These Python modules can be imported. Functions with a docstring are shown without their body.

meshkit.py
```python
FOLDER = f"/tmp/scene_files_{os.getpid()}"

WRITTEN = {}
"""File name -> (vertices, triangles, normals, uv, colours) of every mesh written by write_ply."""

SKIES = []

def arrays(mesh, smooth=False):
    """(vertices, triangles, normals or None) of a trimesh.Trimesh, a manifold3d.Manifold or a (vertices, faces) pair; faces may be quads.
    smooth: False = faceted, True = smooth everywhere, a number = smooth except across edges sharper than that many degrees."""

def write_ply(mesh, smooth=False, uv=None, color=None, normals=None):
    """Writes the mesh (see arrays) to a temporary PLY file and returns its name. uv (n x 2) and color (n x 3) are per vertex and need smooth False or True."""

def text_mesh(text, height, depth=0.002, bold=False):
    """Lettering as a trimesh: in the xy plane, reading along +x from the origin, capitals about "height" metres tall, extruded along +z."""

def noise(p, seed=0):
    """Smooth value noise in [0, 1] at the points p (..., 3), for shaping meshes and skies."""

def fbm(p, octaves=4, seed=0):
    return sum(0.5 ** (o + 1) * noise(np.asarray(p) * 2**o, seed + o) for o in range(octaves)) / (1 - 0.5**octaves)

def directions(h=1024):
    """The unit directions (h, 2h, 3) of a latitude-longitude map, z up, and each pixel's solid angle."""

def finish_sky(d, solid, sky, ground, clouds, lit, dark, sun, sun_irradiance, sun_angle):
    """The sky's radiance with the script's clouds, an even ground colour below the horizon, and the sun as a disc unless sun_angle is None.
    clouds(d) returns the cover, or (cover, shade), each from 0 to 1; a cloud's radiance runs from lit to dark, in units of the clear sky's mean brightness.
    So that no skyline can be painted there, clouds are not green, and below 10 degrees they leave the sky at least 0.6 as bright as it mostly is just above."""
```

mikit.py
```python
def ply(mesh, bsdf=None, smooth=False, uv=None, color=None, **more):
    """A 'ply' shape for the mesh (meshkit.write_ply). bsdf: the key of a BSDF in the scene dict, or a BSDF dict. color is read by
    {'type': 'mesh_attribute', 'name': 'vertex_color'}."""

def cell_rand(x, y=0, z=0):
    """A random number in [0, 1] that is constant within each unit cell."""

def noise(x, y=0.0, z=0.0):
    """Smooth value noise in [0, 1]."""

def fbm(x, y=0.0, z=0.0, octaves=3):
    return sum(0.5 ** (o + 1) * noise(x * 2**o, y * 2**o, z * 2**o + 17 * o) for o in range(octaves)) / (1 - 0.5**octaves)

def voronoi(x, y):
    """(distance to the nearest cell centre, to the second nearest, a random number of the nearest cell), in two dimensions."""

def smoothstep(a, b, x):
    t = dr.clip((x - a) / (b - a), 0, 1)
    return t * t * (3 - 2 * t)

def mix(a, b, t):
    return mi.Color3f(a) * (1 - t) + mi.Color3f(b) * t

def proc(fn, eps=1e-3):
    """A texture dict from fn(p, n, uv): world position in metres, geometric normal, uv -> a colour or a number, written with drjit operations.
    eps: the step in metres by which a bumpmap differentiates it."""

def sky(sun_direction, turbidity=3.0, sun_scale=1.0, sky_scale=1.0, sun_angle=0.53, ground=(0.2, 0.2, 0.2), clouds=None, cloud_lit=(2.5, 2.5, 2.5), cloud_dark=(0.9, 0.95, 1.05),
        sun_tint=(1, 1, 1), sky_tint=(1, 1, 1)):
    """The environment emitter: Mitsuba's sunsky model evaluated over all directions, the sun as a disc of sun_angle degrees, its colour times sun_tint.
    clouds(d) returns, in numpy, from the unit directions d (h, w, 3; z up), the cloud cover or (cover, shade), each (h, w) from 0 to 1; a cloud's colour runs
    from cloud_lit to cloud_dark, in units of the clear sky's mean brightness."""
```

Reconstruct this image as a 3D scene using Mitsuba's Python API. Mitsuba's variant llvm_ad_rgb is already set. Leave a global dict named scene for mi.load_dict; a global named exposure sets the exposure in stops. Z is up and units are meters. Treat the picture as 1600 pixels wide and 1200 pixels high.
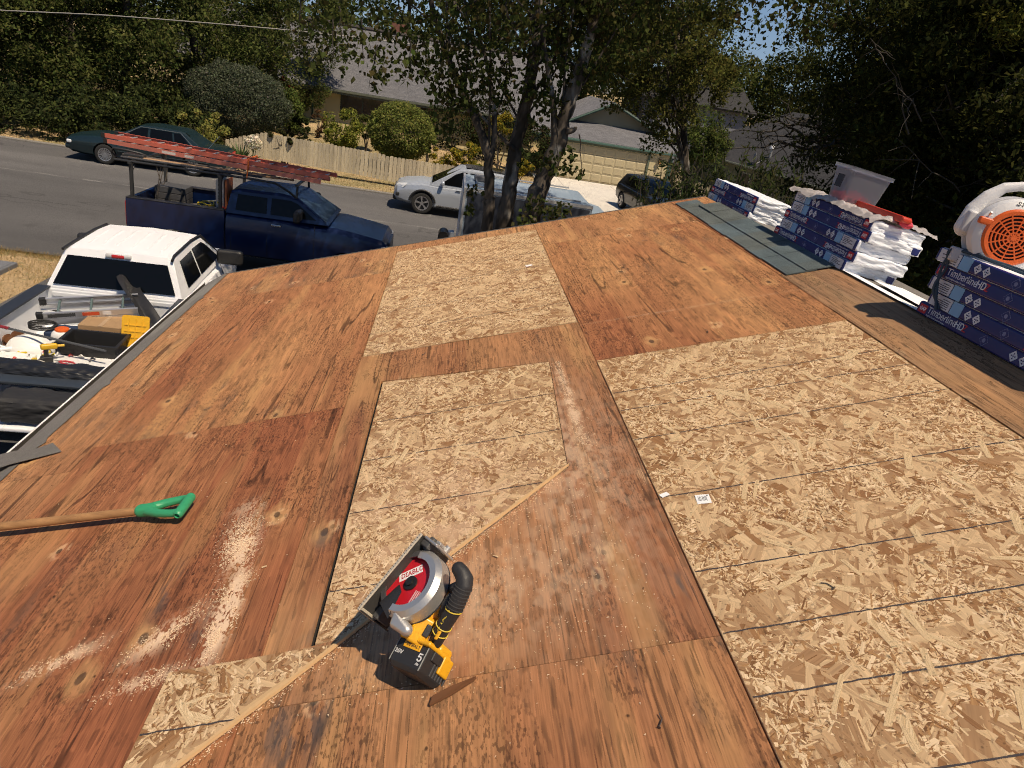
import math, random
import numpy as np, trimesh, manifold3d as m3, shapely.geometry as sg
import drjit as dr, mitsuba as mi
import mikit, meshkit
from mikit import noise, fbm, voronoi, cell_rand, smoothstep, mix

T = mi.ScalarTransform4f
rng = np.random.default_rng(7)
scene, labels = {}, {}

# ------------------------------------------------------------------ camera, sky, exposure
# the roof: x = level direction up the slope, y = along the eave to the street, z up; street level is z = 0
PITCH = math.radians(17.3)
R = np.array([0, 1.0, 0]); S = np.array([math.cos(PITCH), 0, math.sin(PITCH)]); N = np.array([-math.sin(PITCH), 0, math.cos(PITCH)])
PHI, ROLL = math.radians(24.4), math.radians(9.2)
FWD = math.cos(PHI) * R - math.sin(PHI) * N
UPR = math.sin(PHI) * R + math.cos(PHI) * N
UP = math.sin(ROLL) * S + math.cos(ROLL) * UPR
EYE = np.array([0, 0, 5.0])
scene['camera'] = {'type': 'perspective', 'fov': 70.83, 'fov_axis': 'x', 'near_clip': 0.05, 'far_clip': 2000.0,
                   'to_world': T().look_at(origin=EYE.tolist(), target=(EYE + FWD).tolist(), up=UP.tolist())}
scene['sky'] = mikit.sky([0.32, -0.45, 1.0], turbidity=2.4, sky_scale=0.65, sun_tint=(1.0, 0.99, 0.96))
exposure = 1.7

O = EYE - 1.3933 * N                        # point of the roof plane under the eye


def rp(s, r, n=0.0):
    """roof coordinates (up the slope, along the ridge, above the deck) -> world"""
    s, r, n = (np.asarray(v, float)[..., None] for v in (s, r, n))
    return O + s * S + r * R + n * N


# ------------------------------------------------------------------ helpers
used = {}


def key(name, parent=None):
    full = f'{parent}__{name}' if parent else name
    k = used.get(full, 0); used[full] = k + 1
    return full if k == 0 else f'{full}_{k:03d}'


def tag(k, label=None, cat=None, group=None, kind=None):
    d = {a: b for a, b in (('label', label), ('category', cat), ('group', group), ('kind', kind)) if b}
    if d:
        labels[k] = d
    return k


def thing(name, label, cat, group=None):
    return tag(key(name), label, cat, group)


def obj(name, mesh, mat, parent=None, label=None, cat=None, group=None, kind=None, smooth=False, uv=None, color=None, flip=False):
    k = key(name, parent)
    scene[k] = mikit.ply(mesh, mat, smooth=smooth, uv=uv, color=color)
    tag(k, label, cat, group, kind)
    return k


mats = {}


def M(r, g, b, rough=0.5, metal=0.0, coat=0.0, spec=0.5):
    """a plain principled material, one scene entry per distinct look"""
    t = (r, g, b, rough, metal, coat, spec)
    if t not in mats:
        k = f'mat_{len(mats)}'
        mats[t] = k
        scene[k] = {'type': 'twosided', 'bsdf': {'type': 'principled', 'base_color': {'type': 'rgb', 'value': [r, g, b]}, 'roughness': rough,
                    'metallic': metal, 'clearcoat': coat, 'clearcoat_gloss': 0.95, 'specular': spec}}
    return mats[t]


def PM(name, fn, rough=0.8, bump=None, eps=1e-3, spec=0.3, bscale=1.0, **kw):
    """a principled material with a procedural base colour and relief in metres"""
    b = {'type': 'principled', 'base_color': mikit.proc(fn), 'roughness': rough, 'specular': spec, **kw}
    if bump is not None:
        b = {'type': 'bumpmap', 'arbitrary': mikit.proc(bump, eps=eps), 'scale': bscale, 'bsdf': b}
    scene[name] = {'type': 'twosided', 'bsdf': b}
    return name


def VC(name, rough=0.7, thin=None, spec=0.3):
    c = {'type': 'mesh_attribute', 'name': 'vertex_color'}
    if thin is not None:
        scene[name] = {'type': 'principledthin', 'base_color': c, 'roughness': rough, 'diff_trans': thin, 'spec_trans': 0.0, 'eta': 1.4}
    else:
        scene[name] = {'type': 'twosided', 'bsdf': {'type': 'principled', 'base_color': c, 'roughness': rough, 'specular': spec}}
    return name


def cat(*ms):
    ms = [m for x in ms for m in (x if isinstance(x, list) else [x])]
    return trimesh.util.concatenate(ms)


def tm(man):
    m = man.to_mesh()
    return trimesh.Trimesh(m.vert_properties[:, :3], m.tri_verts, process=False)


def man(t):
    return m3.Manifold(m3.Mesh(np.asarray(t.vertices, np.float32), np.asarray(t.faces, np.uint32)))


def box(x0, x1, y0, y1, z0, z1):
    return trimesh.creation.box(bounds=[[min(x0, x1), min(y0, y1), min(z0, z1)], [max(x0, x1), max(y0, y1), max(z0, z1)]])


def rbox(x0, x1, y0, y1, z0, z1, r=0.01, seg=8):
    """box with rounded edges"""
    r = min(r, abs(x1 - x0) / 2.01, abs(y1 - y0) / 2.01, abs(z1 - z0) / 2.01)
    s = m3.Manifold.sphere(r, seg)
    return tm(m3.Manifold.batch_hull([s.translate([x, y, z]) for x in (x0 + r, x1 - r) for y in (y0 + r, y1 - r) for z in (z0 + r, z1 - r)]))


def hull(pts):
    return tm(m3.Manifold.hull_points(np.asarray(pts, float)))


def frame(a, b, c, o):
    m = np.eye(4); m[:3, 0], m[:3, 1], m[:3, 2], m[:3, 3] = a, b, c, o
    return m


def moved(mesh, m):
    mesh = mesh.copy(); mesh.apply_transform(m); return mesh


def rotz(deg, o=(0, 0, 0)):
    c, s = math.cos(math.radians(deg)), math.sin(math.radians(deg))
    return frame([c, s, 0], [-s, c, 0], [0, 0, 1], o)


def tube(pts, rad, sides=8, caps=True):
    p = np.asarray(pts, float); rad = np.broadcast_to(np.asarray(rad, float), (len(p),))
    t = np.gradient(p, axis=0); t /= np.linalg.norm(t, axis=1, keepdims=True) + 1e-12
    a = np.cross(t[0], [0, 0, 1.0] if abs(t[0][2]) < 0.9 else [1.0, 0, 0]); a /= np.linalg.norm(a)
    ang = np.arange(sides) * 2 * math.pi / sides
    v = []
    for i in range(len(p)):
        a = a - t[i] * (a @ t[i]); a /= np.linalg.norm(a) + 1e-12
        b = np.cross(t[i], a)
        v.append(p[i] + rad[i] * (np.cos(ang)[:, None] * a + np.sin(ang)[:, None] * b))
    v = np.vstack(v); f = []
    for i in range(len(p) - 1):
        for j in range(sides):
            q, w = i * sides + j, i * sides + (j + 1) % sides
            f += [[q, w, w + sides], [q, w + sides, q + sides]]
    if caps:
        n = len(v); v = np.vstack([v, p[:1], p[-1:]])
        for j in range(sides):
            f += [[n, (j + 1) % sides, j], [n + 1, n - sides + j, n - sides + (j + 1) % sides]]
    return trimesh.Trimesh(v, f, process=False)


def bar(a, b, r=0.01, sides=8):
    return tube([a, b], r, sides)


def loft(rings, caps=True):
    rings = [np.asarray(r, float) for r in rings]; n = len(rings[0]); v = np.vstack(rings); f = []
    for i in range(len(rings) - 1):
        for j in range(n):
            q, w = i * n + j, i * n + (j + 1) % n
            f += [[q, w, w + n], [q, w + n, q + n]]
    if caps:
        k = len(v); v = np.vstack([v, rings[0].mean(0)[None], rings[-1].mean(0)[None]])
        for j in range(n):
            f += [[k, (j + 1) % n, j], [k + 1, k - n + j, k - n + (j + 1) % n]]
    t = trimesh.Trimesh(v, f, process=False)
    if t.volume < 0:
        t.invert()
    return t


def prism(poly, z0, z1):
    """a polygon [(x, y)...] pulled up from z0 to z1"""
    t = trimesh.creation.extrude_polygon(sg.Polygon(poly).buffer(0), z1 - z0, engine='earcut'); t.apply_translation([0, 0, z0]); return t


def yprism(poly, y0, y1):
    """a polygon [(x, z)...] pulled along y"""
    t = prism(poly, 0, y1 - y0)
    v = t.vertices.copy(); t.vertices = np.stack([v[:, 0], y1 - v[:, 2], v[:, 1]], 1)
    return t


def lathe(profile, sections=24):
    """(radius, height) profile turned about z"""
    return trimesh.creation.revolve(np.asarray(profile, float), sections=sections)


def grid(nu, nv):
    i, j = np.meshgrid(np.arange(nu - 1), np.arange(nv - 1), indexing='ij')
    a = i * nv + j
    return np.stack([a, a + nv, a + nv + 1, a + 1], -1).reshape(-1, 4)


def smooth_cut(mesh, deg=35):
    return trimesh.graph.smooth_shade(mesh, angle=math.radians(deg), facet_minarea=None)

# ------------------------------------------------------------------ weathered plywood and strand board
# uv of a sheet = roof coordinates (s, r); a multiple of 100 on u tells the sheets apart
TONE = mi.Float([0.25, 0.32, 0.78, 0.50, 0.32, 0.30, 0.30, 0.50, 0.60, 0.20, 0.3, 0.3])      # how red-brown a sheet has weathered
GREY = mi.Float([0.10, 0.05, 0.0, 0.0, 0.15, 0.10, 0.12, 0.0, 0.0, 0.75, 0.1, 0.1])        # how grey


def ply_field(uv):
    sid = dr.floor((uv.x + 50) / 100)
    s, r = uv.x - 100 * sid, uv.y
    i = mi.UInt32(dr.clip(sid, 0, 11))
    s2 = s + 0.02 * (fbm(s * 3 + sid * 7, r * 1.6, sid) - 0.5)
    # cathedral figure: level lines of a stretched field, bent round the knots
    kd, k2, kr = voronoi(s * 2.1 + sid * 3.3, r * 1.25 + sid * 1.7)
    knot = dr.select(kr > 0.62, kd, mi.Float(1.0))
    warp = dr.exp(-knot * knot * 60) * 0.9
    h = fbm(s2 * 1.7 + sid * 5, r * 0.5, sid, 2) * 9 + s2 * 7 + warp * 3.5
    ring = 0.5 + 0.5 * dr.sin(h * 11 + 2.0 * noise(s * 30, r * 3))
    streak = fbm(s2 * 75 + sid * 11, r * 2.6, sid, 3)
    fine = noise(s2 * 420, r * 9, sid)
    return sid, i, s, r, knot, ring, streak, fine


def patch(s, r, cs, cr, ws, wr, ang):
    c, d = math.cos(ang), math.sin(ang)
    a, b = (s - cs) * c + (r - cr) * d, -(s - cs) * d + (r - cr) * c
    return dr.exp(-(a * a) / (ws * ws) - (b * b) / (wr * wr))


def dust(s, r):
    """where sawdust has settled: along the cut and in the two drifts by the shovel"""
    a = 1.1 * patch(s, r, -0.965, 1.76, 0.032, 0.17, 0.0) + patch(s, r, -1.02, 2.12, 0.045, 0.12, 0.12) + 0.55 * patch(s, r, -1.13, 1.70, 0.10, 0.040, 0.9)
    a += 0.42 * patch(s, r, -1.42, 1.66, 0.10, 0.03, 0.5) + 0.35 * patch(s, r, -1.12, 1.52, 0.09, 0.03, 0.3) + 0.22 * patch(s, r, -1.05, 2.35, 0.07, 0.05, 0.2)
    n = 0.55 * fbm(s * 26, r * 13, 3.0, 4) + 0.45 * fbm(s * 210, r * 110, 1.0, 2)
    return dr.clip(a * 2.3, 0, 1.3) * smoothstep(0.47, 0.60, n + 0.16 * a)


def kdist(s, r, sid):
    d, _, k = voronoi(s * 3.4 + sid * 1.9, r * 2.3 + sid * 4.1)
    return dr.select(k > 0.74, d, mi.Float(1.0))


def ply_color(p, n, uv):
    sid, i, s, r, knot, ring, streak, fine = ply_field(uv)
    tone, grey = dr.gather(mi.Float, TONE, i), dr.gather(mi.Float, GREY, i)
    big = fbm(s * 1.5 + sid * 3, r * 0.8, sid + 4, 3)
    # the veneer was laid in strips of slightly different wood
    strip = cell_rand(dr.floor(s / 0.17 + 0.25 * noise(s * 2, r * 0.4, sid) + sid * 3.7), sid, 2)
    red = dr.clip(tone + (big - 0.5) * 1.3 + (strip - 0.5) * 0.36, 0, 1)
    tan, rust = mi.Color3f(0.415, 0.210, 0.092), mi.Color3f(0.255, 0.092, 0.043)
    c = tan * (1 - red) + rust * red
    mid = fbm(s * 34 + sid, r * 9, sid + 8, 3)
    fib = fbm(s * 150 + 3 * ring, r * 5.5, sid + 15, 2)
    pore = smoothstep(0.62, 0.74, noise(s * 125, r * 17, sid + 16)) * smoothstep(0.35, 0.6, mid)
    c = c * (0.52 + 0.22 * streak + 0.12 * ring + 0.22 * mid + 0.38 * fib) * (0.80 + 0.40 * fine) * (1 - 0.36 * pore)
    kd = kdist(s, r, sid) * (0.55 + 0.9 * fbm(s * 45, r * 28, sid, 2))
    res = smoothstep(0.14, 0.07, kd) * smoothstep(0.25, 0.6, noise(s * 90, r * 30, sid))
    core = smoothstep(0.040, 0.026, kd)
    c = c * (1 - 0.60 * res) + mi.Color3f(0.62, 0.40, 0.23) * 0.60 * res
    c = c * (1 - 0.75 * core)
    pale = smoothstep(0.58, 0.80, fbm(s * 9, r * 0.9, sid + 9, 3)) * (1 - 0.7 * tone)
    c = c * (1 - 0.5 * pale) + mi.Color3f(0.54, 0.31, 0.13) * (0.5 * pale)
    g = dr.clip(grey * (0.3 + 1.3 * fbm(s * 5, r * 1.5, sid + 2)), 0, 1)
    c = c * (1 - g) + mi.Color3f(0.19, 0.135, 0.085) * g * (0.5 + 1.0 * streak)
    # long dark lines and short dark checks along the grain, mildew specks, smears
    line = smoothstep(0.014, 0.004, dr.abs(fbm(s * 15 + sid * 2.3, r * 0.55, sid + 40, 2) - 0.5)) * smoothstep(0.42, 0.58, noise(s * 5, r * 1.8, sid + 41))
    line = dr.maximum(line, smoothstep(0.020, 0.006, dr.abs(noise(s * 21 + sid * 1.3, r * 0.35, sid + 50) - 0.5)) * smoothstep(0.5, 0.62, noise(s * 7, r * 2.3, sid + 51)))
    chk = smoothstep(0.56, 0.76, fbm(s * 230 + sid * 3, r * 11.0, sid + 6, 2)) * smoothstep(0.38, 0.62, fbm(s * 5, r * 2.6, sid + 1, 3))
    spk = smoothstep(0.55, 0.72, fbm(s * 240, r * 75, sid + 3, 2)) * smoothstep(0.42, 0.62, fbm(s * 6.3, r * 3.0, sid + 12, 4))
    mil = smoothstep(0.54, 0.80, fbm(s * 22, r * 5.2, sid + 21, 5)) * smoothstep(0.52, 0.70, fbm(s * 1.7, r * 1.1, sid + 31))
    c = c * (1 - 0.60 * line) * (1 - 0.42 * chk) * (1 - 0.52 * spk)
    c = c * (1 - 0.40 * mil) + mi.Color3f(0.06, 0.055, 0.05) * 0.40 * mil
    kw = knot * (0.75 + 0.6 * noise(s * 60, r * 25, sid))
    eye = smoothstep(0.034, 0.022, kw)
    halo = smoothstep(0.12, 0.04, kw) * (0.4 + 0.6 * noise(s * 40, r * 30, sid))
    c = c * (1 - 0.6 * halo) + mi.Color3f(0.58, 0.34, 0.15) * 0.6 * halo
    c = c * (1 - 0.78 * eye) + mi.Color3f(0.05, 0.032, 0.022) * 0.78 * eye * (0.5 + noise(s * 90, r * 60))
    q = r / 0.4064 + 0.13
    row = dr.abs(q - dr.round(q)) * 0.4064
    w = s / 0.155 + 0.4 * cell_rand(dr.round(q), 5)
    nail = smoothstep(0.009, 0.004, dr.sqrt(dr.square((w - dr.round(w)) * 0.155) + dr.square(row) * 0.5) + 0.007 * noise(s * 160, r * 90)) * (cell_rand(dr.round(w), dr.round(q), 3) > 0.45)
    c = c * (1 - 0.8 * nail)
    st = 0.0
    for cs, cr, ws, wr in ((-.70, 1.28, .035, .11), (-.60, 1.27, .03, .10), (-.66, 1.22, .02, .07), (-.72, 2.06, .03, .06), (-.66, 1.60, .02, .05), (-1.02, 1.70, .03, .07), (.37, 1.56, .03, .07), (.15, 1.66, .015, .06), (-1.2, 1.9, .03, .12)):
        st = st + patch(s, r, cs, cr, ws, wr, 0.0)
    st = dr.clip(st, 0, 1) * smoothstep(0.34, 0.62, fbm(s * 70, r * 14, sid + 61, 3))
    c = c * (1 - 0.68 * st) + mi.Color3f(0.055, 0.055, 0.058) * 0.68 * st
    d = dust(s, r)
    veil = dr.clip(0.5 * patch(s, r, 0.15, 2.35, 0.22, 0.65, 0.05) + 0.45 * patch(s, r, -0.25, 1.62, 0.35, 0.22, 0.3) + 0.8 * patch(s, r, 0.235, 2.85, 0.020, 0.32, 0.02) + 0.25 * patch(s, r, 1.0, 3.70, 0.6, 0.012, 0.0), 0, 1)
    d = dr.clip(0.85 * d + veil * (0.25 + 0.7 * smoothstep(0.3, 0.7, fbm(s * 40, r * 24, 5.0, 3))), 0, 1)
    return mi.Color3f(c * (1 - d) + mi.Color3f(0.66, 0.48, 0.33) * d)


def s2_(s):
    return s


def ply_bump(p, n, uv):
    sid, i, s, r, knot, ring, streak, fine = ply_field(uv)
    chk = smoothstep(0.70, 0.86, fbm(s * 130 + sid * 3, r * 3.6, sid + 6, 2))
    return 0.0009 * streak + 0.0005 * fine + 0.0003 * ring - 0.0008 * chk


PM('plywood', ply_color, 0.72, ply_bump, eps=1.2e-3, spec=0.25)


def strand_color(p, n, uv):
    """u runs along a strand in metres, v = strand number + place across; numbers above 1e5 are fines, above 2e5 pale chips"""
    k = dr.floor(uv.y)
    a, b, c3 = cell_rand(k, 1), cell_rand(k, 2), cell_rand(k, 3)
    g = fbm((uv.y - k) * 9 + a * 50, uv.x * 9 + b * 30, a * 37, 3)
    f = noise((uv.y - k) * 24 + b * 50, uv.x * 26, a * 11)
    fines, chip = k > 1e5, k > 2e5
    c = mix([0.55, 0.39, 0.225], [0.31, 0.180, 0.090], smoothstep(0.10, 0.95, a))
    c = dr.select(b > 0.90, mi.Color3f(0.23, 0.115, 0.050) * (1 - 0.4 * a) + mi.Color3f(0.34, 0.185, 0.08) * 0.4 * a, c)
    pale = mix([0.70, 0.54, 0.35], [0.52, 0.365, 0.205], a)
    c = dr.select(fines & (b < 0.52), pale, dr.select(fines, mix([0.38, 0.21, 0.09], [0.16, 0.075, 0.03], a), c))
    c = dr.select(chip, mix([0.72, 0.56, 0.35], [0.50, 0.35, 0.19], a), c)
    spk = smoothstep(0.62, 0.80, fbm(p.x * 140, p.y * 140, p.z * 140, 2)) * smoothstep(.4, .6, noise(p.x * 14, p.y * 14, p.z * 14))
    c = c * (0.62 + 0.52 * g + 0.26 * f) * (1 - 0.5 * spk)
    q = p - mi.Point3f(*O.tolist())
    s, r = q.x * S[0] + q.z * S[2], q.y
    v = dr.clip(0.8 * patch(s, r, -0.25, 1.95, 0.42, 0.55, 0.2), 0, 1) * (0.1 + 0.8 * smoothstep(0.35, 0.7, fbm(s * 22, r * 15, 2.0, 4)))
    ed = smoothstep(0.36, 0.455, dr.abs(uv.y - k - 0.5)) * (0.5 + 0.5 * noise(uv.x * 40, k * 0.37))
    c = c * (1 - 0.45 * ed)
    return mi.Color3f(c * (1 - 0.65 * v) + mi.Color3f(0.60, 0.40, 0.27) * 0.65 * v)


PM('strand', strand_color, 0.6, spec=0.3)

# ------------------------------------------------------------------ the house we stand on
house = thing('house', 'stripped house roof decked with old brown plywood and pale strand board', 'house')
TH = 0.012


def sheet_mesh(poly, sid, hole=None, n0=0.0, cup=0.0016, step=0.09):
    """a board of the deck from a polygon in roof coordinates: a slightly cupped top, thick edges"""
    pg = sg.Polygon(poly, [hole] if hole is not None else None)
    x0, y0, x1, y1 = pg.bounds
    v, f = [], []
    gx, gy = np.arange(x0, x1 + step, step), np.arange(y0, y1 + step, step)
    for a in range(len(gx) - 1):
        for b in range(len(gy) - 1):
            c = sg.box(gx[a], gy[b], gx[a + 1], gy[b + 1]).intersection(pg)
            for g in getattr(c, 'geoms', [c]):
                if g.geom_type != 'Polygon' or g.area < 1e-7:
                    continue
                if abs(g.area - (gx[a + 1] - gx[a]) * (gy[b + 1] - gy[b])) < 1e-9:
                    q = np.array([[gx[a], gy[b]], [gx[a + 1], gy[b]], [gx[a + 1], gy[b + 1]], [gx[a], gy[b + 1]]]); t = np.array([[0, 1, 2], [0, 2, 3]])
                else:
                    q, t = trimesh.creation.triangulate_polygon(g, engine='earcut')
                    e = np.cross(q[t[:, 1]] - q[t[:, 0]], q[t[:, 2]] - q[t[:, 0]]); t[e < 0] = t[e < 0][:, ::-1]
                f.append(t + len(v)); v.extend(q.tolist())
    v = np.array(v); f = np.vstack(f)
    h = n0 + cup * (2 * meshkit.fbm(np.c_[v * 1.6, np.full(len(v), sid * 3.1)], 3, sid) - 1)
    top = rp(v[:, 0], v[:, 1], h); uv = np.c_[v[:, 0] + 100 * sid, v[:, 1]]
    V, F, U = [top], [f], [uv]; n = len(top)
    for ring in [pg.exterior, *pg.interiors]:
        q = np.array(ring.segmentize(step).coords)[:-1]
        if (ring is pg.exterior) != ring.is_ccw:
            q = q[::-1]
        hh = n0 + cup * (2 * meshkit.fbm(np.c_[q * 1.6, np.full(len(q), sid * 3.1)], 3, sid) - 1)
        m = len(q)
        V += [rp(q[:, 0], q[:, 1], hh), rp(q[:, 0], q[:, 1], hh - TH)]; U += [np.c_[q[:, 0] + 100 * sid, q[:, 1]]] * 2
        i = np.arange(m); j = (i + 1) % m
        F += [np.c_[i, i + m, j + m] + n, np.c_[i, j + m, j] + n]; n += 2 * m
    return trimesh.Trimesh(np.vstack(V), np.vstack(F), process=False), np.vstack(U)


def ply(poly, sid, label=None, hole=None, n0=0.0, cup=0.0016):
    m, uv = sheet_mesh(poly, sid, hole, n0, cup)
    return obj('plywood_sheet', m, 'plywood', house, label, uv=uv)


def rect(s0, s1, r0, r1, g=0.0011):
    return [(s0 + g, r0 + g), (s1 - g, r0 + g), (s1 - g, r1 - g), (s0 + g, r1 - g)]


RAKE, EAVE, RIDGE = 6.39, -2.36, 1.965
# cut line of the saw, and the two strand board repairs it crosses
CUT = lambda r: 0.155 + (r - 2.26) * (0.155 + 0.90) / (2.26 - 1.225)
ply(rect(EAVE, -2.01, -1.2, 2.9), 0); ply(rect(EAVE, -2.01, 2.9, RAKE), 5)
ply(rect(-2.01, -0.80, 5.53, RAKE), 4); ply(rect(-2.01, -0.80, 3.12, 5.53), 3)
ply(rect(-2.01, -0.80, 0.68, 3.12), 2, 'reddest plywood sheet of the roof with sawdust on it',)
ply(rect(-2.01, -0.80, -1.2, 0.68), 1)
ply([(-.798, 6.16), (.415, 6.16), (.415, 6.388), (-.798, 6.388)], 4)
hole2 = [(-.652, 3.36), (.1995, 3.268), (.1545, 2.262), (CUT(1.57), 1.57), (-.67, 1.552)]
ply(rect(-.80, .417, 1.357, 3.75), 6, hole=hole2)
ply(rect(-.80, .417, -1.2, 1.357), 1)
ply(rect(.417, 1.645, 5.585, RAKE), 5); ply(rect(.417, 1.645, 3.185, 5.585), 7, cup=0.003)
ply(rect(1.645, RIDGE, -1.2, 4.0, .004), 9, 'dark weathered plywood strip beside the shingle bundles', cup=0.003)
ply(rect(1.645, RIDGE, 4.0, RAKE, .004), 8)

# ---- strand board: a base with thousands of thin strands pressed on it
LINES = {}


def strands(poly, seed, area_n, n0, ang0=math.pi / 2):
    """strands as thin flat chips lying one over the other, clipped to the sheet: broad ones, then clusters of fines on top"""
    import shapely
    g = np.random.default_rng(seed); pg = sg.Polygon(poly); x0, y0, x1, y1 = pg.bounds; inn = pg.buffer(-0.001)
    nb, nf = int(pg.area * area_n), int(pg.area * area_n * 4.6)
    c = np.c_[g.uniform(x0, x1, nb), g.uniform(y0, y1, nb)]
    L = np.clip(g.lognormal(math.log(.092), .48, nb), .03, .24); W = np.clip(g.lognormal(math.log(.020), .55, nb), .006, .062)
    a = ang0 + g.normal(0, .75, nb); a = np.where(g.random(nb) < .25, g.uniform(0, math.pi, nb), a)
    cf = np.c_[g.uniform(x0, x1, nf), g.uniform(y0, y1, nf)]
    keep = meshkit.fbm(np.c_[cf * 11, np.full(nf, seed)], 3) + .35 * (meshkit.noise(np.c_[cf * 45, np.full(nf, seed)]) - .5) > .495
    cf = cf[keep]; nf = len(cf)
    Lf, Wf = np.clip(g.lognormal(math.log(.018), .6, nf), .005, .07), np.clip(g.lognormal(math.log(.0040), .55, nf), .0013, .013)
    af = ang0 + g.normal(0, 1.0, nf)
    c, L, W, a = np.vstack([c, cf]), np.r_[L, Lf], np.r_[W, Wf], np.r_[a, af]; n = nb + nf
    ident = np.r_[np.arange(nb) + seed * 4000, 100001 + seed * 6000 + np.arange(nf)] + .5
    lev = np.r_[np.sort(g.random(nb)) * .0011, .0009 + .0008 * g.random(nf)]
    e = np.c_[np.cos(a), np.sin(a)]; w = np.c_[-e[:, 1], e[:, 0]]
    k = g.uniform(-.35, .35, (n, 4)); t = g.uniform(.6, 1.2, (n, 4))
    quad = np.stack([c + e * (L * .5 * (sx + k[:, j] * .3))[:, None] + w * (sy * W * .5 * t[:, j])[:, None] for j, (sx, sy) in enumerate(((-1, -1), (1, -1), (1, 1), (-1, 1)))], 1)
    inside = shapely.contains_xy(inn, quad[..., 0].ravel(), quad[..., 1].ravel()).reshape(n, 4).all(1)
    V2, F2, U2 = [], [], []; at = 0
    tilt = g.normal(0, .00030, (n, 2))
    for i in range(n):
        q = quad[i]
        if not inside[i]:
            if i >= nb: continue
            ps = sg.Polygon(q)
            if not ps.is_valid: continue
            ps = ps.intersection(inn)
            if ps.is_empty or ps.geom_type != 'Polygon' or ps.area < 4e-6: continue
            q = np.array(ps.exterior.coords)[:-1]
        d = q - c[i]; m = len(q); du, dw = d @ e[i], d @ w[i]
        V2.append(np.c_[q, n0 + .0002 + lev[i] + tilt[i, 0] * du / L[i] + (tilt[i, 1] * dw / W[i])])
        U2.append(np.c_[du, ident[i] + .46 * np.clip(dw / (W[i] * .6), -1, 1)])
        F2 += [[at, at + b, at + b + 1] for b in range(1, m - 1)]; at += m
    v = np.vstack(V2); f = np.array(F2)
    q = v[f]; flip = np.cross(q[:, 1, :2] - q[:, 0, :2], q[:, 2, :2] - q[:, 0, :2]) < 0
    f[flip] = f[flip][:, ::-1]
    return trimesh.Trimesh(rp(v[:, 0], v[:, 1], v[:, 2]), f, process=False), np.vstack(U2)


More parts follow.
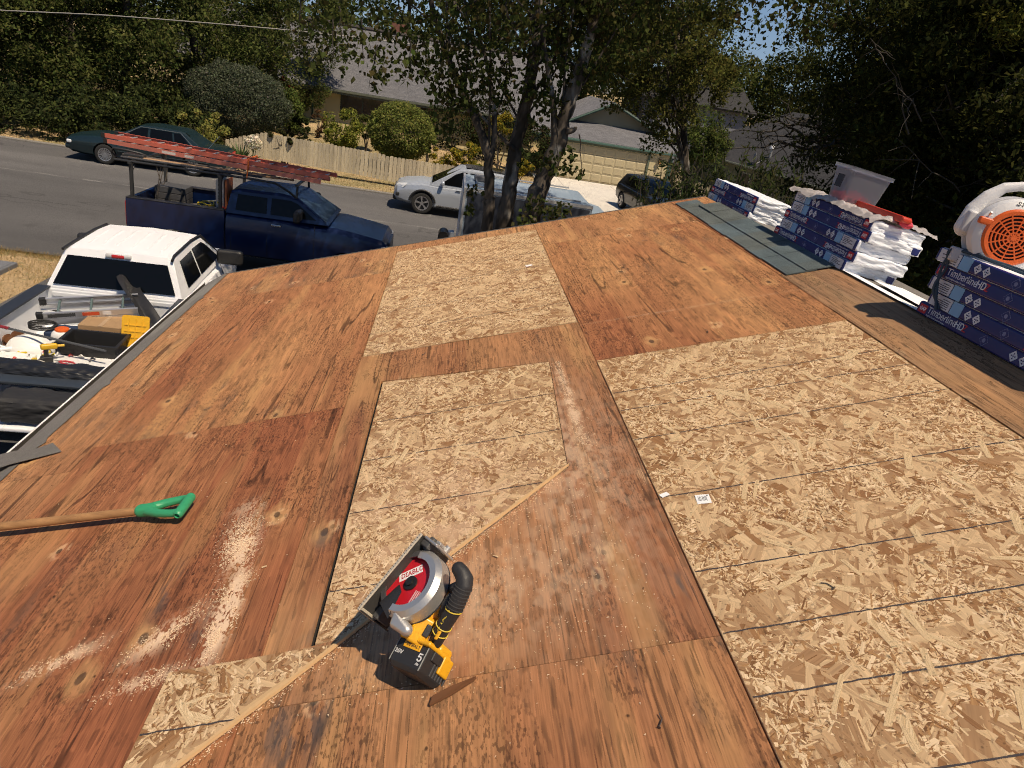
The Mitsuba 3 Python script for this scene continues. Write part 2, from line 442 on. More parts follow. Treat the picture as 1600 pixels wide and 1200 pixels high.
def osb(poly, seed, n0=0.0, lines=(), label=None, dens=3000, big=0, extra=()):
    pg = sg.Polygon(poly)
    m, uv = sheet_mesh(poly, seed, None, n0 - 0.0003, cup=0.0)
    b = obj('strand_board', m, 'strand', house, label, uv=np.c_[uv[:, 1] * 0.3, uv[:, 0] * 3])
    m, uv = strands(poly, seed, dens, n0)
    obj('strand', m, 'strand', b, kind='stuff', uv=uv)
    x0, y0, x1, y1 = pg.bounds
    for r in lines:
        c = sg.LineString([(x0 - 1, r), (x1 + 1, r)]).intersection(pg.buffer(-0.004))
        if c.is_empty:
            continue
        a, z = np.array(c.coords)[[0, -1], 0]; t = np.linspace(a, z, max(4, int(abs(z - a) / 0.02)))
        g = np.random.default_rng(seed * 31 + int(r * 100)); hw = 0.0017 + 0.0012 * g.random(len(t)); cy = r + 0.0008 * g.normal(size=len(t))
        P = np.vstack([np.c_[t, cy - hw], np.c_[t, cy + hw]]); k = len(t); i = np.arange(k - 1)
        F = np.vstack([np.c_[i, i + 1, i + 1 + k], np.c_[i, i + 1 + k, i + k]])
        obj('nail_line', trimesh.Trimesh(rp(P[:, 0], P[:, 1], n0 + 0.0021), F, process=False), M(0.055, 0.045, 0.045, 0.9), b)
    g = np.random.default_rng(seed + 900); sh = pg.buffer(-0.08)
    for i in range(big):                      # the large pale chips that stand out
        while True:
            c = np.array([g.uniform(x0, x1), g.uniform(y0, y1)])
            if sh.contains(sg.Point(c)):
                break
        a = math.pi / 2 + g.normal(0, 0.7); L, W = g.uniform(.045, .12) * (1.5 if i % 9 == 0 else 1), g.uniform(.009, .026)
        e = np.array([math.cos(a), math.sin(a)]); w = np.array([-e[1], e[0]])
        out = [(-1, -.9), (-.93, -1), (.88, -1), (1, -.5), (.93, .75), (.80, 1), (-.92, .95), (-1.02, .4)]
        q = np.array([c + e * L / 2 * (x + g.normal(0, .05)) + w * W / 2 * (y + g.normal(0, .1)) for x, y in out])
        top, low = rp(q[:, 0], q[:, 1], n0 + 0.0026), rp(q[:, 0], q[:, 1], n0 + 0.0009)
        d = q - c; m = len(q); i = np.arange(m); j = (i + 1) % m
        F = np.vstack([[[0, b, b + 1] for b in range(1, m - 1)], np.c_[i, i + m, j + m], np.c_[i, j + m, j]])
        u = np.c_[d @ e, 200001 + seed * 100 + i * 3 % 97 + 0.5 + 0.45 * np.clip(d @ w / (W * .6), -1, 1)]
        obj('wood_chip', trimesh.Trimesh(np.vstack([top, low]), F, process=False), 'strand', b, uv=np.vstack([u, u]))
    return b


osb(rect(-.795, .4155, 3.753, 6.157, .0015), 11, lines=(4.12, 4.5, 5.0, 5.4), label='pale strand board panel at the roof edge, farthest of the strand boards', dens=3000, big=20)
osb([(-.640, 3.348), (.197, 3.265), (.152, 2.262), (CUT(1.565) - .012, 1.565), (-.655, 1.56)], 12, -0.0015, lines=(2.90, 2.56, 2.19, 1.775), label='strand board repair panel cut off diagonally under the circular saw', dens=3000, big=24)
osb(rect(.4195, 1.641, .745, 3.181, .0012), 13, 0.0006, lines=(2.80, 2.63, 2.38, 1.98, 1.60, 1.36, 1.16, .93), label='largest strand board panel with dark nail lines across it', dens=3000, big=110)
osb(rect(.421, 1.640, -1.2, .737, .003), 15, 0.0006, lines=(.5,), dens=1500)
osb([(-1.055, 1.537), (-.672, 1.546), (CUT(1.545) - .014, 1.545), (-1.058, 1.085)], 14, 0.0035, lines=(1.335,), label='small strand board offcut at the lower left end of the cut line', dens=3000, big=3)

# barcode stickers, flat print on the strand board
def sticker(s, r, w, h, a, n=0.004):
    c, d = math.cos(a), math.sin(a)
    m = frame(c * S + d * R, -d * S + c * R, N, rp(s, r, n))
    k = obj('sticker', moved(box(-w / 2, w / 2, -h / 2, h / 2, 0, .0006), m), M(.78, .78, .78, .5), 'house__strand_board_002' if s > .4 else 'house__strand_board')
    return m


m = sticker(.552, 1.932, .045, .050, -.10)
g = np.random.default_rng(3)
bars = [box(x, x + w, -.010, .014, .0008, .0012) for x, w in zip(np.cumsum(g.uniform(.0034, .0052, 7)) - .019, g.uniform(.0012, .0024, 7))]
obj('barcode', moved(cat(bars, box(.013, .018, .015, .021, .0008, .0012)), m), M(.03, .03, .03, .5), 'house__strand_board_002')
sticker(.255, 5.05, .05, .035, .2); sticker(.44, 1.99, .03, .02, .4)

# the deck below the sheets, fascia, rake board, gutter, walls, the other slope
DARK = M(.02, .018, .016, .9)
obj('roof_frame', trimesh.Trimesh(np.vstack([rp([EAVE, RIDGE, RIDGE, EAVE], [-1.2, -1.2, RAKE - .02, RAKE - .02], -.02), rp([EAVE, RIDGE, RIDGE, EAVE], [-1.2, -1.2, RAKE - .02, RAKE - .02], -.15)]),
    [[0, 1, 2], [0, 2, 3], [4, 6, 5], [4, 7, 6], [0, 4, 5], [0, 5, 1], [1, 5, 6], [1, 6, 2], [2, 6, 7], [2, 7, 3], [3, 7, 4], [3, 4, 0]], process=False), DARK, house)


def rbar(s0, s1, r0, r1, n0, n1):
    q = np.array([[s0, r0], [s1, r0], [s1, r1], [s0, r1]])
    v = np.vstack([rp(q[:, 0], q[:, 1], n1), rp(q[:, 0], q[:, 1], n0)])
    return trimesh.Trimesh(v, [[0, 1, 2], [0, 2, 3], [4, 6, 5], [4, 7, 6], [0, 4, 5], [0, 5, 1], [1, 5, 6], [1, 6, 2], [2, 6, 7], [2, 7, 3], [3, 7, 4], [3, 4, 0]], process=False)


obj('rake_board', rbar(EAVE - .03, RIDGE, RAKE - .012, RAKE + .022, -.17, -.004), M(.16, .13, .10, .8), house)
obj('drip_edge', cat(rbar(EAVE, RIDGE, RAKE + .001, RAKE + .012, -.003, .004)), M(.10, .095, .09, .6), house)
def felt_color(p, n, uv):
    a = fbm(p.x * 9, p.y * 9, p.z * 9, 4)
    s = noise(p.x * 240, p.y * 240, p.z * 240)
    return mi.Color3f(0.5 * mix([.16, .155, .15], [.085, .08, .075], a) * (0.75 + 0.5 * s) + 0.5 * mix([.13, .12, .11], [.2, .19, .17], smoothstep(.5, .7, fbm(p.x * 3, p.y * 1.1, 7, 3))))


PM('tar_felt', felt_color, 0.85)
g = np.random.default_rng(9)
# tar felt left on the eave edge, ragged on the deck side
rr = np.linspace(-1.2, 6.36, 150); w = EAVE + .025 + .012 * meshkit.fbm(np.c_[rr * 2.5, rr * 0, rr * 0], 4, 2) + np.where(g.random(150) < .05, .02, 0)
n_ = len(rr)
a_, b_, c_ = rp(np.full(n_, EAVE - .155), rr, -.045 + .004 * meshkit.fbm(np.c_[rr * 3, rr * 0, rr * 0], 3, 1)), rp(np.full(n_, EAVE - .01), rr, .004), rp(w, rr, .0055)
i = np.arange(n_ - 1)
F = np.vstack([np.c_[i, i + n_, i + n_ + 1], np.c_[i, i + n_ + 1, i + 1]]); F = np.vstack([F, F + n_])
obj('edge_felt', trimesh.Trimesh(np.vstack([a_, b_, c_]), F[:, ::-1], process=False), 'tar_felt', house, smooth=40)
# gutter: a trough with a bright rolled lip
gp = [(-.155, -.052), (-.185, -.052), (-.198, -.046), (-.203, -.052), (-.198, -.060), (-.195, -.115), (-.17, -.15), (-.06, -.15), (-.06, -.06), (-.064, -.06), (-.064, -.146), (-.168, -.146), (-.190, -.112), (-.192, -.06), (-.155, -.06)]
def gut(r): return [rp(EAVE + x, r, y) for x, y in gp]
lip = cat(tube([rp(EAVE - .212, r, -.052) for r in np.linspace(-1.2, 6.4, 40)], .0055, 8))
obj('gutter', cat(rbar(EAVE - .21, EAVE - .203, -1.2, 6.4, -.15, -.052), rbar(EAVE - .203, EAVE - .05, -1.2, 6.4, -.156, -.15)), M(.05, .045, .04, .5), house)
obj('gutter_lip', lip, M(.72, .72, .72, .35), house)
WALL = M(.42, .38, .30, .8)
ex = rp(EAVE, 0)[0] + .45; rx = rp(RIDGE, 0)[0]; rz = rp(RIDGE, 0)[2]; ez = rp(EAVE, 0)[2]
BACK = 3.6
tb = math.tan(math.radians(7.5))
obj('wall', yprism([(ex, -.2), (rx + BACK - .4, -.2), (rx + BACK - .4, rz - 1.9), (rx + .62, rz - .40), (rx, rz - .26), (ex, rz - .26 - (rx - ex) * math.tan(PITCH))], -1.0, 6.0), WALL, house)
# the other side of the ridge: a short flat saddle that carries the bundles, then a steeper fall
def back(d, y, n=0.0): return np.array([rx + d, y, rz - min(d, .62) * tb - max(d - .62, 0) * math.tan(math.radians(27)) + n])
for d0, d1 in ((.004, .62), (.622, BACK)):
    q = [back(d0, -1.2, -.005), back(d1, -1.2, -.005), back(d1, 6.39, -.005), back(d0, 6.39, -.005)]
    q += [p - [0, 0, .12] for p in q]
    obj('back_slope', trimesh.Trimesh(np.array(q), [[0, 1, 2], [0, 2, 3], [4, 6, 5], [4, 7, 6], [0, 4, 5], [0, 5, 1], [1, 5, 6], [1, 6, 2], [2, 6, 7], [2, 7, 3], [3, 7, 4], [3, 4, 0]], process=False), 'tar_felt', house)
fl = trimesh.Trimesh(np.array([back(-.01, 2.0, .008), back(.09, 2.0, .004), back(.09, 3.95, .004), back(-.01, 3.95, .008)]), [[0, 1, 2], [0, 2, 3]], process=False)
obj('ridge_flashing', fl, M(.80, .80, .80, .35), house)
fl = trimesh.Trimesh(np.array([back(.10, 3.0, .012), back(.36, 2.9, .014), back(.34, 3.80, .012), back(.12, 3.75, .016)]), [[0, 1, 2], [0, 2, 3]], process=False)
obj('wrapper_scrap', fl, M(.80, .80, .82, .4), house)

# the last course of old shingles and felt along the ridge
def old_color(p, n, uv):
    a, s = fbm(p.x * 6, p.y * 6, p.z * 6, 3), noise(p.x * 330, p.y * 330, p.z * 330)
    t = cell_rand(dr.floor(p.y / 0.41), 4)
    c = mix([.085, .115, .130], [.105, .115, .105], t) * (0.4 + .9 * a) * (.65 + .7 * s)
    return mi.Color3f(c)


PM('old_shingle', old_color, 0.9)
g = np.random.default_rng(21)
yy = 3.95
while yy < 6.25:
    w = g.uniform(.26, .42)
    if yy + w > 6.28: w = 6.28 - yy
    for row, (s0, s1, n0) in enumerate(((1.665 + g.normal(0, .004), 1.83, .004), (1.79, 1.962, .010))):
        q = rbar(s0, s1 + (.0 if row else .02), yy + .004, yy + w - .003, n0, n0 + .004 + g.random() * .002)
        if g.random() < .25 and row: q.vertices[[0, 3]] += N * g.uniform(.004, .012)
        if row and g.random() < .2: continue
        obj('old_shingle', q, 'old_shingle', house)
    yy += w

# ------------------------------------------------------------------ small things lying on the deck
def scrap(name, pts, n0, h, mat, label, catg, bend=0.0, seed=0):
    pts = np.array(pts, float); c = pts.mean(0); g = np.random.default_rng(seed); m = len(pts)
    up = n0 + bend * g.random(m)
    top, low = rp(pts[:, 0], pts[:, 1], up + h), rp(pts[:, 0], pts[:, 1], up)
    ct, cl = rp(c[0], c[1], n0 + h + .3 * bend), rp(c[0], c[1], n0 + .3 * bend)
    i = np.arange(m); j = (i + 1) % m
    F = np.vstack([np.c_[i, j, i * 0 + 2 * m], np.c_[j + m, i + m, i * 0 + 2 * m + 1], np.c_[i, i + m, j + m], np.c_[i, j + m, j]])
    t = trimesh.Trimesh(np.vstack([top, low, ct[None], cl[None]]), F, process=False)
    if t.volume < 0: t.invert()
    return obj(name, t, mat, None, label, catg)


scrap('felt_scrap', [(-2.53, 3.16), (-2.51, 2.98), (-2.36, 3.04), (-2.16, 3.12), (-2.25, 3.22), (-2.33, 3.185), (-2.42, 3.19)], .004, .003, 'tar_felt', 'torn dark grey tar felt scrap on the left eave edge of the roof', 'felt scrap', .014, 4)
scrap('wood_shim', [(-.320, 1.278), (-.313, 1.303), (-.270, 1.323), (-.205, 1.342), (-.21, 1.332), (-.270, 1.299)], .003, .008, 'plywood_scrap' if False else M(.13, .055, .022, .8), 'short dark brown wood splinter lying right of the saw battery', 'wood splinter', .004, 6)
# the long pale sliver that the saw has cut, from the rip line down to the left
sl = []
for r in np.linspace(2.262, 1.02, 60):
    sl.append((CUT(r), r))
sl = np.array(sl); dirv = sl[-1] - sl[0]; dirv /= np.linalg.norm(dirv); nv = np.array([-dirv[1], dirv[0]])
hw = np.interp(np.arange(60), [0, 6, 30, 59], [.0015, .0035, .0045, .0055]) + .0008 * np.random.default_rng(5).normal(size=60)
hh = .007 + .006 * np.sin(np.linspace(0, 5, 60)) ** 2
rings = [[*rp([(p + nv * w)[0], (p - nv * w)[0], (p - nv * w)[0], (p + nv * w)[0]], [(p + nv * w)[1], (p - nv * w)[1], (p - nv * w)[1], (p + nv * w)[1]], [h + .010, h + .010, h, h])] for p, w, h in zip(sl, hw, hh)]
obj('wood_sliver', loft(rings), M(.56, .37, .19, .7), None, 'long thin pale wood sliver running diagonally past the circular saw', 'wood sliver')
sl2 = np.c_[np.linspace(-.70, -.80, 20) - .004, np.linspace(1.425, 1.335, 20) + .012]
rings = [[*rp([p[0] - .004, p[0] + .004, p[0] + .004, p[0] - .004], [p[1] + .004, p[1] - .004, p[1] - .004, p[1] + .004], [.011, .011, .006, .006])] for p in sl2]
obj('wood_offcut', loft(rings), M(.50, .34, .18, .7), None, 'short pale wood offcut lying beside the lower end of the sliver', 'wood offcut')

# sawdust: grains in drifts
g = np.random.default_rng(12)
def drift(n, cs, cr, ws, wr, a):
    x, y = g.normal(0, ws, n), g.normal(0, wr, n); c, d = math.cos(a), math.sin(a)
    return np.c_[cs + x * c - y * d, cr + x * d + y * c]
P = np.vstack([drift(2600, -.965, 1.76, .024, .11, 0), drift(1800, -1.02, 2.12, .034, .08, .12), drift(800, -1.13, 1.70, .07, .026, .9), drift(350, -1.42, 1.66, .07, .02, .5), drift(400, -1.12, 1.52, .06, .02, .3),
               np.c_[g.uniform(-.6, .3, 2200), g.uniform(1.3, 2.7, 2200)], np.c_[.235 + g.normal(0, .012, 900), g.uniform(2.4, 3.25, 900)], np.c_[g.uniform(-2.3, 1.6, 700), g.uniform(1.0, 6.0, 700)],
               np.c_[CUT(np.linspace(1.1, 2.2, 1600)) + g.normal(0, .02, 1600), np.linspace(1.1, 2.2, 1600)]])
keep = meshkit.fbm(np.c_[P[:, 0] * 26, P[:, 1] * 13, np.full(len(P), 3.0)], 4) > .47
keep[-4500:] = True
P = P[keep]; n = len(P)
tet = np.array([[0, 0, 1], [.9, 0, 0], [-.45, .8, 0], [-.45, -.8, 0]])
sz = g.uniform(.0009, .0028, n); an = g.uniform(0, 6.28, n)
V = tet[None] * sz[:, None, None] * np.c_[g.uniform(.7, 2.2, n), np.ones(n), g.uniform(.4, .8, n)][:, None]
V = np.stack([V[..., 0] * np.cos(an)[:, None] - V[..., 1] * np.sin(an)[:, None], V[..., 0] * np.sin(an)[:, None] + V[..., 1] * np.cos(an)[:, None], V[..., 2]], -1)
W = rp(P[:, None, 0] + V[..., 0], P[:, None, 1] + V[..., 1], .002 + V[..., 2]).reshape(-1, 3)
F = (np.array([[0, 1, 2], [0, 2, 3], [0, 3, 1]])[None] + 4 * np.arange(n)[:, None, None]).reshape(-1, 3)
obj('sawdust', trimesh.Trimesh(W, F, process=False), M(.70, .54, .37, .9), None, 'pale sawdust scattered over the plywood around the cut', 'sawdust', kind='stuff')
# a few bent nails and chips
def where(s, r):
    a = 'on the large strand board' if s > .42 and r < 3.18 else 'on the brown plywood by the ridge' if s > .42 else 'on the plywood by the eave' if s < -.8 else 'on the middle course'
    b = 'near edge' if r < 1.4 else 'near half' if r < 2.2 else 'far half' if r < 3.4 else 'far end'
    c = 'left' if (s + 3) % 1.22 < .5 else 'right'
    return f'{a}, {c} side, {b}'

for q, (s, r, a) in enumerate(((-1.55, 3.35, .3), (1.0, 3.3, 1.2), (.75, 1.45, 2.0), (-.45, 3.62, .8), (1.15, 5.2, 2.4), (.2, 1.12, 1.0), (-1.7, 4.4, .5))):
    e = np.array([math.cos(a), math.sin(a)]) * .022
    obj('bent_nail', cat(tube([rp(s, r, .006), rp(s + e[0], r + e[1], .006), rp(s + e[0] * 1.5 - e[1] * .5, r + e[1] * 1.5 + e[0] * .5, .007)], .0014, 6), tube([rp(s, r, .006), rp(s - e[0] * .06, r - e[1] * .06, .006)], .0045, 8)), M(.12, .10, .09, .5, .6), None,
        f'bent roofing nail {where(s, r)}', 'nail', 'loose nails on the deck')
g = np.random.default_rng(77)
seen = set()
for q in range(16):
    s, r, a, L = g.uniform(-.9, 1.5), g.uniform(1.05, 3.0), g.uniform(0, 3.1), g.uniform(.015, .05)
    if where(s, r) in seen: continue
    seen.add(where(s, r))
    e = np.array([math.cos(a), math.sin(a)]) * L / 2; w = np.array([-e[1], e[0]]) * .25
    pts = np.array([-e - w, e - w * .4, e + w * .6, -e + w]) + [s, r]
    t = hull(np.vstack([rp(pts[:, 0], pts[:, 1], .0030), rp(pts[:, 0], pts[:, 1], .0062)]))
    obj('loose_chip', t, M(.62, .46, .27, .7), None, f'loose pale wood chip {where(s, r)}', 'wood chip', 'loose chips on the deck')

# ------------------------------------------------------------------ shovel with a green grip
sh = thing('shovel', 'shovel with a wooden shaft and green plastic grip lying on the red plywood', 'shovel')
def wood_color(p, n, uv):
    f = fbm(p.x * 4, p.y * 90, p.z * 90, 3)
    return mi.Color3f(mix([.40, .22, .095], [.24, .125, .055], f) * (.8 + .4 * noise(p.x * 9, p.y * 40, p.z * 40)))
PM('shaft_wood', wood_color, 0.55)
A, B = np.array([-2.75, 2.475]), np.array([-1.475, 2.375])
shp = [(0, .062), (.25, .056), (.5, .050), (.75, .046), (1, .044)]
obj('shaft', tube([rp(*(A + (B - A) * t), n) for t, n in shp], [.0175, .0175, .017, .0165, .016], 14), 'shaft_wood', sh, smooth=50)
d2 = (B - A) / np.linalg.norm(B - A); dx = d2[0] * S + d2[1] * R; dy = -d2[1] * S + d2[0] * R
fr = frame(dx, dy, N, rp(*B, .044))
GR = M(.035, .28, .13, .42)
b1 = man(moved(rbox(-.005, .08, -.024, .024, -.022, .022, .018, 12), np.eye(4)))
sp = lambda x, y, z, r: m3.Manifold.sphere(r, 14).translate([x, y, z])
def limb(ps): return [m3.Manifold.batch_hull([sp(*a), sp(*b)]) for a, b in zip(ps[:-1], ps[1:])]
arms = limb([(.05, .010, 0, .020), (.10, .034, 0, .016), (.155, .046, 0, .015), (.185, .046, 0, .016)]) + limb([(.05, -.010, 0, .020), (.10, -.034, 0, .016), (.155, -.046, 0, .015), (.185, -.046, 0, .016)])
grip = m3.Manifold.batch_boolean([b1, *arms, m3.Manifold.batch_hull([sp(.188, -.054, 0, .018), sp(.188, .054, 0, .018)])], m3.OpType.Add)
grip = grip - m3.Manifold.cylinder(.02, .010, .010, 16).rotate([90, 0, 0]).translate([.188, -.056, 0])
obj('grip', moved(tm(grip), fr), GR, sh, smooth=40)
bl = [[(x, y * w, .002 + .02 * (1 - y * y)) for y in np.linspace(-1, 1, 9)] for x, w in ((0, .03), (.06, .10), (.28, .11), (.30, .10))]
bv = np.array(bl).reshape(-1, 3); bv[:, 0] = -bv[:, 0] - .02; bv[:, 2] += .004
fb = frame(dx, dy, N, rp(*A, .012))
obj('blade', moved(trimesh.Trimesh(bv, np.vstack([grid(4, 9)[:, [0, 1, 2]], grid(4, 9)[:, [0, 2, 3]]]), process=False), fb), M(.25, .25, .26, .4, .8), sh, smooth=40)

# ------------------------------------------------------------------ bundles of new shingles on the ridge
def crumple(t, amp, freq, seed, axis_mask=None):
    v = t.vertices.copy(); n = trimesh.Trimesh(v, t.faces, process=False).vertex_normals
    d = (meshkit.fbm(v * freq, 4, seed) - .5) * 2 * amp
    if axis_mask is not None: d = d * axis_mask(v)
    t.vertices = v + n * d[:, None]; return t


BL, BD, BH = 1.0, .335, .0635
BT = math.radians(-7.5)
bx, bz = np.array([0, -1.0, 0]), np.array([-math.sin(BT), 0, math.cos(BT)]); by = np.cross(bz, bx)
WRAP = M(.74, .76, .80, .30, 0, .3); NAVY = M(.014, .021, .125, .36, 0, .3); NREDM = M(.42, .02, .03, .4); NWHITE = M(.60, .62, .66, .4); NBLUE = M(.20, .38, .58, .4); NLABEL = M(.52, .53, .56, .5)


def text_at(s, h, x, z, y=-.0042, bold=False):
    t = meshkit.text_mesh(s, h, .0006, bold); v = t.vertices.copy()
    t.vertices = np.c_[v[:, 0] + x, y - v[:, 2], v[:, 1] + z]; return t


def poly_at(pts, y=-.0040, h=.0006):
    t = prism(pts, 0, h); v = t.vertices.copy(); t.vertices = np.c_[v[:, 0], y - v[:, 2], v[:, 1]]; t.fix_normals(); return t


def diamond(cx, cz, r=.024):
    d = lambda k: [(cx, cz - k), (cx + k, cz), (cx, cz + k), (cx - k, cz)]
    return d(r)


fsh = [('lettering', NWHITE, cat(text_at('Timberline', .030, .085, .024), text_at('HD', .030, .283, .024, bold=True), text_at('High Definition Lifetime Shingles', .0065, .09, .010))),
       ('logo_patch', NREDM, poly_at([(.02, .012), (.075, .012), (.078, .052), (.023, .052)])),
       ('red_letter', NREDM, text_at('Z', .030, .336, .024, bold=True)),
       ('logo_letters', M(.75, .75, .75, .5), text_at('GAF', .017, .027, .024, -.0047, True)),
       ('diamond_mark', NWHITE, cat(poly_at(diamond(.655, .033)), poly_at(diamond(.71, .033)))),
       ('diamond_print', NAVY, cat(*[poly_at([(c + a, .033 + b - .004), (c + a + .004, .033 + b), (c + a, .033 + b + .004), (c + a - .004, .033 + b)], -.0047) for c in (.655, .71) for a, b in ((0, 0), (.009, 0), (-.009, 0), (0, .010), (0, -.010))])),
       ('emblem_outline', M(.16, .18, .32, .4), cat(poly_at([*diamond(.48, .033, .026)]), )),
       ('emblem_field', NAVY, poly_at(diamond(.48, .033, .0235), -.0046)),
       ('emblem_seal', M(.16, .18, .32, .4), poly_at([(.48 + .009 * math.cos(t), .033 + .009 * math.sin(t)) for t in np.linspace(0, 6.28, 17)[:-1]], -.0052)),
       ('colour_panel', NBLUE, poly_at([(.755, .002), (.825, .002), (.825, .0615), (.755, .0615)])),
       ('label_panel', NLABEL, poly_at([(.83, .004), (.975, .004), (.975, .060), (.83, .060)])),
       ('label_print', M(.10, .10, .12, .5), cat(*[poly_at([(.845, z), (.845 + w, z), (.845 + w, z + .004), (.845, z + .004)], -.0047) for z, w in ((.050, .06), (.040, .10), (.032, .08), (.024, .11), (.014, .05))]))]
fsh_flip = []
for nm, mt, me in fsh:
    m2 = me.copy(); v = m2.vertices; m2.vertices = np.c_[BL - v[:, 0], v[:, 1], BH - v[:, 2]]
    fsh_flip.append((nm, mt, m2))
decals = [[(nm, mikit.ply(me, mt)) for nm, mt, me in fs] for fs in (fsh, fsh_flip)]
# three wrappers, each crumpled its own way
wraps = []
for q in range(3):
    t = rbox(0, BL, 0, BD, 0.001, BH, .012, 10)
    for _ in range(3): t = trimesh.Trimesh(*trimesh.remesh.subdivide_to_size(t.vertices, t.faces, .022), process=True)
    t = crumple(t, .012, np.array([6, 16, 40]), 40 + q, lambda v: np.clip(np.maximum((v[:, 0] - .93) / .07, (.07 - v[:, 0]) / .07), .12, 1) * np.clip((v[:, 1] - .01) / .03, 0, 1))
    t = crumple(t, .005, np.array([14, 40, 90]), 60 + q, lambda v: np.clip((v[:, 1] - .01) / .03, 0, 1))
    wraps.append(mikit.ply(t, WRAP, smooth=50))
band = rbox(.004, BL - .004, -.0035, .05, .0025, BH - .001, .010, 10)
band = mikit.ply(band, NAVY, smooth=40)
tab = mikit.ply(cat(rbox(BL - .012, BL + .006, BD - .06, BD - .015, .008, .05, .006)), NAVY, smooth=40)


def bundle(origin, flip, label, group, q, yaw=0.0, wtop=False):
    k = thing('shingle_bundle', label, 'shingle bundle', group)
    c, s = math.cos(yaw), math.sin(yaw)
    x2, y2 = c * bx + s * by, -s * bx + c * by
    m = T(frame(x2, y2, bz, origin).tolist())
    def add(nm, d): scene[key(nm, k)] = {**d, 'to_world': m}
    add('wrapper', wraps[q % 3]); add('printed_side', band)
    if q % 3 == 1: add('wrapper_tab', tab)
    for nm, d in decals[flip]: add(nm, d)
    return k


def rooforg(s, r, n): return rp(s, r, n)


# stack by the wall of trees: the far one (three), the middle one (five) and the near one with the blower (five)
ORD = ['lowest', 'second from the bottom', 'middle', 'second from the top', 'topmost']
for q in range(3):
    o = rp(2.00, 6.47, -.035) + bz * (.062 * q) + by * (.004 * q) + bx * (.01 * q)
    bundle(o, [1, 0, 1][q], f"{['lowest', 'middle', 'topmost'][q]} shingle bundle of the low stack of three at the far roof edge", 'bundles of new shingles', q, [-.01, .01, 0.][q])
for q in range(5):
    o = rp(1.958, 4.87, .002) + bz * (.0635 * q) + by * (.0075 * q) + bx * [.0, .03, .012, .045, .02][q]
    bundle(o, [0, 1, 0, 1, 1][q], f'{ORD[q]} shingle bundle in the stack that carries the clear plastic bin', 'bundles of new shingles', q + 1, [0, .01, -.008, .012, 0][q])
for q in range(5):
    o = rp(1.955, 3.15, .002) + bz * (.0635 * q) - by * (.012 * q) + bx * [.0, .055, .02, .04, .01][q]
    bundle(o, [0, 1, 1, 0, 1][q], f'{ORD[q]} shingle bundle in the stack under the leaf blower', 'bundles of new shingles', q, [0, -.006, .01, 0, .006][q])

# plastic wrapper left on top of the middle stack, red tray and bin of caps on it
top2 = rp(1.958, 4.87, .002) + bz * (.0635 * 5 + .004) + by * .035
nu, nv = 150, 70
U, V = np.meshgrid(np.linspace(-.06, 1.03, nu), np.linspace(-.03, .40, nv), indexing='ij')
H = .003 + .035 * np.abs(meshkit.fbm(np.stack([U * 24, V * 24, U * 0 + 3], -1), 4, 18) - .5) + .05 * (meshkit.fbm(np.stack([U * 9, V * 9, U * 0], -1), 4, 8) - .28).clip(0) + .05 * np.clip(-.02 - U, 0, 1)
H = H + np.where(V < 0, V * .9, 0) + np.where(U > 1.0, -(U - 1.0) * .5, 0)
P = top2 + U[..., None] * bx + V[..., None] * by + H[..., None] * bz
gf = grid(nu, nv)
obj('plastic_wrapper', trimesh.Trimesh(P.reshape(-1, 3), np.vstack([gf[:, [0, 1, 2]], gf[:, [0, 2, 3]]]), process=False), M(.46, .42, .40, .16, .25, .4), None, 'crumpled empty plastic wrapper spread under the clear bin', 'plastic wrapper', smooth=60)
tray = frame(bx, by, bz, top2 + bx * .56 + by * .10 + bz * .022)
RED = M(.52, .045, .02, .38)
obj('level', moved(cat(rbox(0, .52, 0, .010, 0, .036, .004), rbox(0, .52, 0, .060, .012, .020, .003), rbox(0, .52, .050, .060, 0, .036, .004), rbox(.50, .535, .0, .06, .004, .034, .01)), tray), RED, None, 'orange red plastic tray lying on the wrapper beside the clear bin', 'tray', smooth=40)
g = np.random.default_rng(31)
obj('glove', moved(crumple(trimesh.creation.icosphere(3, .04), .012, 30, 3), frame(bx, by * .8, bz * .6, top2 + bx * 1.05 + by * .16 + bz * .02)), M(.55, .04, .07, .6), None, 'small crumpled bright red rag at the near end of the tray', 'rag', smooth=60)

# the clear bin: outer and inner wall in one mesh
bn = thing('plastic_bin', 'clear plastic storage bin with pink caps in it on the middle shingle stack', 'bin')
def bin_ring(z, wx, wy, off=0.0, r=.03, k=5):
    out = []
    for sx, sy, a0 in ((1, 1, 0), (-1, 1, 90), (-1, -1, 180), (1, -1, 270)):
        for a in np.linspace(a0, a0 + 90, k):
            out.append(((wx - r + off) * sx + r * math.cos(math.radians(a)), (wy - r + off) * sy + r * math.sin(math.radians(a)), z))
    return out
rings = [bin_ring(.004, .135, .115), bin_ring(.15, .155, .132), bin_ring(.205, .162, .138), bin_ring(.207, .174, .150), bin_ring(.232, .177, .153), bin_ring(.236, .174, .150), bin_ring(.236, .166, .141), bin_ring(.20, .159, .135), bin_ring(.15, .152, .129), bin_ring(.008, .132, .112)]
bt = math.radians(4)
bfr = frame(by * .82, -bx * .78, bz * .95, top2 + bx * .50 + by * .115 + bz * .012)
scene['frosted'] = {'type': 'principledthin', 'base_color': {'type': 'rgb', 'value': [.86, .88, .95]}, 'roughness': .12, 'spec_trans': .84, 'diff_trans': .9, 'eta': 1.3}
obj('shell', moved(loft(rings[:5], caps=False), bfr), 'frosted', bn, smooth=45)
obj('base', moved(trimesh.Trimesh(np.vstack([rings[0], [[0, 0, .004]]]), [[i, (i + 1) % 20, 20] for i in range(20)], process=False), bfr), 'frosted', bn)
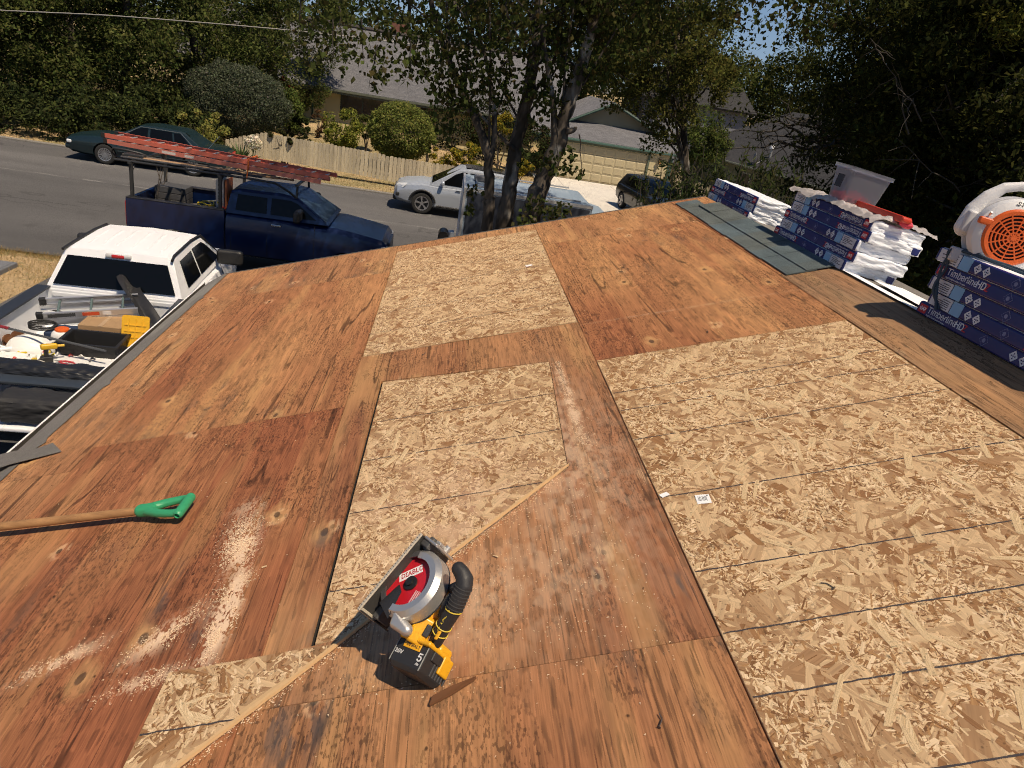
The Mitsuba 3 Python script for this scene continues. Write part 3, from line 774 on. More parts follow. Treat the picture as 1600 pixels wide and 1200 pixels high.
obj('rim', moved(loft([bin_ring(.205, .163, .139), bin_ring(.207, .176, .152), bin_ring(.214, .176, .152), bin_ring(.214, .164, .140)]), bfr), 'frosted', bn, smooth=30)
obj('label', moved(rbox(-.06, .05, -.1535, -.1515, .10, .19, .002), frame(bfr[:3, 0], bfr[:3, 1], bfr[:3, 2], bfr[:3, 3])) if False else moved(box(-.1585, -.1565, -.05, .05, .09, .17), bfr), M(.03, .035, .05, .5), bn)
n = 420
cv, cf = [], []
disc = trimesh.creation.cylinder(.0125, .004, sections=10)
for i in range(n):
    x, y = g.uniform(-.118, .118), g.uniform(-.098, .098)
    z = .012 + g.random() * (.045 + .035 * math.exp(-((x / .08) ** 2 + (y / .08) ** 2)))
    q = trimesh.transformations.random_rotation_matrix(g.random(3)); q[:3, 3] = (x, y, z)
    d = disc.vertices @ q[:3, :3].T + q[:3, 3]; cf.append(disc.faces + len(disc.vertices) * i); cv.append(d)
obj('plastic_cap', moved(trimesh.Trimesh(np.vstack(cv), np.vstack(cf), process=False), bfr), M(.75, .16, .16, .4), None, 'heap of pink red nail caps inside the clear bin', 'nail caps', kind='stuff')

# ------------------------------------------------------------------ leaf blower on the near stack
bw = thing('leaf_blower', 'white leaf blower with round orange fan grille on the near shingle stack', 'leaf blower')
up_ = bz; ax = -R * .93 - S * .37; ax -= up_ * (ax @ up_); ax /= np.linalg.norm(ax); sd = np.cross(up_, ax)      # sd points right in the picture
if sd @ S < 0: sd = -sd
BWO = rp(2.205, 2.93, .375)
fr = frame(sd * .84, up_ * .84, np.cross(sd, up_) * .84, BWO)
WHT, ORG, DGR = M(.60, .60, .61, .42), M(.56, .095, .012, .42), M(.05, .05, .055, .5)
body = lathe([(0, -.075), (.10, -.075), (.165, -.062), (.185, -.03), (.187, .0), (.178, .035), (.150, .052), (.128, .056), (.118, .050), (0, .050)], 56)
obj('fan_housing', moved(body, fr), WHT, bw, smooth=35)
obj('rear_shell', moved(cat(lathe([(0, -.17), (.11, -.165), (.16, -.14), (.19, -.09), (.195, -.075), (.17, -.07), (0, -.07)], 48), rbox(-.215, -.165, -.05, .07, -.10, -.03, .015)), fr), M(.50, .50, .52, .45), bw, smooth=35)
# handle: an arch over the housing
arc = [(-.185, -.02, -.09), (-.178, .07, -.10), (-.15, .15, -.10), (-.10, .215, -.10), (-.03, .245, -.10), (.06, .25, -.10), (.13, .235, -.10), (.17, .20, -.10)]
obj('handle', moved(tm(m3.Manifold.batch_boolean([m3.Manifold.batch_hull([m3.Manifold.sphere(r, 40).scale([1, 1, .75]).translate(list(a)), m3.Manifold.sphere(r2, 40).scale([1, 1, .75]).translate(list(b))]) for a, b, r, r2 in zip(arc[:-1], arc[1:], (.05, .046, .036, .026, .023, .023, .024), (.046, .036, .026, .023, .023, .024, .03))], m3.OpType.Add)), fr), WHT, bw, smooth=45)
grl = [lathe([(r, .054), (r + w, .054), (r + w, .066), (r, .066), (r, .054)], 48) for r, w in ((.022, .007), (.042, .006), (.060, .006), (.078, .006), (.096, .007))] + [lathe([(.112, .048), (.142, .048), (.140, .058), (.130, .068), (.112, .066), (.112, .048)], 56), lathe([(0, .055), (.014, .055), (.014, .068), (0, .068)], 16)]
for a in range(0, 360, 30):
    c, s_ = math.cos(math.radians(a)), math.sin(math.radians(a))
    b = box(.012, .118, -.003, .003, .055, .066); grl.append(moved(b, frame([c, s_, 0], [-s_, c, 0], [0, 0, 1], [0, 0, 0])))
obj('fan_grille', moved(cat(*grl), fr), ORG, bw, smooth=30)
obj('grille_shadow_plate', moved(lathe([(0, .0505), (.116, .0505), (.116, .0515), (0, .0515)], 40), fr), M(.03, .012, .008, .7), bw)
obj('choke_latch', moved(cat(rbox(-.185, -.115, .02, .055, .03, .066, .008), ), fr), ORG, bw, smooth=40)
obj('screw', moved(bar((-.15, .07, .05), (-.15, .085, .064), .006), fr), M(.7, .7, .7, .3, 1), bw)
t = meshkit.text_mesh('STIHL', .020, .001, True); t.apply_transform(frame([math.cos(-.16), math.sin(-.16), 0], [-math.sin(-.16), math.cos(-.16), 0], [0, 0, 1], [-.060, .150, .0505])); 
obj('lettering', moved(t, fr), M(.03, .03, .03, .5), bw)
for b in (rbox(-.20, -.10, -.20, -.125, -.10, -.02, .012), rbox(.03, .07, -.24, -.17, -.06, -.02, .008), rbox(.03, .07, -.24, -.17, -.16, -.12, .008)): obj('foot', moved(b, fr), M(.42, .42, .44, .5), bw, smooth=40)
obj('nozzle', moved(tube([(.02, -.13, -.03), (.16, -.12, -.02), (.30, -.10, -.01), (.5, -.08, 0)], [.05, .045, .04, .035], 16), fr), DGR, bw, smooth=50)
# dark blue rope over the near stack
top3 = rp(1.955, 3.15, .002) + bz * (.0635 * 5) - by * .05
L = lambda a, b, c: top3 + bx * a + by * b + bz * c
pts = [L(.98, .1, .012), L(.8, .12, .012), L(.55, .10, .010), L(.36, .06, .012), L(.25, .03, .014), L(.16, .005, .012), L(.12, -.016, -.02), L(.11, -.012, -.10), L(.14, .0, -.19), L(.17, .014, -.26)]
sp_ = []
P = np.array(pts); tt = np.arange(len(P)); t2 = np.linspace(0, len(P) - 1, 90)
from scipy.interpolate import CubicSpline
C1 = CubicSpline(tt, P)(t2)
rope = [C1, C1 + np.c_[.012 * np.sin(t2 * 3), .012 * np.cos(t2 * 2.3), .006 + 0 * t2]]
obj('rope', cat(*[tube(c, .0065, 8) for c in rope]), M(.03, .05, .075, .8), None, 'dark blue rope hanging over the bundles under the leaf blower', 'rope', smooth=60)

# ------------------------------------------------------------------ circular saw
saw = thing('circular_saw', 'yellow and black cordless circular saw with red blade lying on the cut line', 'circular saw')
RIGHT = math.cos(ROLL) * S - math.sin(ROLL) * UPR
def pix(x, y, D): return EYE + D * (FWD + RIGHT * (x - 800) / 1125 + UP * (600 - y) / 1125)
SC = pix(643, 912, 1.83); view = EYE - SC; view /= np.linalg.norm(view)
a_ = .63 * RIGHT + .77 * UP; a_ -= view * (a_ @ view); a_ /= np.linalg.norm(a_)
c_ = np.cross(view, a_)                                                    # across the disc, in the picture
if c_ @ RIGHT < 0: c_ = -c_
tl = math.radians(47)
sb = math.cos(tl) * view - math.sin(tl) * c_; su = math.sin(tl) * view + math.cos(tl) * c_
SF = frame(a_, sb, su, SC)              # x forward along the shoe, y out of the blade, z away from the shoe
YEL, BLK, ALU = M(.68, .34, .012, .38, 0, .2), M(.022, .022, .024, .55), M(.55, .54, .52, .38, .75)
def put(nm, mesh, mat, parent=saw, smooth=35, label=None): return obj(nm, moved(mesh, SF), mat, parent, label, smooth=smooth)
def ylathe(prof, sec=48):            # turned about y
    t = lathe(prof, sec); v = t.vertices.copy(); t.vertices = np.c_[v[:, 0], v[:, 2], -v[:, 1]]; return t
# blade with teeth
teeth = []
for i in range(48):
    a0 = i * 2 * math.pi / 48
    teeth += [(.0765 * math.cos(a0), .0765 * math.sin(a0)), (.0825 * math.cos(a0 + .05), .0825 * math.sin(a0 + .05)), (.0825 * math.cos(a0 + .075), .0825 * math.sin(a0 + .075)), (.0765 * math.cos(a0 + .08), .0765 * math.sin(a0 + .08))]
blade = yprism(teeth, -.0008, .0008)
bd = put('blade', blade, M(.48, .012, .022, .4, 0, .2), smooth=False)
tx = meshkit.text_mesh('DIABLO', .013, .0004, True); tx.apply_translation([-.030, .026, 0]); v = tx.vertices.copy()
ca, sa = math.cos(-.62), math.sin(-.62)
def onblade(t, ang, y=.0009):
    v = t.vertices.copy(); c, s = math.cos(ang), math.sin(ang); x, z = v[:, 0] * c - v[:, 1] * s, v[:, 0] * s + v[:, 1] * c
    t.vertices = np.c_[-z, y + v[:, 2], -x] if False else np.c_[x, y + v[:, 2], -z]; return t
BA = math.radians(52 + 180 - 15)
put('plate', onblade(box(-.036, .036, .020, .043, 0, .0003), -BA + math.pi), M(.75, .73, .73, .5), bd, False)
put('lettering', onblade(tx, -BA + math.pi, .0013), M(.40, .01, .02, .5), bd, False)
lab = [onblade(box(.028 + .006 * k, .031 + .006 * k, -.05 + .004 * k, -.01, 0, .0004), -BA + 2.4) for k in range(5)]
put('fine_print', cat(*lab), M(.65, .45, .45, .5), bd, False)
put('arbor', cat(ylathe([(0, .001), (.019, .001), (.019, .006), (.010, .007), (.010, .013), (0, .013)], 24)), M(.03, .03, .03, .4, .5), smooth=30)
# upper guard: half ring of cast aluminium
def guard(r0, r1, y0, y1, a0, a1, k=28, lip=.012):
    rings = []
    for a in np.linspace(math.radians(a0), math.radians(a1), k):
        c, s = math.cos(a), math.sin(a)
        rings.append([(r * c, y, r * s) for r, y in ((r0, y1), (r1 - lip, y1), (r1, y1 - lip), (r1, y0), (r1 - .006, y0), (r1 - .006, y1 - lip), (r1 - lip - .002, y1 - .004), (r0, y1 - .004))])
    return loft(rings)
put('upper_guard', guard(.065, .094, -.030, .016, -25, 172), ALU)
put('guard_back', cat(ylathe([(0, -.03), (.095, -.03), (.095, -.034), (0, -.034)])), M(.04, .04, .045, .5))
put('dust_port', tm(m3.Manifold.batch_hull([m3.Manifold.sphere(.010, 16).translate([-.080, .004, .035]), m3.Manifold.sphere(.012, 16).translate([-.098, -.004, .040]), m3.Manifold.sphere(.016, 16).translate([-.09, -.02, .07])])), ALU)
put('lower_guard', guard(.070, .090, -.02, .014, 150, 345, 26, .006), M(.10, .10, .105, .45, .5))
put('guard_lever', hull([(-.02, .012, -.02), (-.085, .016, .0), (-.085, .016, -.03), (-.03, .02, .012), (-.03, .006, -.03), (-.1, .006, .02)]), BLK)
# shoe: an edge-turned plate under everything
put('shoe', cat(rbox(-.130, .112, -.085, .034, -.056, -.0535, .001), rbox(-.130, -.126, -.085, .034, -.056, -.044, .0015)), M(.05, .048, .045, .5, .3), smooth=30)
put('shoe_edge', cat(rbox(-.130, .112, .034, .0384, -.0575, -.047, .0012), rbox(-.132, -.120, -.03, .036, -.0575, -.050, .0012)), M(.52, .46, .36, .5, .2))
put('shoe_scale', cat(*[box(x, x + .0015, .0385, .0390, -.056, -.050) for x in np.arange(-.125, .108, .0085)]), M(.05, .05, .05, .5), smooth=False)
for b in (rbox(.090, .112, -.07, .02, -.053, -.02, .004), rbox(.085, .125, -.02, .010, -.048, -.03, .004), rbox(-.122, -.09, -.06, -.01, -.053, -.03, .004)): put('shoe_bracket', b, M(.06, .06, .06, .5))
put('bevel_plate', cat(rbox(.108, .116, -.055, .025, -.05, .008, .003), rbox(.118, .126, -.045, .0, -.03, -.010, .003), bar((.108, -.03, -.01), (.132, -.03, -.01), .008, 12)), ALU)
# motor, gear case, handle, battery: set along the lines they follow
def sph(p, r): return m3.Manifold.sphere(r, 18).translate(list(map(float, p)))
def chain(ps): return m3.Manifold.batch_boolean([m3.Manifold.batch_hull([sph(*a), sph(*b)]) for a, b in zip(ps[:-1], ps[1:])], m3.OpType.Add)
def loop_(p, d, r):
    d = d / np.linalg.norm(d); a = np.cross(d, view); a /= np.linalg.norm(a); b = np.cross(d, a)
    return tube([p + r * (math.cos(q) * a + math.sin(q) * b) for q in np.linspace(0, 6.2832, 25)], .0016, 6, False)
def raw(nm, mesh, mat, parent=saw, smooth=35): return obj(nm, mesh, mat, parent, smooth=smooth)
def block(p, ax, ay, az, dims, r=.008):
    return moved(rbox(-dims[0] / 2, dims[0] / 2, -dims[1] / 2, dims[1] / 2, -dims[2] / 2, dims[2] / 2, r), frame(ax, ay, az, p))
E1 = .95 * RIGHT - .31 * UP + .79 * view; E1 /= np.linalg.norm(E1)
E3 = .75 * view + .47 * UP - .47 * RIGHT; E3 -= E1 * (E3 @ E1); E3 /= np.linalg.norm(E3)       # the face with the name looks this way
E2 = np.cross(E3, E1)                                                                          # up the battery
if E2 @ UP < 0: E2 = -E2
BC = pix(640, 1021, 1.765)
raw('motor', tm(m3.Manifold.batch_hull([sph(pix(688, 925, 1.90), .030), sph(pix(672, 950, 1.88), .040), sph(pix(655, 972, 1.86), .032), sph(pix(700, 948, 1.90), .026)])), YEL, smooth=40)
raw('gear_case', tm(m3.Manifold.batch_hull([sph(pix(x, y, D), .007) for x, y in ((692, 910), (709, 930), (695, 951), (677, 972), (660, 966), (678, 930)) for D in (1.815, 1.88)])), YEL, smooth=40)
raw('gear_cover', tm(m3.Manifold.batch_hull([sph(pix(x, y, 1.812), .006) for x, y in ((690, 922), (700, 932), (690, 948), (678, 958))])), YEL, smooth=40)
for x, y in ((692, 916), (703, 931), (672, 962)): raw('screw', tm(m3.Manifold.batch_hull([sph(pix(x, y, 1.806), .0028), sph(pix(x, y, 1.812), .0028)])), BLK)
nd = pix(650, 1000, 1.79) - pix(676, 955, 1.81); nd /= np.linalg.norm(nd); nx = np.cross(nd, view); nx /= np.linalg.norm(nx)
raw('neck', block(pix(658, 984, 1.80), nx, np.cross(nd, nx), nd, (.052, .05, .075), .010), YEL, smooth=35)
raw('neck_collar', block(pix(651, 1000, 1.80), nx, np.cross(nd, nx), nd, (.056, .054, .026), .010), M(.045, .042, .040, .7), smooth=35)
nv_ = block(pix(668, 986, 1.775), nx, np.cross(nd, nx), nd, (.016, .006, .030), .002)
raw('vent', nv_, BLK)
HP = [(pix(681, 1002, 1.78), .020), (pix(688, 988, 1.77), .0215), (pix(696, 973, 1.76), .022), (pix(709, 953, 1.75), .0225), (pix(717, 934, 1.745), .023), (pix(725, 916, 1.745), .024), (pix(726, 905, 1.75), .0245), (pix(722, 896, 1.755), .0225), (pix(717, 889, 1.76), .0205)]
HP = [(p, r * .88) for p, r in HP]
hg = chain(HP) + chain([(pix(724, 914, 1.755), .015), (pix(714, 918, 1.79), .015), (pix(704, 922, 1.83), .014)])
raw('handle', tm(hg), BLK, smooth=45)
GRIP = M(.035, .035, .037, .85)
for f_ in np.linspace(.1, .95, 7):
    raw('grip_rib', loop_(HP[3][0] * (1 - f_) + HP[5][0] * f_, HP[5][0] - HP[3][0], .0212), GRIP)
def loop(p, d, r):
    d = d / np.linalg.norm(d); a = np.cross(d, view); a /= np.linalg.norm(a); b = np.cross(d, a)
    return tube([p + r * (math.cos(q) * a + math.sin(q) * b) for q in np.linspace(0, 6.2832, 25)], .0015, 6, False)
hd_ = [HP[i + 1][0] - HP[i][0] for i in range(8)]
raw('handle_trim', cat(loop(HP[1][0] * .3 + HP[2][0] * .7, hd_[1], .0202), loop(HP[3][0], hd_[3] + UP * .01, .0206), loop(HP[1][0], hd_[1], .0197),
    tube([HP[i][0] * (1 - f) + HP[i + 1][0] * f + view * .0182 - RIGHT * (.009 - .004 * math.sin(9 * f + i)) for i in (1, 2) for f in (0, .25, .5, .75, 1)], .0014, 6)), M(.60, .45, .05, .4))
raw('trigger', tm(chain([(pix(690, 962, 1.785), .010), (pix(697, 945, 1.775), .011), (pix(704, 932, 1.775), .009)])), BLK, smooth=40)
raw('grip_inlay', block(pix(686, 989, 1.748), E1, np.cross(nd, E1), nd, (.010, .006, .035), .003), YEL)
bt_ = raw('battery', tm(m3.Manifold.batch_hull([man(block(BC - E3 * .052, E1, E2, E3, (.100, .062, .108), .006)), man(block(BC - E3 * .052 - E2 * .034, E1, E2, E3, (.086, .012, .094), .004))])), M(.022, .022, .024, .5), smooth=30)
raw('rib', cat(*[block(BC - E3 * (.045 + .013 * k) + E1 * .0505 - E2 * .008, E1, E2, E3, (.004, .034, .006), .001) for k in range(6)]), M(.045, .045, .048, .5), bt_)
for q in (1, -1): raw('edge_line', tube([BC + E1 * .048 * q + E2 * .027 + E3 * .002, BC + E1 * .048 * q - E2 * .03 + E3 * .002], .0012, 6), M(.25, .26, .25, .4), bt_)
raw('brand_plate', cat(block(BC + E2 * .019 + E3 * .0030, E1, E2, E3, (.054, .017, .003), .001)), YEL, bt_)
ft = raw('battery_foot', cat(block(BC + E2 * .036 - E3 * .045, E1, E2, E3, (.102, .014, .110), .005), block(BC + E2 * .044 - E3 * .07 + E1 * .024, E1, E2, E3, (.052, .030, .06), .010), block(BC + E2 * .014 - E3 * .085 + E1 * .053, E1, E2, E3, (.010, .046, .045), .004)), YEL, smooth=35)
raw('foot_side', block(BC + E2 * .018 - E3 * .050 + E1 * .051, E1, E2, E3, (.008, .024, .060), .003), BLK, ft)
def bface(s, h, x, z, up=.0036):
    t = meshkit.text_mesh(s, h, .0005, True); t.apply_transform(frame(E1, E2, E3, BC + E1 * x + E2 * z + E3 * up)); return t
raw('lettering', bface('DEWALT', .0075, -.0178, .0155, .0046), M(.02, .02, .02, .5), bt_, False)
raw('rating', cat(bface('20V', .0095, -.044, -.008), bface('5', .019, .028, -.010), bface('Ah', .006, .032, -.020)), M(.62, .62, .62, .5), bt_, False)

# ------------------------------------------------------------------ ground, street, yards
SKYEND = 160
def dry_color(p, n, uv):
    a, b = fbm(p.x * .5, p.y * .5, 3, 4), fbm(p.x * 5, p.y * 5, 1, 4)
    c = mix([.30, .215, .12], [.20, .165, .085], smoothstep(.35, .65, a))
    c = mix(c, [.13, .12, .05], smoothstep(.58, .75, b) * .7)
    return mi.Color3f(c * (.7 + .6 * noise(p.x * 40, p.y * 40)))
PM('dry_ground', dry_color, .95, lambda p, n, uv: .02 * fbm(p.x * 14, p.y * 14, 2, 4), eps=.01)
def asphalt_color(p, n, uv):
    a, s = fbm(p.x * .35, p.y * 1.3, 5, 4), noise(p.x * 70, p.y * 70)
    lane = smoothstep(.5, .0, dr.abs(p.y - 23.3)) * .0
    c = mix([.070, .069, .071], [.100, .098, .099], a) * (.82 + .36 * s)
    crack = .6 * smoothstep(.006, .002, dr.abs(fbm(p.x * .22 + 4, p.y * .35, 8, 4) - .5)) * smoothstep(.45, .6, noise(p.x * .4, p.y * .4, 6))
    seam = smoothstep(.035, .015, dr.abs(p.y - 19.9 - .06 * fbm(p.x * .8, 2, 2))) * smoothstep(1.0, .8, dr.abs(p.x + 10.3))
    old = smoothstep(.09, .04, dr.abs(p.y - 23.25 - .06 * fbm(p.x * 2, 0, 1))) * smoothstep(.35, .7, fbm(p.x * 2.0, p.y * 9, 3, 3))
    c = c * (1 - .45 * dr.maximum(crack, seam))
    oil = smoothstep(.62, .75, fbm(p.x * .9, p.y * .9, 11, 3)) * smoothstep(1.6, .4, dr.abs(p.y - 18.2))
    tr = fbm(p.x * .08, p.y * 1.1, 21, 3)
    rep = smoothstep(.49, .52, fbm(p.x * .10, p.y * .16, 31, 2)) * .14
    c = c * (1 - .35 * oil) * (.86 + .28 * tr) * (1 - rep)
    return mi.Color3f(c * (1 - .5 * old) + mi.Color3f(.20, .197, .19) * .5 * old)
PM('asphalt', asphalt_color, .9, lambda p, n, uv: .004 * fbm(p.x * 30, p.y * 30, 2, 3), eps=.01)
def conc_color(p, n, uv):
    a = fbm(p.x * .8, p.y * .8, p.z * .8, 4)
    j = smoothstep(.02, .008, dr.abs(p.x / 3 - dr.round(p.x / 3)) * 3) + smoothstep(.02, .008, dr.abs(p.y / 3 - dr.round(p.y / 3)) * 3)
    return mi.Color3f(mix([.50, .47, .42], [.38, .36, .33], a) * (.88 + .2 * noise(p.x * 35, p.y * 35, p.z * 35)) * (1 - .5 * dr.clip(j, 0, 1)))
PM('concrete', conc_color, .9)


def terrain(x, y):
    """height of the yards: street level, rising behind the far kerb on the left"""
    x, y = np.asarray(x, float), np.asarray(y, float)
    bank = np.clip((y - 31) / 9, 0, 1) ** 1.2 * .75
    return bank * np.clip((4.0 - x) / 5, 0, 1) - .03 + .0 * x


gx = np.unique(np.r_[np.linspace(-400, -40, 20), np.linspace(-40, 40, 121), np.linspace(40, 400, 20)]); gy = np.unique(np.r_[np.linspace(-60, 10, 15), np.linspace(10, 70, 101), np.linspace(70, 600, 30)])
X, Y = np.meshgrid(gx, gy, indexing='ij')
Z = terrain(X, Y) - np.where((Y > 15.4) & (Y < 28.3), .12, .0) + .03 * (meshkit.fbm(np.stack([X * .6, Y * .6, X * 0], -1), 3) - .5)
gg = grid(len(gx), len(gy))
obj('ground', trimesh.Trimesh(np.stack([X, Y, Z], -1).reshape(-1, 3), np.vstack([gg[:, [0, 1, 2]], gg[:, [0, 2, 3]]]), process=False), 'dry_ground', kind='structure', smooth=True)
def sheet(x0, x1, y0, y1, z): return trimesh.Trimesh([[x0, y0, z], [x1, y0, z], [x1, y1, z], [x0, y1, z]], [[0, 1, 2], [0, 2, 3]], process=False)
obj('street', sheet(-400, 400, 15.5, 28.15, 0.0), 'asphalt', kind='structure')
kerb = key('kerb')
obj_k = trimesh.util.concatenate([rbox(-60 + 3 * i, -60 + 3 * i + 2.985, 28.15, 28.42, -.1, .045, .02, 6) for i in range(20, 31)] + [rbox(-60 + 3 * i, -60 + 3 * i + 2.985, 28.15, 28.42, -.1, .045, .02, 6) for i in range(0, 20)])
scene[kerb] = mikit.ply(obj_k, M(.15, .14, .125, .9), smooth=40); labels[kerb] = {'kind': 'structure'}
obj('driveway', sheet(4.6, 12.3, 28.43, 40.9, .035), 'concrete', kind='structure')
obj('house_driveway', sheet(-7.3, -1.7, -3, 15.5, .02), 'asphalt', kind='structure')


# ---------- leaves, blades and branches
LEAF = VC('leaf', .45, thin=.75)
GRASS = VC('dry_grass', .8, thin=.5)


def leaves(P, size, g, cols, up=0.9, aspect=.55, droop=0.0, fold=.15):
    """kite shaped leaves at the points P"""
    n = len(P); d = g.normal(size=(n, 3)); d[:, 2] -= droop; d /= np.linalg.norm(d, axis=1, keepdims=True)
    q = g.normal(size=(n, 3)); q[:, 2] += up * 2; w = np.cross(d, q); w /= np.linalg.norm(w, axis=1, keepdims=True) + 1e-9
    nn = np.cross(w, d); L = (size * g.uniform(.6, 1.25, n))[:, None]
    a, b = P - d * L * .5, P + d * L * .5; m = P - d * L * .08 + nn * L * fold
    V = np.stack([a, m + w * L * aspect * .5 - nn * L * fold * 1.6, b, m - w * L * aspect * .5 - nn * L * fold * 1.6], 1).reshape(-1, 3)
    i = np.arange(n) * 4
    F = np.vstack([np.c_[i, i + 1, i + 2], np.c_[i, i + 2, i + 3]])
    cols = np.asarray(cols, float); k = g.integers(0, len(cols), n)
    c = cols[k] * g.uniform(.65, 1.3, (n, 1)) * (1 + g.normal(0, .06, (n, 3)))
    return V, F, np.repeat(np.clip(c, .002, .95), 4, 0)


def ball(n, g, shell=.5):
    d = g.normal(size=(n, 3)); d /= np.linalg.norm(d, axis=1, keepdims=True)
    return d * (shell + (1 - shell) * g.random((n, 1)) ** .6)


def crown_points(g, centre, radii, clumps, per, crad, shell=.45, flat=.75, zmin=None):
    """clump centres through an ellipsoid, leaves through each clump: returns (leaf points, clump centres)"""
    c = ball(clumps, g, shell) * np.asarray(radii) + centre
    if zmin is not None: c[:, 2] = np.maximum(c[:, 2], zmin + g.random(clumps) * .5)
    cr = crad * g.uniform(.6, 1.35, clumps)
    P = (c[:, None] + ball(clumps * per, g, .35).reshape(clumps, per, 3) * cr[:, None, None] * np.array([1, 1, flat])).reshape(-1, 3)
    return P, c


def add_leaves(name, parent, P, size, g, cols, **k):
    V, F, C = leaves(P, size, g, cols, **k)
    return obj(name, (V, F), LEAF, parent, color=C)


def limb_path(a, b, g, wob=.08, n=7):
    a, b = np.asarray(a, float), np.asarray(b, float); t = np.linspace(0, 1, n)[:, None]; L = np.linalg.norm(b - a)
    p = a + (b - a) * t + g.normal(0, wob * L * .35, (n, 3)) * (t * (1 - t)) * 2
    p[:, 2] += L * .08 * (t * (1 - t))[:, 0]
    return p


BARKS = {}
def bark_color(p, n, uv):
    a = fbm(p.x * 9, p.y * 9, p.z * 3.5, 4); v = noise(p.x * 30, p.y * 30, p.z * 7)
    c = mix([.125, .105, .085], [.045, .037, .03], smoothstep(.35, .62, a)) * (.6 + .8 * v)
    w = smoothstep(.60, .72, fbm(p.x * 4, p.y * 4, p.z * 2.2 + 9, 3))
    return mi.Color3f(c * (1 - w) + mi.Color3f(.26, .245, .22) * w)
PM('bark', bark_color, .9, lambda p, n, uv: .012 * fbm(p.x * 22, p.y * 22, p.z * 6, 4), eps=.006)
DBARK = M(.055, .045, .035, .9)

# ------------------------------------------------------------------ vehicles (local frame: x forward from the tail, y to the left, z up)
GLASSD = M(.003, .0035, .004, .08, 0, .0, .30); TYRE = M(.018, .018, .018, .85); CHROME = M(.75, .75, .76, .12, 1.0); BLACKP = M(.016, .016, .017, .5); RIMS = M(.50, .50, .52, .28, .85)
LAMP = M(.62, .64, .66, .12, 0, 1.0); TAIL = M(.38, .012, .012, .15, 0, 1.0); GREYIN = M(.09, .09, .09, .8); DARKIN = M(.012, .012, .012, .9)


def body_ring(x, zb, zs, zm, zt, w, crown=.02, sh=.82):
    half = [(.78 * w, zb), (.95 * w, zs), (w, zm), (.985 * w, zm + .45 * (zt - zm)), (.945 * w, zm + .80 * (zt - zm)), (sh * w, zt)]
    return [(x, -y, z) for y, z in half] + [(x, 0, zt + crown)] + [(x, y, z) for y, z in half[::-1]] + [(x, 0, zb)]


def wells(body, xs, r, w, z):
    m = man(body)
    for x in xs:
        for s in (1, -1):
            m = m - m3.Manifold.cylinder(.34, r, r, 36).rotate([90, 0, 0]).translate([x, s * (w + .02) + (.0 if s > 0 else .34), z])
    return tm(m)


def add_wheel(parent, F, x, y, r, side, style=5, width=.21, rim=RIMS):
    """y: outer face; side +1 left, -1 right"""
    def yl(prof, sec=36):
        t = lathe(prof, sec); v = t.vertices.copy(); t.vertices = np.c_[v[:, 0] + x, y - side * v[:, 2], v[:, 1] + r]
        if t.volume < 0: t.invert()
        return t
    wk = obj('wheel', moved(yl([(r * .62, width), (r * .93, width), (r, width * .85), (r, width * .15), (r * .95, .012), (r * .80, 0), (r * .66, .010), (r * .62, .03), (r * .62, width)]), F), TYRE, parent, smooth=40)
    parts = [yl([(r * .60, .012), (r * .665, .010), (r * .665, width * .6), (r * .58, width * .6), (r * .60, .012)]), yl([(0, .022), (r * .16, .022), (r * .18, .04), (r * .18, .07), (0, .07)], 20)]
    for i in range(style):
        a = i * 2 * math.pi / style + .2; da = .17 if style < 8 else .09
        p = []
        for rr, d, yy in ((.12, da * 2.2, .025), (.62, da, .018)):
            for s in (-1, 1):
                for dep in (0, .03):
                    p.append((x + r * rr * math.cos(a + s * d), y - side * (yy + dep), r + r * rr * math.sin(a + s * d)))
        parts.append(hull(p))
    obj('rim', moved(cat(*parts), F), rim, wk, smooth=30)
    obj('brake_disc', moved(yl([(0, .09), (r * .6, .09), (r * .6, .10), (0, .10)], 24), F), M(.05, .05, .05, .5, .5), wk)
    return wk


def panel(pts, off, F, th=.004):
    """a thin convex pane through the points, standing proud by off along its normal"""
    p = np.asarray(pts, float); n = np.cross(p[1] - p[0], p[2] - p[0]); n /= np.linalg.norm(n); c = p.mean(0)
    if n @ (c - np.array([c[0] * .0 + off[1], 0, off[2]])) < 0: n = -n
    v = np.vstack([p + n * off[0], p - n * th]); m = len(p); i = np.arange(m); j = (i + 1) % m
    f = np.vstack([[[0, k, k + 1] for k in range(1, m - 1)], [[m, m + k + 1, m + k] for k in range(1, m - 1)], np.c_[i, i + m, j + m], np.c_[i, j + m, j]])
    t = trimesh.Trimesh(v, f, process=False)
    if t.volume < 0: t.invert()
    return moved(t, F)


def greenhouse(st, wb, k, zb, roofcrown=.03):
    rings = []
    for x, zt in st:
        wt = wb - k * (zt - zb); e = min(.05, (zt - zb) * .4)
        rings.append([(x, -wb, zb - .03), (x, -(wt + k * e * .6), zt - e), (x, -(wt - e * 1.2), zt), (x, 0, zt + roofcrown * min(1, (zt - zb) * 3)), (x, wt - e * 1.2, zt), (x, wt + k * e * .6, zt - e), (x, wb, zb - .03), (x, 0, zb - .05)])
    return loft(rings)


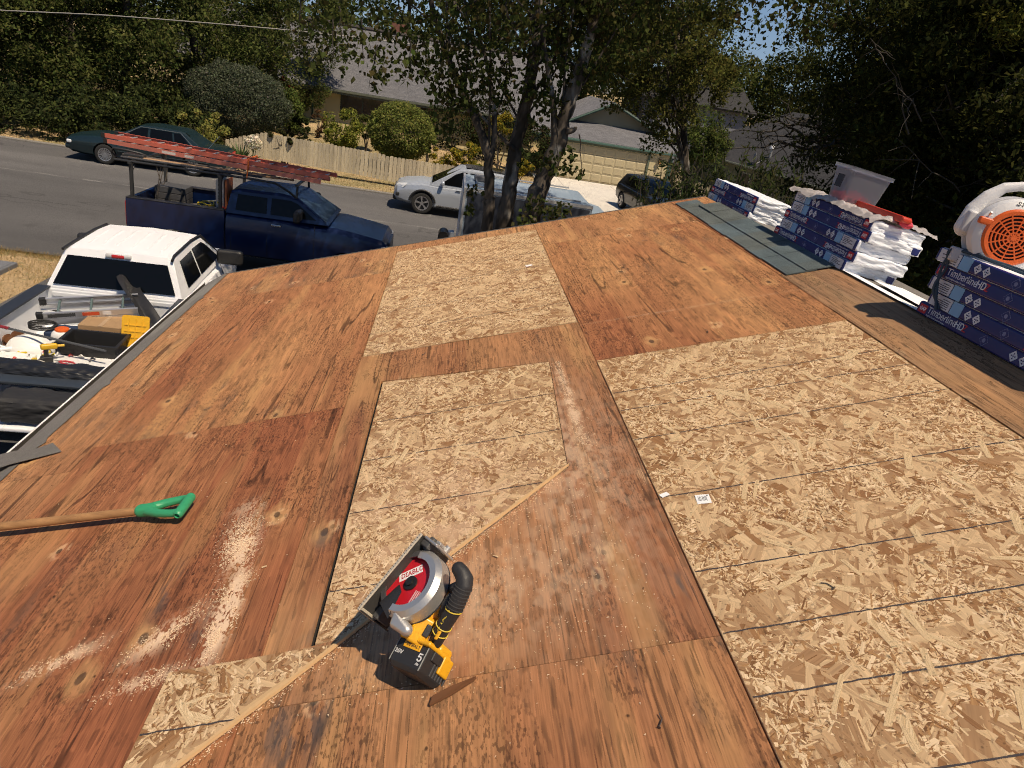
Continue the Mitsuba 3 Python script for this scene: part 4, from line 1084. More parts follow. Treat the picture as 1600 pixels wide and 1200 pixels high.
def car(name, label, catg, F, paint, st, gh, zb, wb, k, w, wheels, r, sidewin, wind, rear, rimstyle=5, lowtrim=None, front=None, rimmat=RIMS, rack=False, group=None):
    c = thing(name, label, catg, group)
    body = wells(loft([body_ring(*s) for s in st]), wheels, r + .055, w, r)
    obj('body', moved(body, F), paint, c, smooth=28)
    obj('cabin', moved(greenhouse(gh, wb, k, zb), F), paint, c, smooth=28)
    L = st[-1][0]
    for s in (1, -1):
        for q, win in enumerate(sidewin):
            pts = [(x, s * (wb - k * (z - zb)), z) for x, z in win]
            obj('window', panel(pts, (.006, c is None and 0 or (pts[0][0] + pts[2][0]) / 2, zb), F), GLASSD, c)
        for x in wheels:
            add_wheel(c, F, x, s * (w - .015), r, s, rimstyle, rim=rimmat)
    for nm, (xb, zb_, xt, zt_) in (('windscreen', wind), ('rear_window', rear)):
        pts = [(xb, s * (wb - .06 - k * (zb_ - zb)), zb_) for s in (-1, 1)] + [(xt, s * (wb - .10 - k * (zt_ - zb)), zt_) for s in (1, -1)]
        obj(nm, panel(pts, (.010, L / 2, zb), F), GLASSD, c)
    return c


def fr_at(x, y, z, deg): return rotz(deg, (x, y, z))


def seam(pts, F, r=.004): return moved(tube(pts, r, 5), F)


# ---- dark green sedan by the far hedge, nose to the left
F = fr_at(-7.62, 27.15, 0.0, 182.5)
GREEN = M(.006, .017, .022, .25, 0, .7)
W = .92
st = [(0, .38, .45, .55, .68, .72, .0, .8), (.06, .28, .36, .56, .86, .84), (.35, .22, .30, .58, .96, .90), (1.1, .20, .28, .58, .97, .92), (2.0, .19, .27, .58, .93, .92), (3.2, .19, .27, .58, .93, .92), (3.9, .2, .28, .57, .93, .91), (4.5, .22, .3, .55, .88, .89), (4.92, .26, .36, .55, .80, .84), (5.06, .32, .42, .54, .70, .76)]
sed = car('sedan', 'dark green four door sedan parked at the far kerb before the big trees', 'car', F, GREEN, st,
          [(.75, .95), (1.35, 1.36), (1.55, 1.40), (2.4, 1.42), (2.75, 1.39), (3.55, .95)], .92, .80, .42, W, (1.02, 3.83), .325,
          [[(1.12, .97), (1.62, .97), (1.68, 1.30), (1.48, 1.31)], [(1.68, .97), (2.42, .97), (2.42, 1.33), (1.74, 1.32)], [(2.50, .97), (3.28, .97), (2.85, 1.27), (2.68, 1.33), (2.50, 1.335)]],
          (3.45, .98, 2.80, 1.36), (.84, .99, 1.34, 1.345), 18)
for s in (1, -1):
    obj('headlight', moved(rbox(4.86, 5.02, s * .80, s * .48, .55, .66, .03), F), LAMP, sed, smooth=40)
    obj('tail_light', moved(rbox(.005, .10, s * .85, s * .45, .62, .78, .02), F), TAIL, sed, smooth=40)
    obj('side_moulding', moved(tube([(.5, s * .915, .50), (1.5, s * .932, .50), (2.5, s * .934, .50), (3.4, s * .932, .50)], .018, 8), F), M(.02, .03, .035, .4), sed)
    obj('wing_mirror', moved(rbox(3.12, 3.24, s * .84, s * 1.0, .96, 1.08, .03), F), GREEN, sed, smooth=40)
    for x in (1.75, 2.55): obj('door_handle', moved(rbox(x, x + .17, s * .905, s * .93, .80, .83, .008), F), GREEN, sed)
    for x in (1.52, 2.46, 3.42): obj('door_seam', seam([(x, s * .897, .32), (x, s * .921, .58), (x + .01, s * .905, .75), (x + .02, s * .868, .90)], F), DARKIN, sed)
    obj('window_trim', cat(*[seam([(1.02, s * .80, .955), (1.46, s * .657, 1.345), (2.72, s * .652, 1.365), (3.40, s * .80, .965)], F, .008)]), M(.45, .47, .48, .2, .8), sed)
for x0, x1 in ((4.90, 5.10), (-.04, .10)): obj('bumper', moved(rbox(x0, x1, -.81, .81, .36, .53, .05), F), GREEN, sed, smooth=40)
obj('grille', moved(rbox(4.98, 5.055, -.42, .42, .54, .64, .02), F), CHROME, sed)
obj('antenna', moved(bar((.55, .80, .95), (.15, .82, 1.45), .006, 6), F), CHROME, sed)

# ---- silver crossover at the far kerb
F = fr_at(2.95, 26.35, 0.0, 181)
SILV = M(.42, .46, .52, .26, .35, 1.0)
st = [(0, .45, .55, .70, .95, .80, .0, .85), (.08, .32, .45, .72, 1.05, .90), (.5, .27, .36, .72, 1.07, .94), (1.5, .24, .32, .70, 1.05, .94), (3.2, .24, .32, .70, 1.02, .94), (3.75, .26, .34, .68, 1.05, .93), (4.3, .30, .40, .64, .97, .89), (4.58, .34, .46, .60, .86, .80), (4.68, .42, .50, .58, .74, .66)]
suv = car('crossover', 'silver crossover parked at the far kerb, partly hidden behind the white van', 'car', F, SILV, st,
          [(.10, 1.02), (.45, 1.58), (.8, 1.66), (2.1, 1.69), (2.5, 1.65), (3.50, 1.03)], 1.03, .84, .30, .94, (.92, 3.70), .365,
          [[(.60, 1.12), (1.35, 1.08), (1.4, 1.54), (.85, 1.50)], [(1.42, 1.08), (2.22, 1.07), (2.15, 1.57), (1.48, 1.55)], [(2.32, 1.07), (3.15, 1.08), (2.65, 1.46), (2.42, 1.56), (2.25, 1.57)]],
          (3.42, 1.10, 2.52, 1.63), (.14, 1.12, .44, 1.52), 5)
for s in (1, -1):
    obj('headlight', moved(hull([(4.25, s * .84, .98), (4.30, s * .89, .90), (4.62, s * .60, .86), (4.60, s * .66, .80), (4.40, s * .86, .80), (4.55, s * .55, .90)]), F), LAMP, suv, smooth=40)
    obj('fog_light', moved(cat(rbox(4.50, 4.62, s * .80, s * .60, .50, .62, .03)), F), BLACKP, suv)
    obj('wing_mirror', moved(cat(rbox(3.0, 3.13, s * .88, s * 1.10, 1.08, 1.21, .04)), F), SILV, suv, smooth=40)
    for x in (1.50, 2.42): obj('door_handle', moved(rbox(x, x + .18, s * .915, s * .95, .92, .96, .012), F), CHROME, suv)
    obj('sill_trim', moved(tube([(1.4, s * .91, .34), (2.3, s * .925, .33), (3.2, s * .91, .34)], .035, 8), F), BLACKP, suv)
    for x in (1.40, 2.28): obj('door_seam', seam([(x, s * .90, .40), (x, s * .942, .70), (x, s * .915, .92), (x, s * .86, 1.03)], F), DARKIN, suv)
    for x in (.92, 3.70):
        t = np.linspace(math.radians(8), math.radians(172), 18)
        obj('arch_trim', moved(tube([(x + .445 * math.cos(a), s * .925, .365 + .445 * math.sin(a)) for a in t], .035, 8), F), BLACKP, suv, smooth=60)
obj('roof_panel', moved(rbox(.9, 2.3, -.55, .55, 1.69, 1.722, .02), F), GLASSD, suv, smooth=40)
obj('bumper', moved(cat(rbox(4.45, 4.72, -.62, .62, .32, .50, .05)), F), BLACKP, suv, smooth=40)
obj('grille', moved(rbox(4.58, 4.70, -.45, .45, .60, .78, .03), F), M(.2, .2, .2, .3, .8), suv)

# ---- pickups
def pickup(name, label, F, paint, P, rimstyle=6):
    c = thing(name, label, 'pickup truck')
    L, W, xb, r, zr = P['L'], P['W'], P['bed'], P['r'], P['rail']
    wh = (P['rw'], P['fw'])
    # lower body of the cab and the nose
    zc, zn = P['cowl'], P['nose']
    st = [(xb + .02, .42, .50, .85, zr, W), (xb + 1.2, .42, .50, .85, zr, W), (P['ws'] - .1, .42, .50, .85, zc, W), (P['ws'] + .35, .42, .5, .84, zc + .01, W), (L - .55, .46, .55, .82, zn + .06, W * .98), (L - .18, .50, .58, .80, zn, W * .92, .02, .86), (L - .08, .52, .6, .76, zn - .10, W * .86, .02, .86)]
    obj('cab_body', moved(wells(loft([body_ring(*s) for s in st]), wh[1:], r + .07, W, r), F), paint, c, smooth=28)
    wb, k = P['wb'], P['k']
    obj('cabin', moved(greenhouse(P['gh'], wb, k, zr), F), paint, c, smooth=28)
    # bed: floor, walls, tailgate
    zf = zr - .52
    side = lambda s: man(hull([(0, s * (W - .02), zr), (xb - .01, s * (W - .02), zr), (0, s * W, .85), (xb - .01, s * W, .85), (0, s * (W - .06), .48), (xb - .01, s * (W - .06), .48), (0, s * (W - .13), zr), (xb - .01, s * (W - .13), zr), (0, s * (W - .13), .48), (xb - .01, s * (W - .13), .48)]))
    for s in (1, -1):
        m = side(s) - m3.Manifold.cylinder(.5, r + .075, r + .075, 36).rotate([90, 0, 0]).translate([wh[0], s * W + .25, r])
        obj('bed_side', moved(tm(m), F), paint, c, smooth=25)
        obj('rail_cap', moved(rbox(0, xb - .015, s * (W - .015), s * (W - .15), zr + .001, zr + .03, .012), F), P['cap'], c, smooth=30)
        arch = tm(m3.Manifold.cylinder(.24, r + .12, r + .12, 32).rotate([90, 0, 0]).translate([wh[0], s * (W - .13) + (0 if s > 0 else .24), r]) ^ m3.Manifold.cube([2, 3, 2], True).translate([wh[0], 0, zf + 1]))
        obj('wheel_arch', moved(arch, F), P['inner'], c, smooth=40)
    obj('bed_floor', moved(cat(rbox(.03, xb - .03, -W + .12, W - .12, zf - .05, zf, .01), *[rbox(.05, xb - .05, y - .03, y + .03, zf, zf + .015, .006) for y in np.linspace(-W + .3, W - .3, 7)]), F), P['inner'], c)
    obj('bulkhead', moved(cat(rbox(xb - .06, xb - .012, -W + .13, W - .13, zf, zr - .005, .01), rbox(xb - .08, xb - .05, -W + .2, W - .2, zr - .10, zr - .04, .008)), F), P['inner'], c)
    obj('tailgate', moved(rbox(-.02, .05, -W + .08, W - .08, .55, zr - .01, .02) if not P.get('open') else rbox(-.56, -.02, -W + .08, W - .08, zf - .07, zf - .01, .02), F), paint, c, smooth=30)
    for x0, x1 in ((-.16, -.03), (L - .12, L + .05)): obj('bumper', moved(rbox(x0, x1, -W + .05, W - .05, .44, .62, .03), F), P['bump'], c, smooth=30)
    obj('grille', moved(cat(rbox(L - .14, L - .02, -.50, .50, .66, zn - .10, .03)), F), P['bump'], c)
    for s in (1, -1):
        for win in P['win']:
            pts = [(x, s * (wb - k * (z - zr)), z) for x, z in win]
            obj('window', panel(pts, (.006, (pts[0][0] + pts[2][0]) / 2, zr), F), GLASSD, c)
        for x in wh: add_wheel(c, F, x, s * (W - .01), r, s, rimstyle, .25)
        obj('wing_mirror', moved(cat(rbox(P['ws'] - .50, P['ws'] - .36, s * (W + .02), s * (W + .24), zr + .02, zr + .27, .05), bar((P['ws'] - .42, s * (W - .08), zr + .06), (P['ws'] - .42, s * (W + .1), zr + .1), .02, 8)), F), BLACKP, c, smooth=40)
        obj('headlight', moved(rbox(L - .30, L - .06, s * (W * .90), s * (W * .56), zn - .34, zn - .12, .05), F), LAMP, c, smooth=40)
        obj('tail_light', moved(rbox(-.025, .05, s * (W - .02), s * (W - .15), .80, zr - .06, .02), F), TAIL, c, smooth=40)
        for x in P['hand']: obj('door_handle', moved(rbox(x, x + .2, s * (W - .02), s * (W + .025), zr - .16, zr - .12, .012), F), P['hmat'], c)
        for x in P['seams']: obj('door_seam', seam([(x, s * (W - .045), .50), (x, s * (W + .002), .85), (x, s * (W - .012), 1.0), (x, s * (W * .93), zr - .06)], F, .005), DARKIN, c)
    xb_, zb_, xt_, zt_ = P['wind']
    obj('windscreen', panel([(xb_, s * (wb - .05 - k * (zb_ - zr)), zb_) for s in (-1, 1)] + [(xt_, s * (wb - .09 - k * (zt_ - zr)), zt_) for s in (1, -1)], (.010, 3, zr), F), P.get('wglass', GLASSD), c)
    xb_, zb_, xt_, zt_ = P['rear']
    obj('rear_window', panel([(xb_, s * (wb - .075 - k * (zb_ - zr)), zb_) for s in (-1, 1)] + [(xt_, s * (wb - .085 - k * (zt_ - zr)), zt_) for s in (1, -1)], (.012, 4, zr), F), GLASSD, c)
    return c


WP = M(.72, .73, .76, .25, 0, 1.0); WIN = M(.60, .62, .65, .45)
FW = fr_at(-4.30, 7.72, -.03, 93.6)
wp = pickup('pickup_truck', 'white pickup truck with its open bed full of tools beside the eave', FW, WP,
            dict(open=True, L=6.25, W=1.0, bed=2.52, r=.39, rail=1.28, rw=.85, fw=5.15, cowl=1.22, nose=1.12, ws=4.95, wb=.90, k=.36, cap=M(.022, .026, .036, .45), inner=WIN, bump=BLACKP, hmat=WP,
                 gh=[(2.53, 1.30), (2.78, 1.80), (2.95, 1.825), (3.8, 1.84), (4.30, 1.80), (5.05, 1.27)],
                 win=[[(2.95, 1.34), (3.62, 1.34), (3.60, 1.72), (3.02, 1.71)], [(3.70, 1.34), (4.78, 1.34), (4.32, 1.66), (4.18, 1.72), (3.69, 1.73)]],
                 hand=(3.0, 3.8), seams=(3.66, 4.72), wind=(4.98, 1.33, 4.34, 1.765), rear=(2.528, 1.335, 2.716, 1.715)))
for y in (-.50, -.30, -.1, .1, .30, .50):
    obj('roof_rib', moved(tube([(x, y, z + .03 * (1 - abs(y) / .66) - .012) for x, z in ((2.90, 1.812), (3.0, 1.827), (3.8, 1.84), (4.2, 1.81))], [.008, .024, .024, .008], 8), FW), WP, wp, smooth=50)
for s in (1, -1):
    obj('drip_moulding', moved(tube([(2.72, s * .72, 1.79), (2.9, s * .70, 1.815), (3.8, s * .698, 1.83), (4.3, s * .705, 1.80), (4.98, s * .86, 1.32)], .02, 8), FW), BLACKP, wp, smooth=50)
bl_ = obj('brake_light', moved(rbox(2.70, 2.775, -.17, .17, 1.735, 1.795, .02), FW), M(.45, .45, .46, .3), wp, smooth=40)
obj('red_lens', moved(rbox(2.690, 2.76, -.085, .085, 1.742, 1.79, .014), FW), TAIL, bl_, smooth=40)
obj('window_divider', moved(cat(bar((2.562, .22, 1.35), (2.745, .20, 1.70), .008, 6), bar((2.562, -.22, 1.35), (2.745, -.20, 1.70), .008, 6)), FW), M(.02, .02, .02, .5), wp)

BP = M(.002, .011, .055, .24, 0, .35)
FB = fr_at(-6.50, 16.66, 0, 0)
bp = pickup('pickup_truck', 'dark blue pickup truck with ladders on its rack, parked across the driveway', FB, BP,
            dict(L=5.45, W=1.0, bed=1.98, r=.39, rail=1.38, rw=.95, fw=4.55, cowl=1.30, nose=1.17, ws=3.95, wb=.92, k=.42, cap=M(.025, .025, .03, .5), inner=M(.035, .035, .038, .8), bump=M(.02, .025, .05, .3), hmat=CHROME, wglass=M(.05, .09, .15, .06, 0, 1.0, .8),
                 gh=[(1.99, 1.40), (2.05, 1.78), (2.2, 1.84), (3.1, 1.86), (3.42, 1.82), (4.12, 1.36)],
                 win=[[(2.18, 1.43), (2.82, 1.43), (2.80, 1.74), (2.20, 1.74)], [(2.90, 1.43), (3.86, 1.43), (3.45, 1.70), (3.30, 1.75), (2.90, 1.75)]],
                 hand=(2.95,), seams=(2.1, 2.86, 3.84), wind=(4.05, 1.42, 3.46, 1.785), rear=(2.005, 1.45, 2.04, 1.72)), 5)

# mirrors in the photo: things in the bed of the white truck
def inb(x, y, z): return (FW @ np.array([x, y, z, 1.0]))[:3]
def bedobj(name, mesh, mat, label, catg, smooth=35, parent=None): return obj(name, moved(mesh, FW), mat, parent, label, catg, smooth=smooth)
ALUM = M(.62, .62, .63, .32, .7)
def raillad(name, label, A, B, wdir, w, n, rail, rmat, rungmat, h=.075, feet=None, decals=None, th=.026, double=0):
    """a ladder from A to B in world space, wdir across"""
    k = thing(name, label, 'ladder')
    A, B = np.asarray(A, float), np.asarray(B, float); L = np.linalg.norm(B - A); e = (B - A) / L; wd = np.asarray(wdir, float); wd -= e * (wd @ e); wd /= np.linalg.norm(wd); up = np.cross(e, wd)
    if up[2] < 0: up = -up
    f = frame(e, wd, np.cross(e, wd), A)
    for s in (-1, 1):
        m = cat(box(0, L, s * w / 2 - th / 2, s * w / 2 + th / 2, -h / 2, -h / 2 + .006), box(0, L, s * w / 2 - th / 2, s * w / 2 + th / 2, h / 2 - .006, h / 2), box(0, L, s * w / 2 - .003 + s * th / 2 - s * .003, s * w / 2 + .003 + s * th / 2 - s * .003, -h / 2 + .006, h / 2 - .006))
        for q in range(double + 1): obj('rail', moved(m, f @ frame([1, 0, 0], [0, 1, 0], [0, 0, 1], [-.06 * q, 0, -h * 1.12 * q * (1 if np.cross(e, wd)[2] > 0 else -1)])), rmat, k)
    for q in range(n):
        x = L * (q + .5) / n
        obj('rung', moved(tube([(x, -w / 2 + th / 2 - .004, 0), (x, w / 2 - th / 2 + .004, 0)], .016, 10), f), rungmat, k, smooth=50)
    for s in (-1, 1):
        if feet: obj('foot', moved(rbox(-.05, .03, s * w / 2 - .03, s * w / 2 + .03, -h / 2 - .01, h / 2 + .01, .01), f), feet, k)
    if decals:
        for col, x0, x1 in decals:
            for s in (-1, 1): obj('warning_sticker', moved(box(x0, x1, s * w / 2 + s * th / 2 + s * .0005, s * w / 2 + s * (th / 2 + .002), -h * .3, h * .3), f), col, k)
    return k
ORST = M(.55, .08, .03, .5)
e = inb(0, 1, 0) - inb(0, 0, 0)
raillad('folding_ladder', 'folded aluminium ladder with orange warning stickers across the white truck bed', inb(1.86, .68, 1.20), inb(2.16, -.42, 1.30), inb(.0, 0, -.25) - inb(1, 0, .0), .36, 3, 0, ALUM, M(.09, .13, .13, .5), .085, BLACKP, [(ORST, .48, .68), (M(.06, .06, .06, .5), .08, .40), (M(.7, .7, .7, .5), .72, .82)], .03, 1)
bt2 = inb(1.55, .52, .98)
cb = bedobj('cardboard_box', rbox(1.52, 1.95, -.42, .12, .80, 1.16, .006), M(.30, .19, .10, .8), 'brown cardboard box with a white label in the white truck bed', 'cardboard box', False)
obj('label_panel', moved(cat(box(1.512, 1.519, -.20, .0, .90, .985)), FW), M(.7, .7, .7, .6), cb)
obj('label_print', moved(cat(box(1.508, 1.5115, -.18, -.13, .91, .97), box(1.508, 1.5115, -.10, -.03, .92, .975)), FW), M(.10, .14, .2, .6), cb)
obj('tape', moved(box(1.515, 1.955, -.17, -.12, 1.161, 1.163), FW), M(.36, .25, .15, .4), cb)
bedobj('tool_case', rbox(1.42, 1.75, .18, .50, .80, 1.05, .02), M(.02, .035, .075, .5), 'small dark blue case left of the cardboard box', 'case')
tt = m3.Manifold.batch_hull([m3.Manifold.cube([.44, .66, .02], True).translate([1.12, -.22, 1.14]), m3.Manifold.cube([.36, .58, .02], True).translate([1.12, -.22, .86])]) - m3.Manifold.batch_hull([m3.Manifold.cube([.41, .63, .02], True).translate([1.12, -.22, 1.17]), m3.Manifold.cube([.335, .555, .02], True).translate([1.12, -.22, .88])])
tt = tt + (m3.Manifold.cube([.50, .72, .025], True).translate([1.12, -.22, 1.145]) - m3.Manifold.cube([.42, .64, .05], True).translate([1.12, -.22, 1.145]))
bedobj('tote_box', tm(tt), M(.012, .012, .013, .5), 'open black plastic tote in the white truck bed', 'tote', 30)
bedobj('cloth', crumple(trimesh.creation.icosphere(3, .1).apply_translation([1.1, -.25, .95]), .05, 14, 2), M(.05, .05, .055, .9), 'dark crumpled cloth inside the black tote', 'cloth')
yl = m3.Manifold.batch_hull([m3.Manifold.cylinder(.03, .035, .035, 14).translate([a, b, 0]) for a in (-.17, .17) for b in (-.13, .13)])
yl = tm(yl); yl = cat(yl, *[box(-.17, .17, x - .006, x + .006, .03, .042) for x in (-.08, 0, .08)], *[box(y - .006, y + .006, -.13, .13, .03, .042) for y in (-.08, 0, .08)])
t = math.radians(68)
yl = moved(yl, frame([.30, 0, .954], [-.1, .99, .03], [-.954, -.1, .3], [1.42, -.62, 1.18]))
bedobj('storage_lid', yl, M(.66, .36, .015, .4), 'yellow ribbed plastic lid leaning up behind the black tote', 'lid', 30)
dome = trimesh.creation.icosphere(4, 1.0); dome.vertices *= [.21, .27, .20]; dome.apply_translation([1.02, .48, .96])
bedobj('bucket', crumple(dome, .006, 12, 5), M(.72, .72, .70, .4), 'large white domed plastic tank lying by the left wheel arch of the white truck', 'tank', 60)
tr = thing('string_trimmer', 'white string trimmer with an orange cap lying in the white truck bed', 'string trimmer')
obj('engine_cover', moved(rbox(1.26, 1.52, .16, .36, .98, 1.12, .05), FW), M(.62, .62, .62, .42), tr, smooth=40)
obj('starter_cap', moved(moved(lathe([(0, 0), (.085, 0), (.08, .02), (.05, .035), (0, .037)], 24), frame([1, 0, 0], [0, 1, 0], [0, 0, 1], [1.38, .25, 1.12])), FW), ORG, tr, smooth=40)
obj('shaft', moved(tube([(1.28, .24, 1.03), (1.12, .35, 1.02), (.95, .62, .98), (.85, 1.0, 1.1)], .02, 10), FW), M(.55, .55, .55, .4, .3), tr, smooth=50)
pb = thing('pry_bar', 'long steel bar with a dark red tip lying across the white truck bed', 'bar')
obj('bar', moved(bar((1.02, .78, 1.24), (.68, -.52, 1.19), .015, 8), FW), M(.10, .105, .11, .5, .4), pb)
obj('grip', moved(bar((1.045, .87, 1.243), (.995, .68, 1.237), .020, 8), FW), M(.22, .02, .03, .5), pb)
g = np.random.default_rng(44)
bx_ = bedobj('work_tray', cat(rbox(.42, .98, -.62, .76, .80, .98, .02)), M(.62, .62, .62, .5), 'pale flat crate under the loose hand tools in the white truck bed', 'crate')
tools = [('pliers', (.78, .52), 2.5, (.60, .40, .01), 'yellow handled pliers on the pale crate, left of the other hand tools'), ('snips', (.70, .22), 2.9, (.55, .42, .02), 'yellow handled snips in the middle of the pale crate'),
         ('snips', (.60, .48), .5, (.45, .03, .04), 'red handled snips near the left edge of the pale crate'), ('caulk_gun', (.80, .72), 2.2, (.66, .67, .70), 'white caulk gun at the left edge of the pale crate'), ('pliers', (.66, .0), 1.2, (.4, .04, .05), 'red handled pliers beside the black drill on the pale crate')]
for nm, (x, y), a, col, lb in tools:
    k = thing(nm, lb, nm.replace('_', ' '))
    f = FW @ frame([math.cos(a), math.sin(a), 0], [-math.sin(a), math.cos(a), 0], [0, 0, 1], [x, y, 1.0])
    if nm == 'caulk_gun':
        obj('tube', moved(tube([(-.14, 0, .03), (.14, 0, .03)], .028, 12), f), M(*col, .4), k, smooth=50)
        obj('nozzle', moved(tube([(.14, 0, .03), (.2, 0, .03)], [.014, .004], 10), f), M(*col, .4), k)
        obj('handle', moved(cat(bar((-.16, 0, .03), (-.20, .09, .02), .010), bar((-.2, 0, .03), (-.26, .07, .02), .010)), f), BLACKP, k)
    else:
        for s in (1, -1): obj('handle', moved(tube([(-.0, s * .01, .012), (-.05, s * .03, .014), (-.14, s * .045, .014), (-.19, s * .03, .012)], [.009, .013, .013, .008], 8), f), M(*col, .4), k, smooth=50)
        obj('jaw', moved(cat(hull([(0, -.014, .002), (0, .014, .002), (.09, .0, .006), (.0, .012, .02), (0, -.012, .02)])), f), M(.35, .35, .36, .3, .8), k)
k = thing('drill', 'black and yellow cordless drill standing on the pale crate', 'drill')
f = FW @ frame([.5, -.86, 0], [.86, .5, 0], [0, 0, 1], [.70, .12, 1.0])
obj('body', moved(cat(rbox(-.09, .09, -.03, .03, .14, .21, .02), bar((.09, 0, .175), (.16, 0, .175), .016, 12)), f), M(.6, .36, .02, .4), k, smooth=40)
obj('grip', moved(cat(rbox(-.06, -.01, -.022, .022, .03, .15, .015), rbox(-.10, .03, -.035, .035, -.02, .05, .01)), f), BLACKP, k, smooth=40)
g2 = np.random.default_rng(4); seen = set()
for q in range(30):
    x, y, a, L = g2.uniform(.45, .95), g2.uniform(-.55, .75), g2.uniform(0, 3.1), g2.uniform(.04, .13)
    col = [(.5, .5, .5), (.05, .05, .06), (.45, .05, .04), (.6, .58, .55), (.25, .10, .04), (.55, .40, .05)][q % 6]
    lb = f"{['steel', 'black', 'red', 'white', 'brown', 'yellow'][q % 6]} loose bit on the pale crate, {'left' if y > .25 else 'middle' if y > -.15 else 'right'} part, {'near' if x < .62 else 'far' if x > .8 else 'central'} row"
    if lb in seen: continue
    seen.add(lb)
    k = bedobj('scrap', cat(tube([(x, y, .995), (x + L * .5 * math.cos(a), y + L * .5 * math.sin(a), 1.005 + g2.random() * .02), (x + L * math.cos(a), y + L * math.sin(a), .995)], g2.uniform(.006, .016), 7)), M(*col, .5), lb, 'tool scrap', 50)
    labels[k]['group'] = 'loose bits on the crate'
# black rubber sheet at the cab, bag and seats at the tail
P = []
for a in np.linspace(0, 1, 16):
    for b in np.linspace(0, 1, 9):
        P.append((2.56 - .75 * a + .02 * math.sin(b * 7), -.02 - .55 * a - .30 * b + .05 * math.sin(a * 5), 1.52 - .50 * a - .10 * b + .05 * math.sin(b * 6 + a * 3) + .10 * math.sin(a * 3.1)))
P = np.array(P); gf = grid(16, 9)
bedobj('rubber_sheet', crumple(trimesh.Trimesh(P, np.vstack([gf[:, [0, 1, 2]], gf[:, [0, 2, 3]]]), process=False), .02, 5, 3), M(.022, .022, .024, .42), 'black rubber sheet draped from the rear window into the white truck bed', 'rubber sheet', 50)
bedobj('tool_bag', crumple(rbox(1.70, 2.2, -.75, -.42, .8, 1.1, .06), .03, 9, 8), M(.02, .02, .022, .8), 'black bag under the rubber sheet at the right of the white truck bed', 'bag')
bedobj('plank', rbox(.34, .50, -.70, .35, 1.0, 1.03, .005), M(.16, .15, .15, .8), 'weathered grey plank across the white truck bed', 'plank')
def lump(x0, x1, y0, y1, z0, z1, r, amp, fr_, seed):
    t = rbox(x0, x1, y0, y1, z0, z1, r)
    t = trimesh.Trimesh(*trimesh.remesh.subdivide_to_size(t.vertices, t.faces, .045), process=True)
    return crumple(t, amp, np.array(fr_), seed)
TARP = M(.012, .013, .016, .42)
bedobj('tarp_roll', lump(.08, .36, -.88, .84, .92, 1.16, .09, .05, [7, 5, 9], 4), TARP, 'black rolled tarpaulin across the white truck bed behind the pale crate', 'tarpaulin', 45)
bedobj('board', rbox(-.12, .07, -.86, .82, 1.04, 1.075, .008), M(.030, .038, .05, .4), 'dark blue grey board lying along the tarpaulin roll', 'board')
bedobj('tool_bag', lump(-.50, -.14, .30, .85, .78, 1.02, .06, .04, [6, 6, 6], 12), M(.014, .014, .015, .8), 'black tool bag on the lowered tailgate, left one of the two', 'bag', 45)
bedobj('tool_bag', lump(-.55, -.16, -.55, .18, .78, 1.06, .07, .05, [5, 5, 7], 13), M(.018, .018, .02, .7), 'black tool bag on the lowered tailgate, right one of the two', 'bag', 45)
bedobj('bucket', moved(lathe([(0, 0), (.13, 0), (.155, .30), (.165, .30), (.165, .33), (.145, .33), (.12, .02), (0, .02)], 28), frame([1, 0, 0], [0, 1, 0], [0, 0, 1], [-.30, -.78, .78])), M(.02, .02, .022, .5), 'black bucket at the right end of the lowered tailgate', 'bucket', 40)
bedobj('cable_reel', moved(cat(lathe([(.05, 0), (.15, 0), (.15, .02), (.05, .02), (.05, 0)], 24), lathe([(.05, .12), (.15, .12), (.15, .14), (.05, .14), (.05, .12)], 24), lathe([(.04, .02), (.11, .02), (.11, .12), (.04, .12), (.04, .02)], 24)), frame([1, 0, 0], [0, .5, .86], [0, -.86, .5], [1.25, .80, .90])), M(.12, .05, .02, .6), 'brown cable reel against the left side of the white truck bed', 'cable reel', 40)
bedobj('hose', tube([(1.55 + .13 * math.cos(a), .55 + .16 * math.sin(a), 1.06 + .004 * a) for a in np.linspace(0, 16, 90)], .011, 6), M(.02, .02, .02, .6), 'coil of black hose on the dark blue case', 'hose', 50)
bedobj('rag', lump(.46, .80, .30, .70, .98, 1.02, .012, .02, [12, 12, 12], 15), M(.66, .66, .64, .8), 'white rag under the caulk gun on the pale crate', 'rag', 50)
for q, (x, y, z, L, a, col, lb) in enumerate(((2.2, -.30, .95, .7, 1.2, (.10, .07, .05), 'brown wooden handle under the folding ladder'), (2.3, .30, .92, .9, 1.4, (.03, .03, .03), 'black pipe by the front wall of the white truck bed'), (1.9, -.70, 1.0, .5, .6, (.25, .25, .26), 'grey pipe beside the black bag under the rubber sheet'), (1.35, -.75, 1.1, .5, .2, (.03, .03, .032), 'black handle right of the tote'))):
    bedobj('rod', bar((x, y, z), (x + L * math.cos(a) * .4, y + L * math.sin(a) * .6, z + .10), .018), M(*col, .6), lb, 'rod')

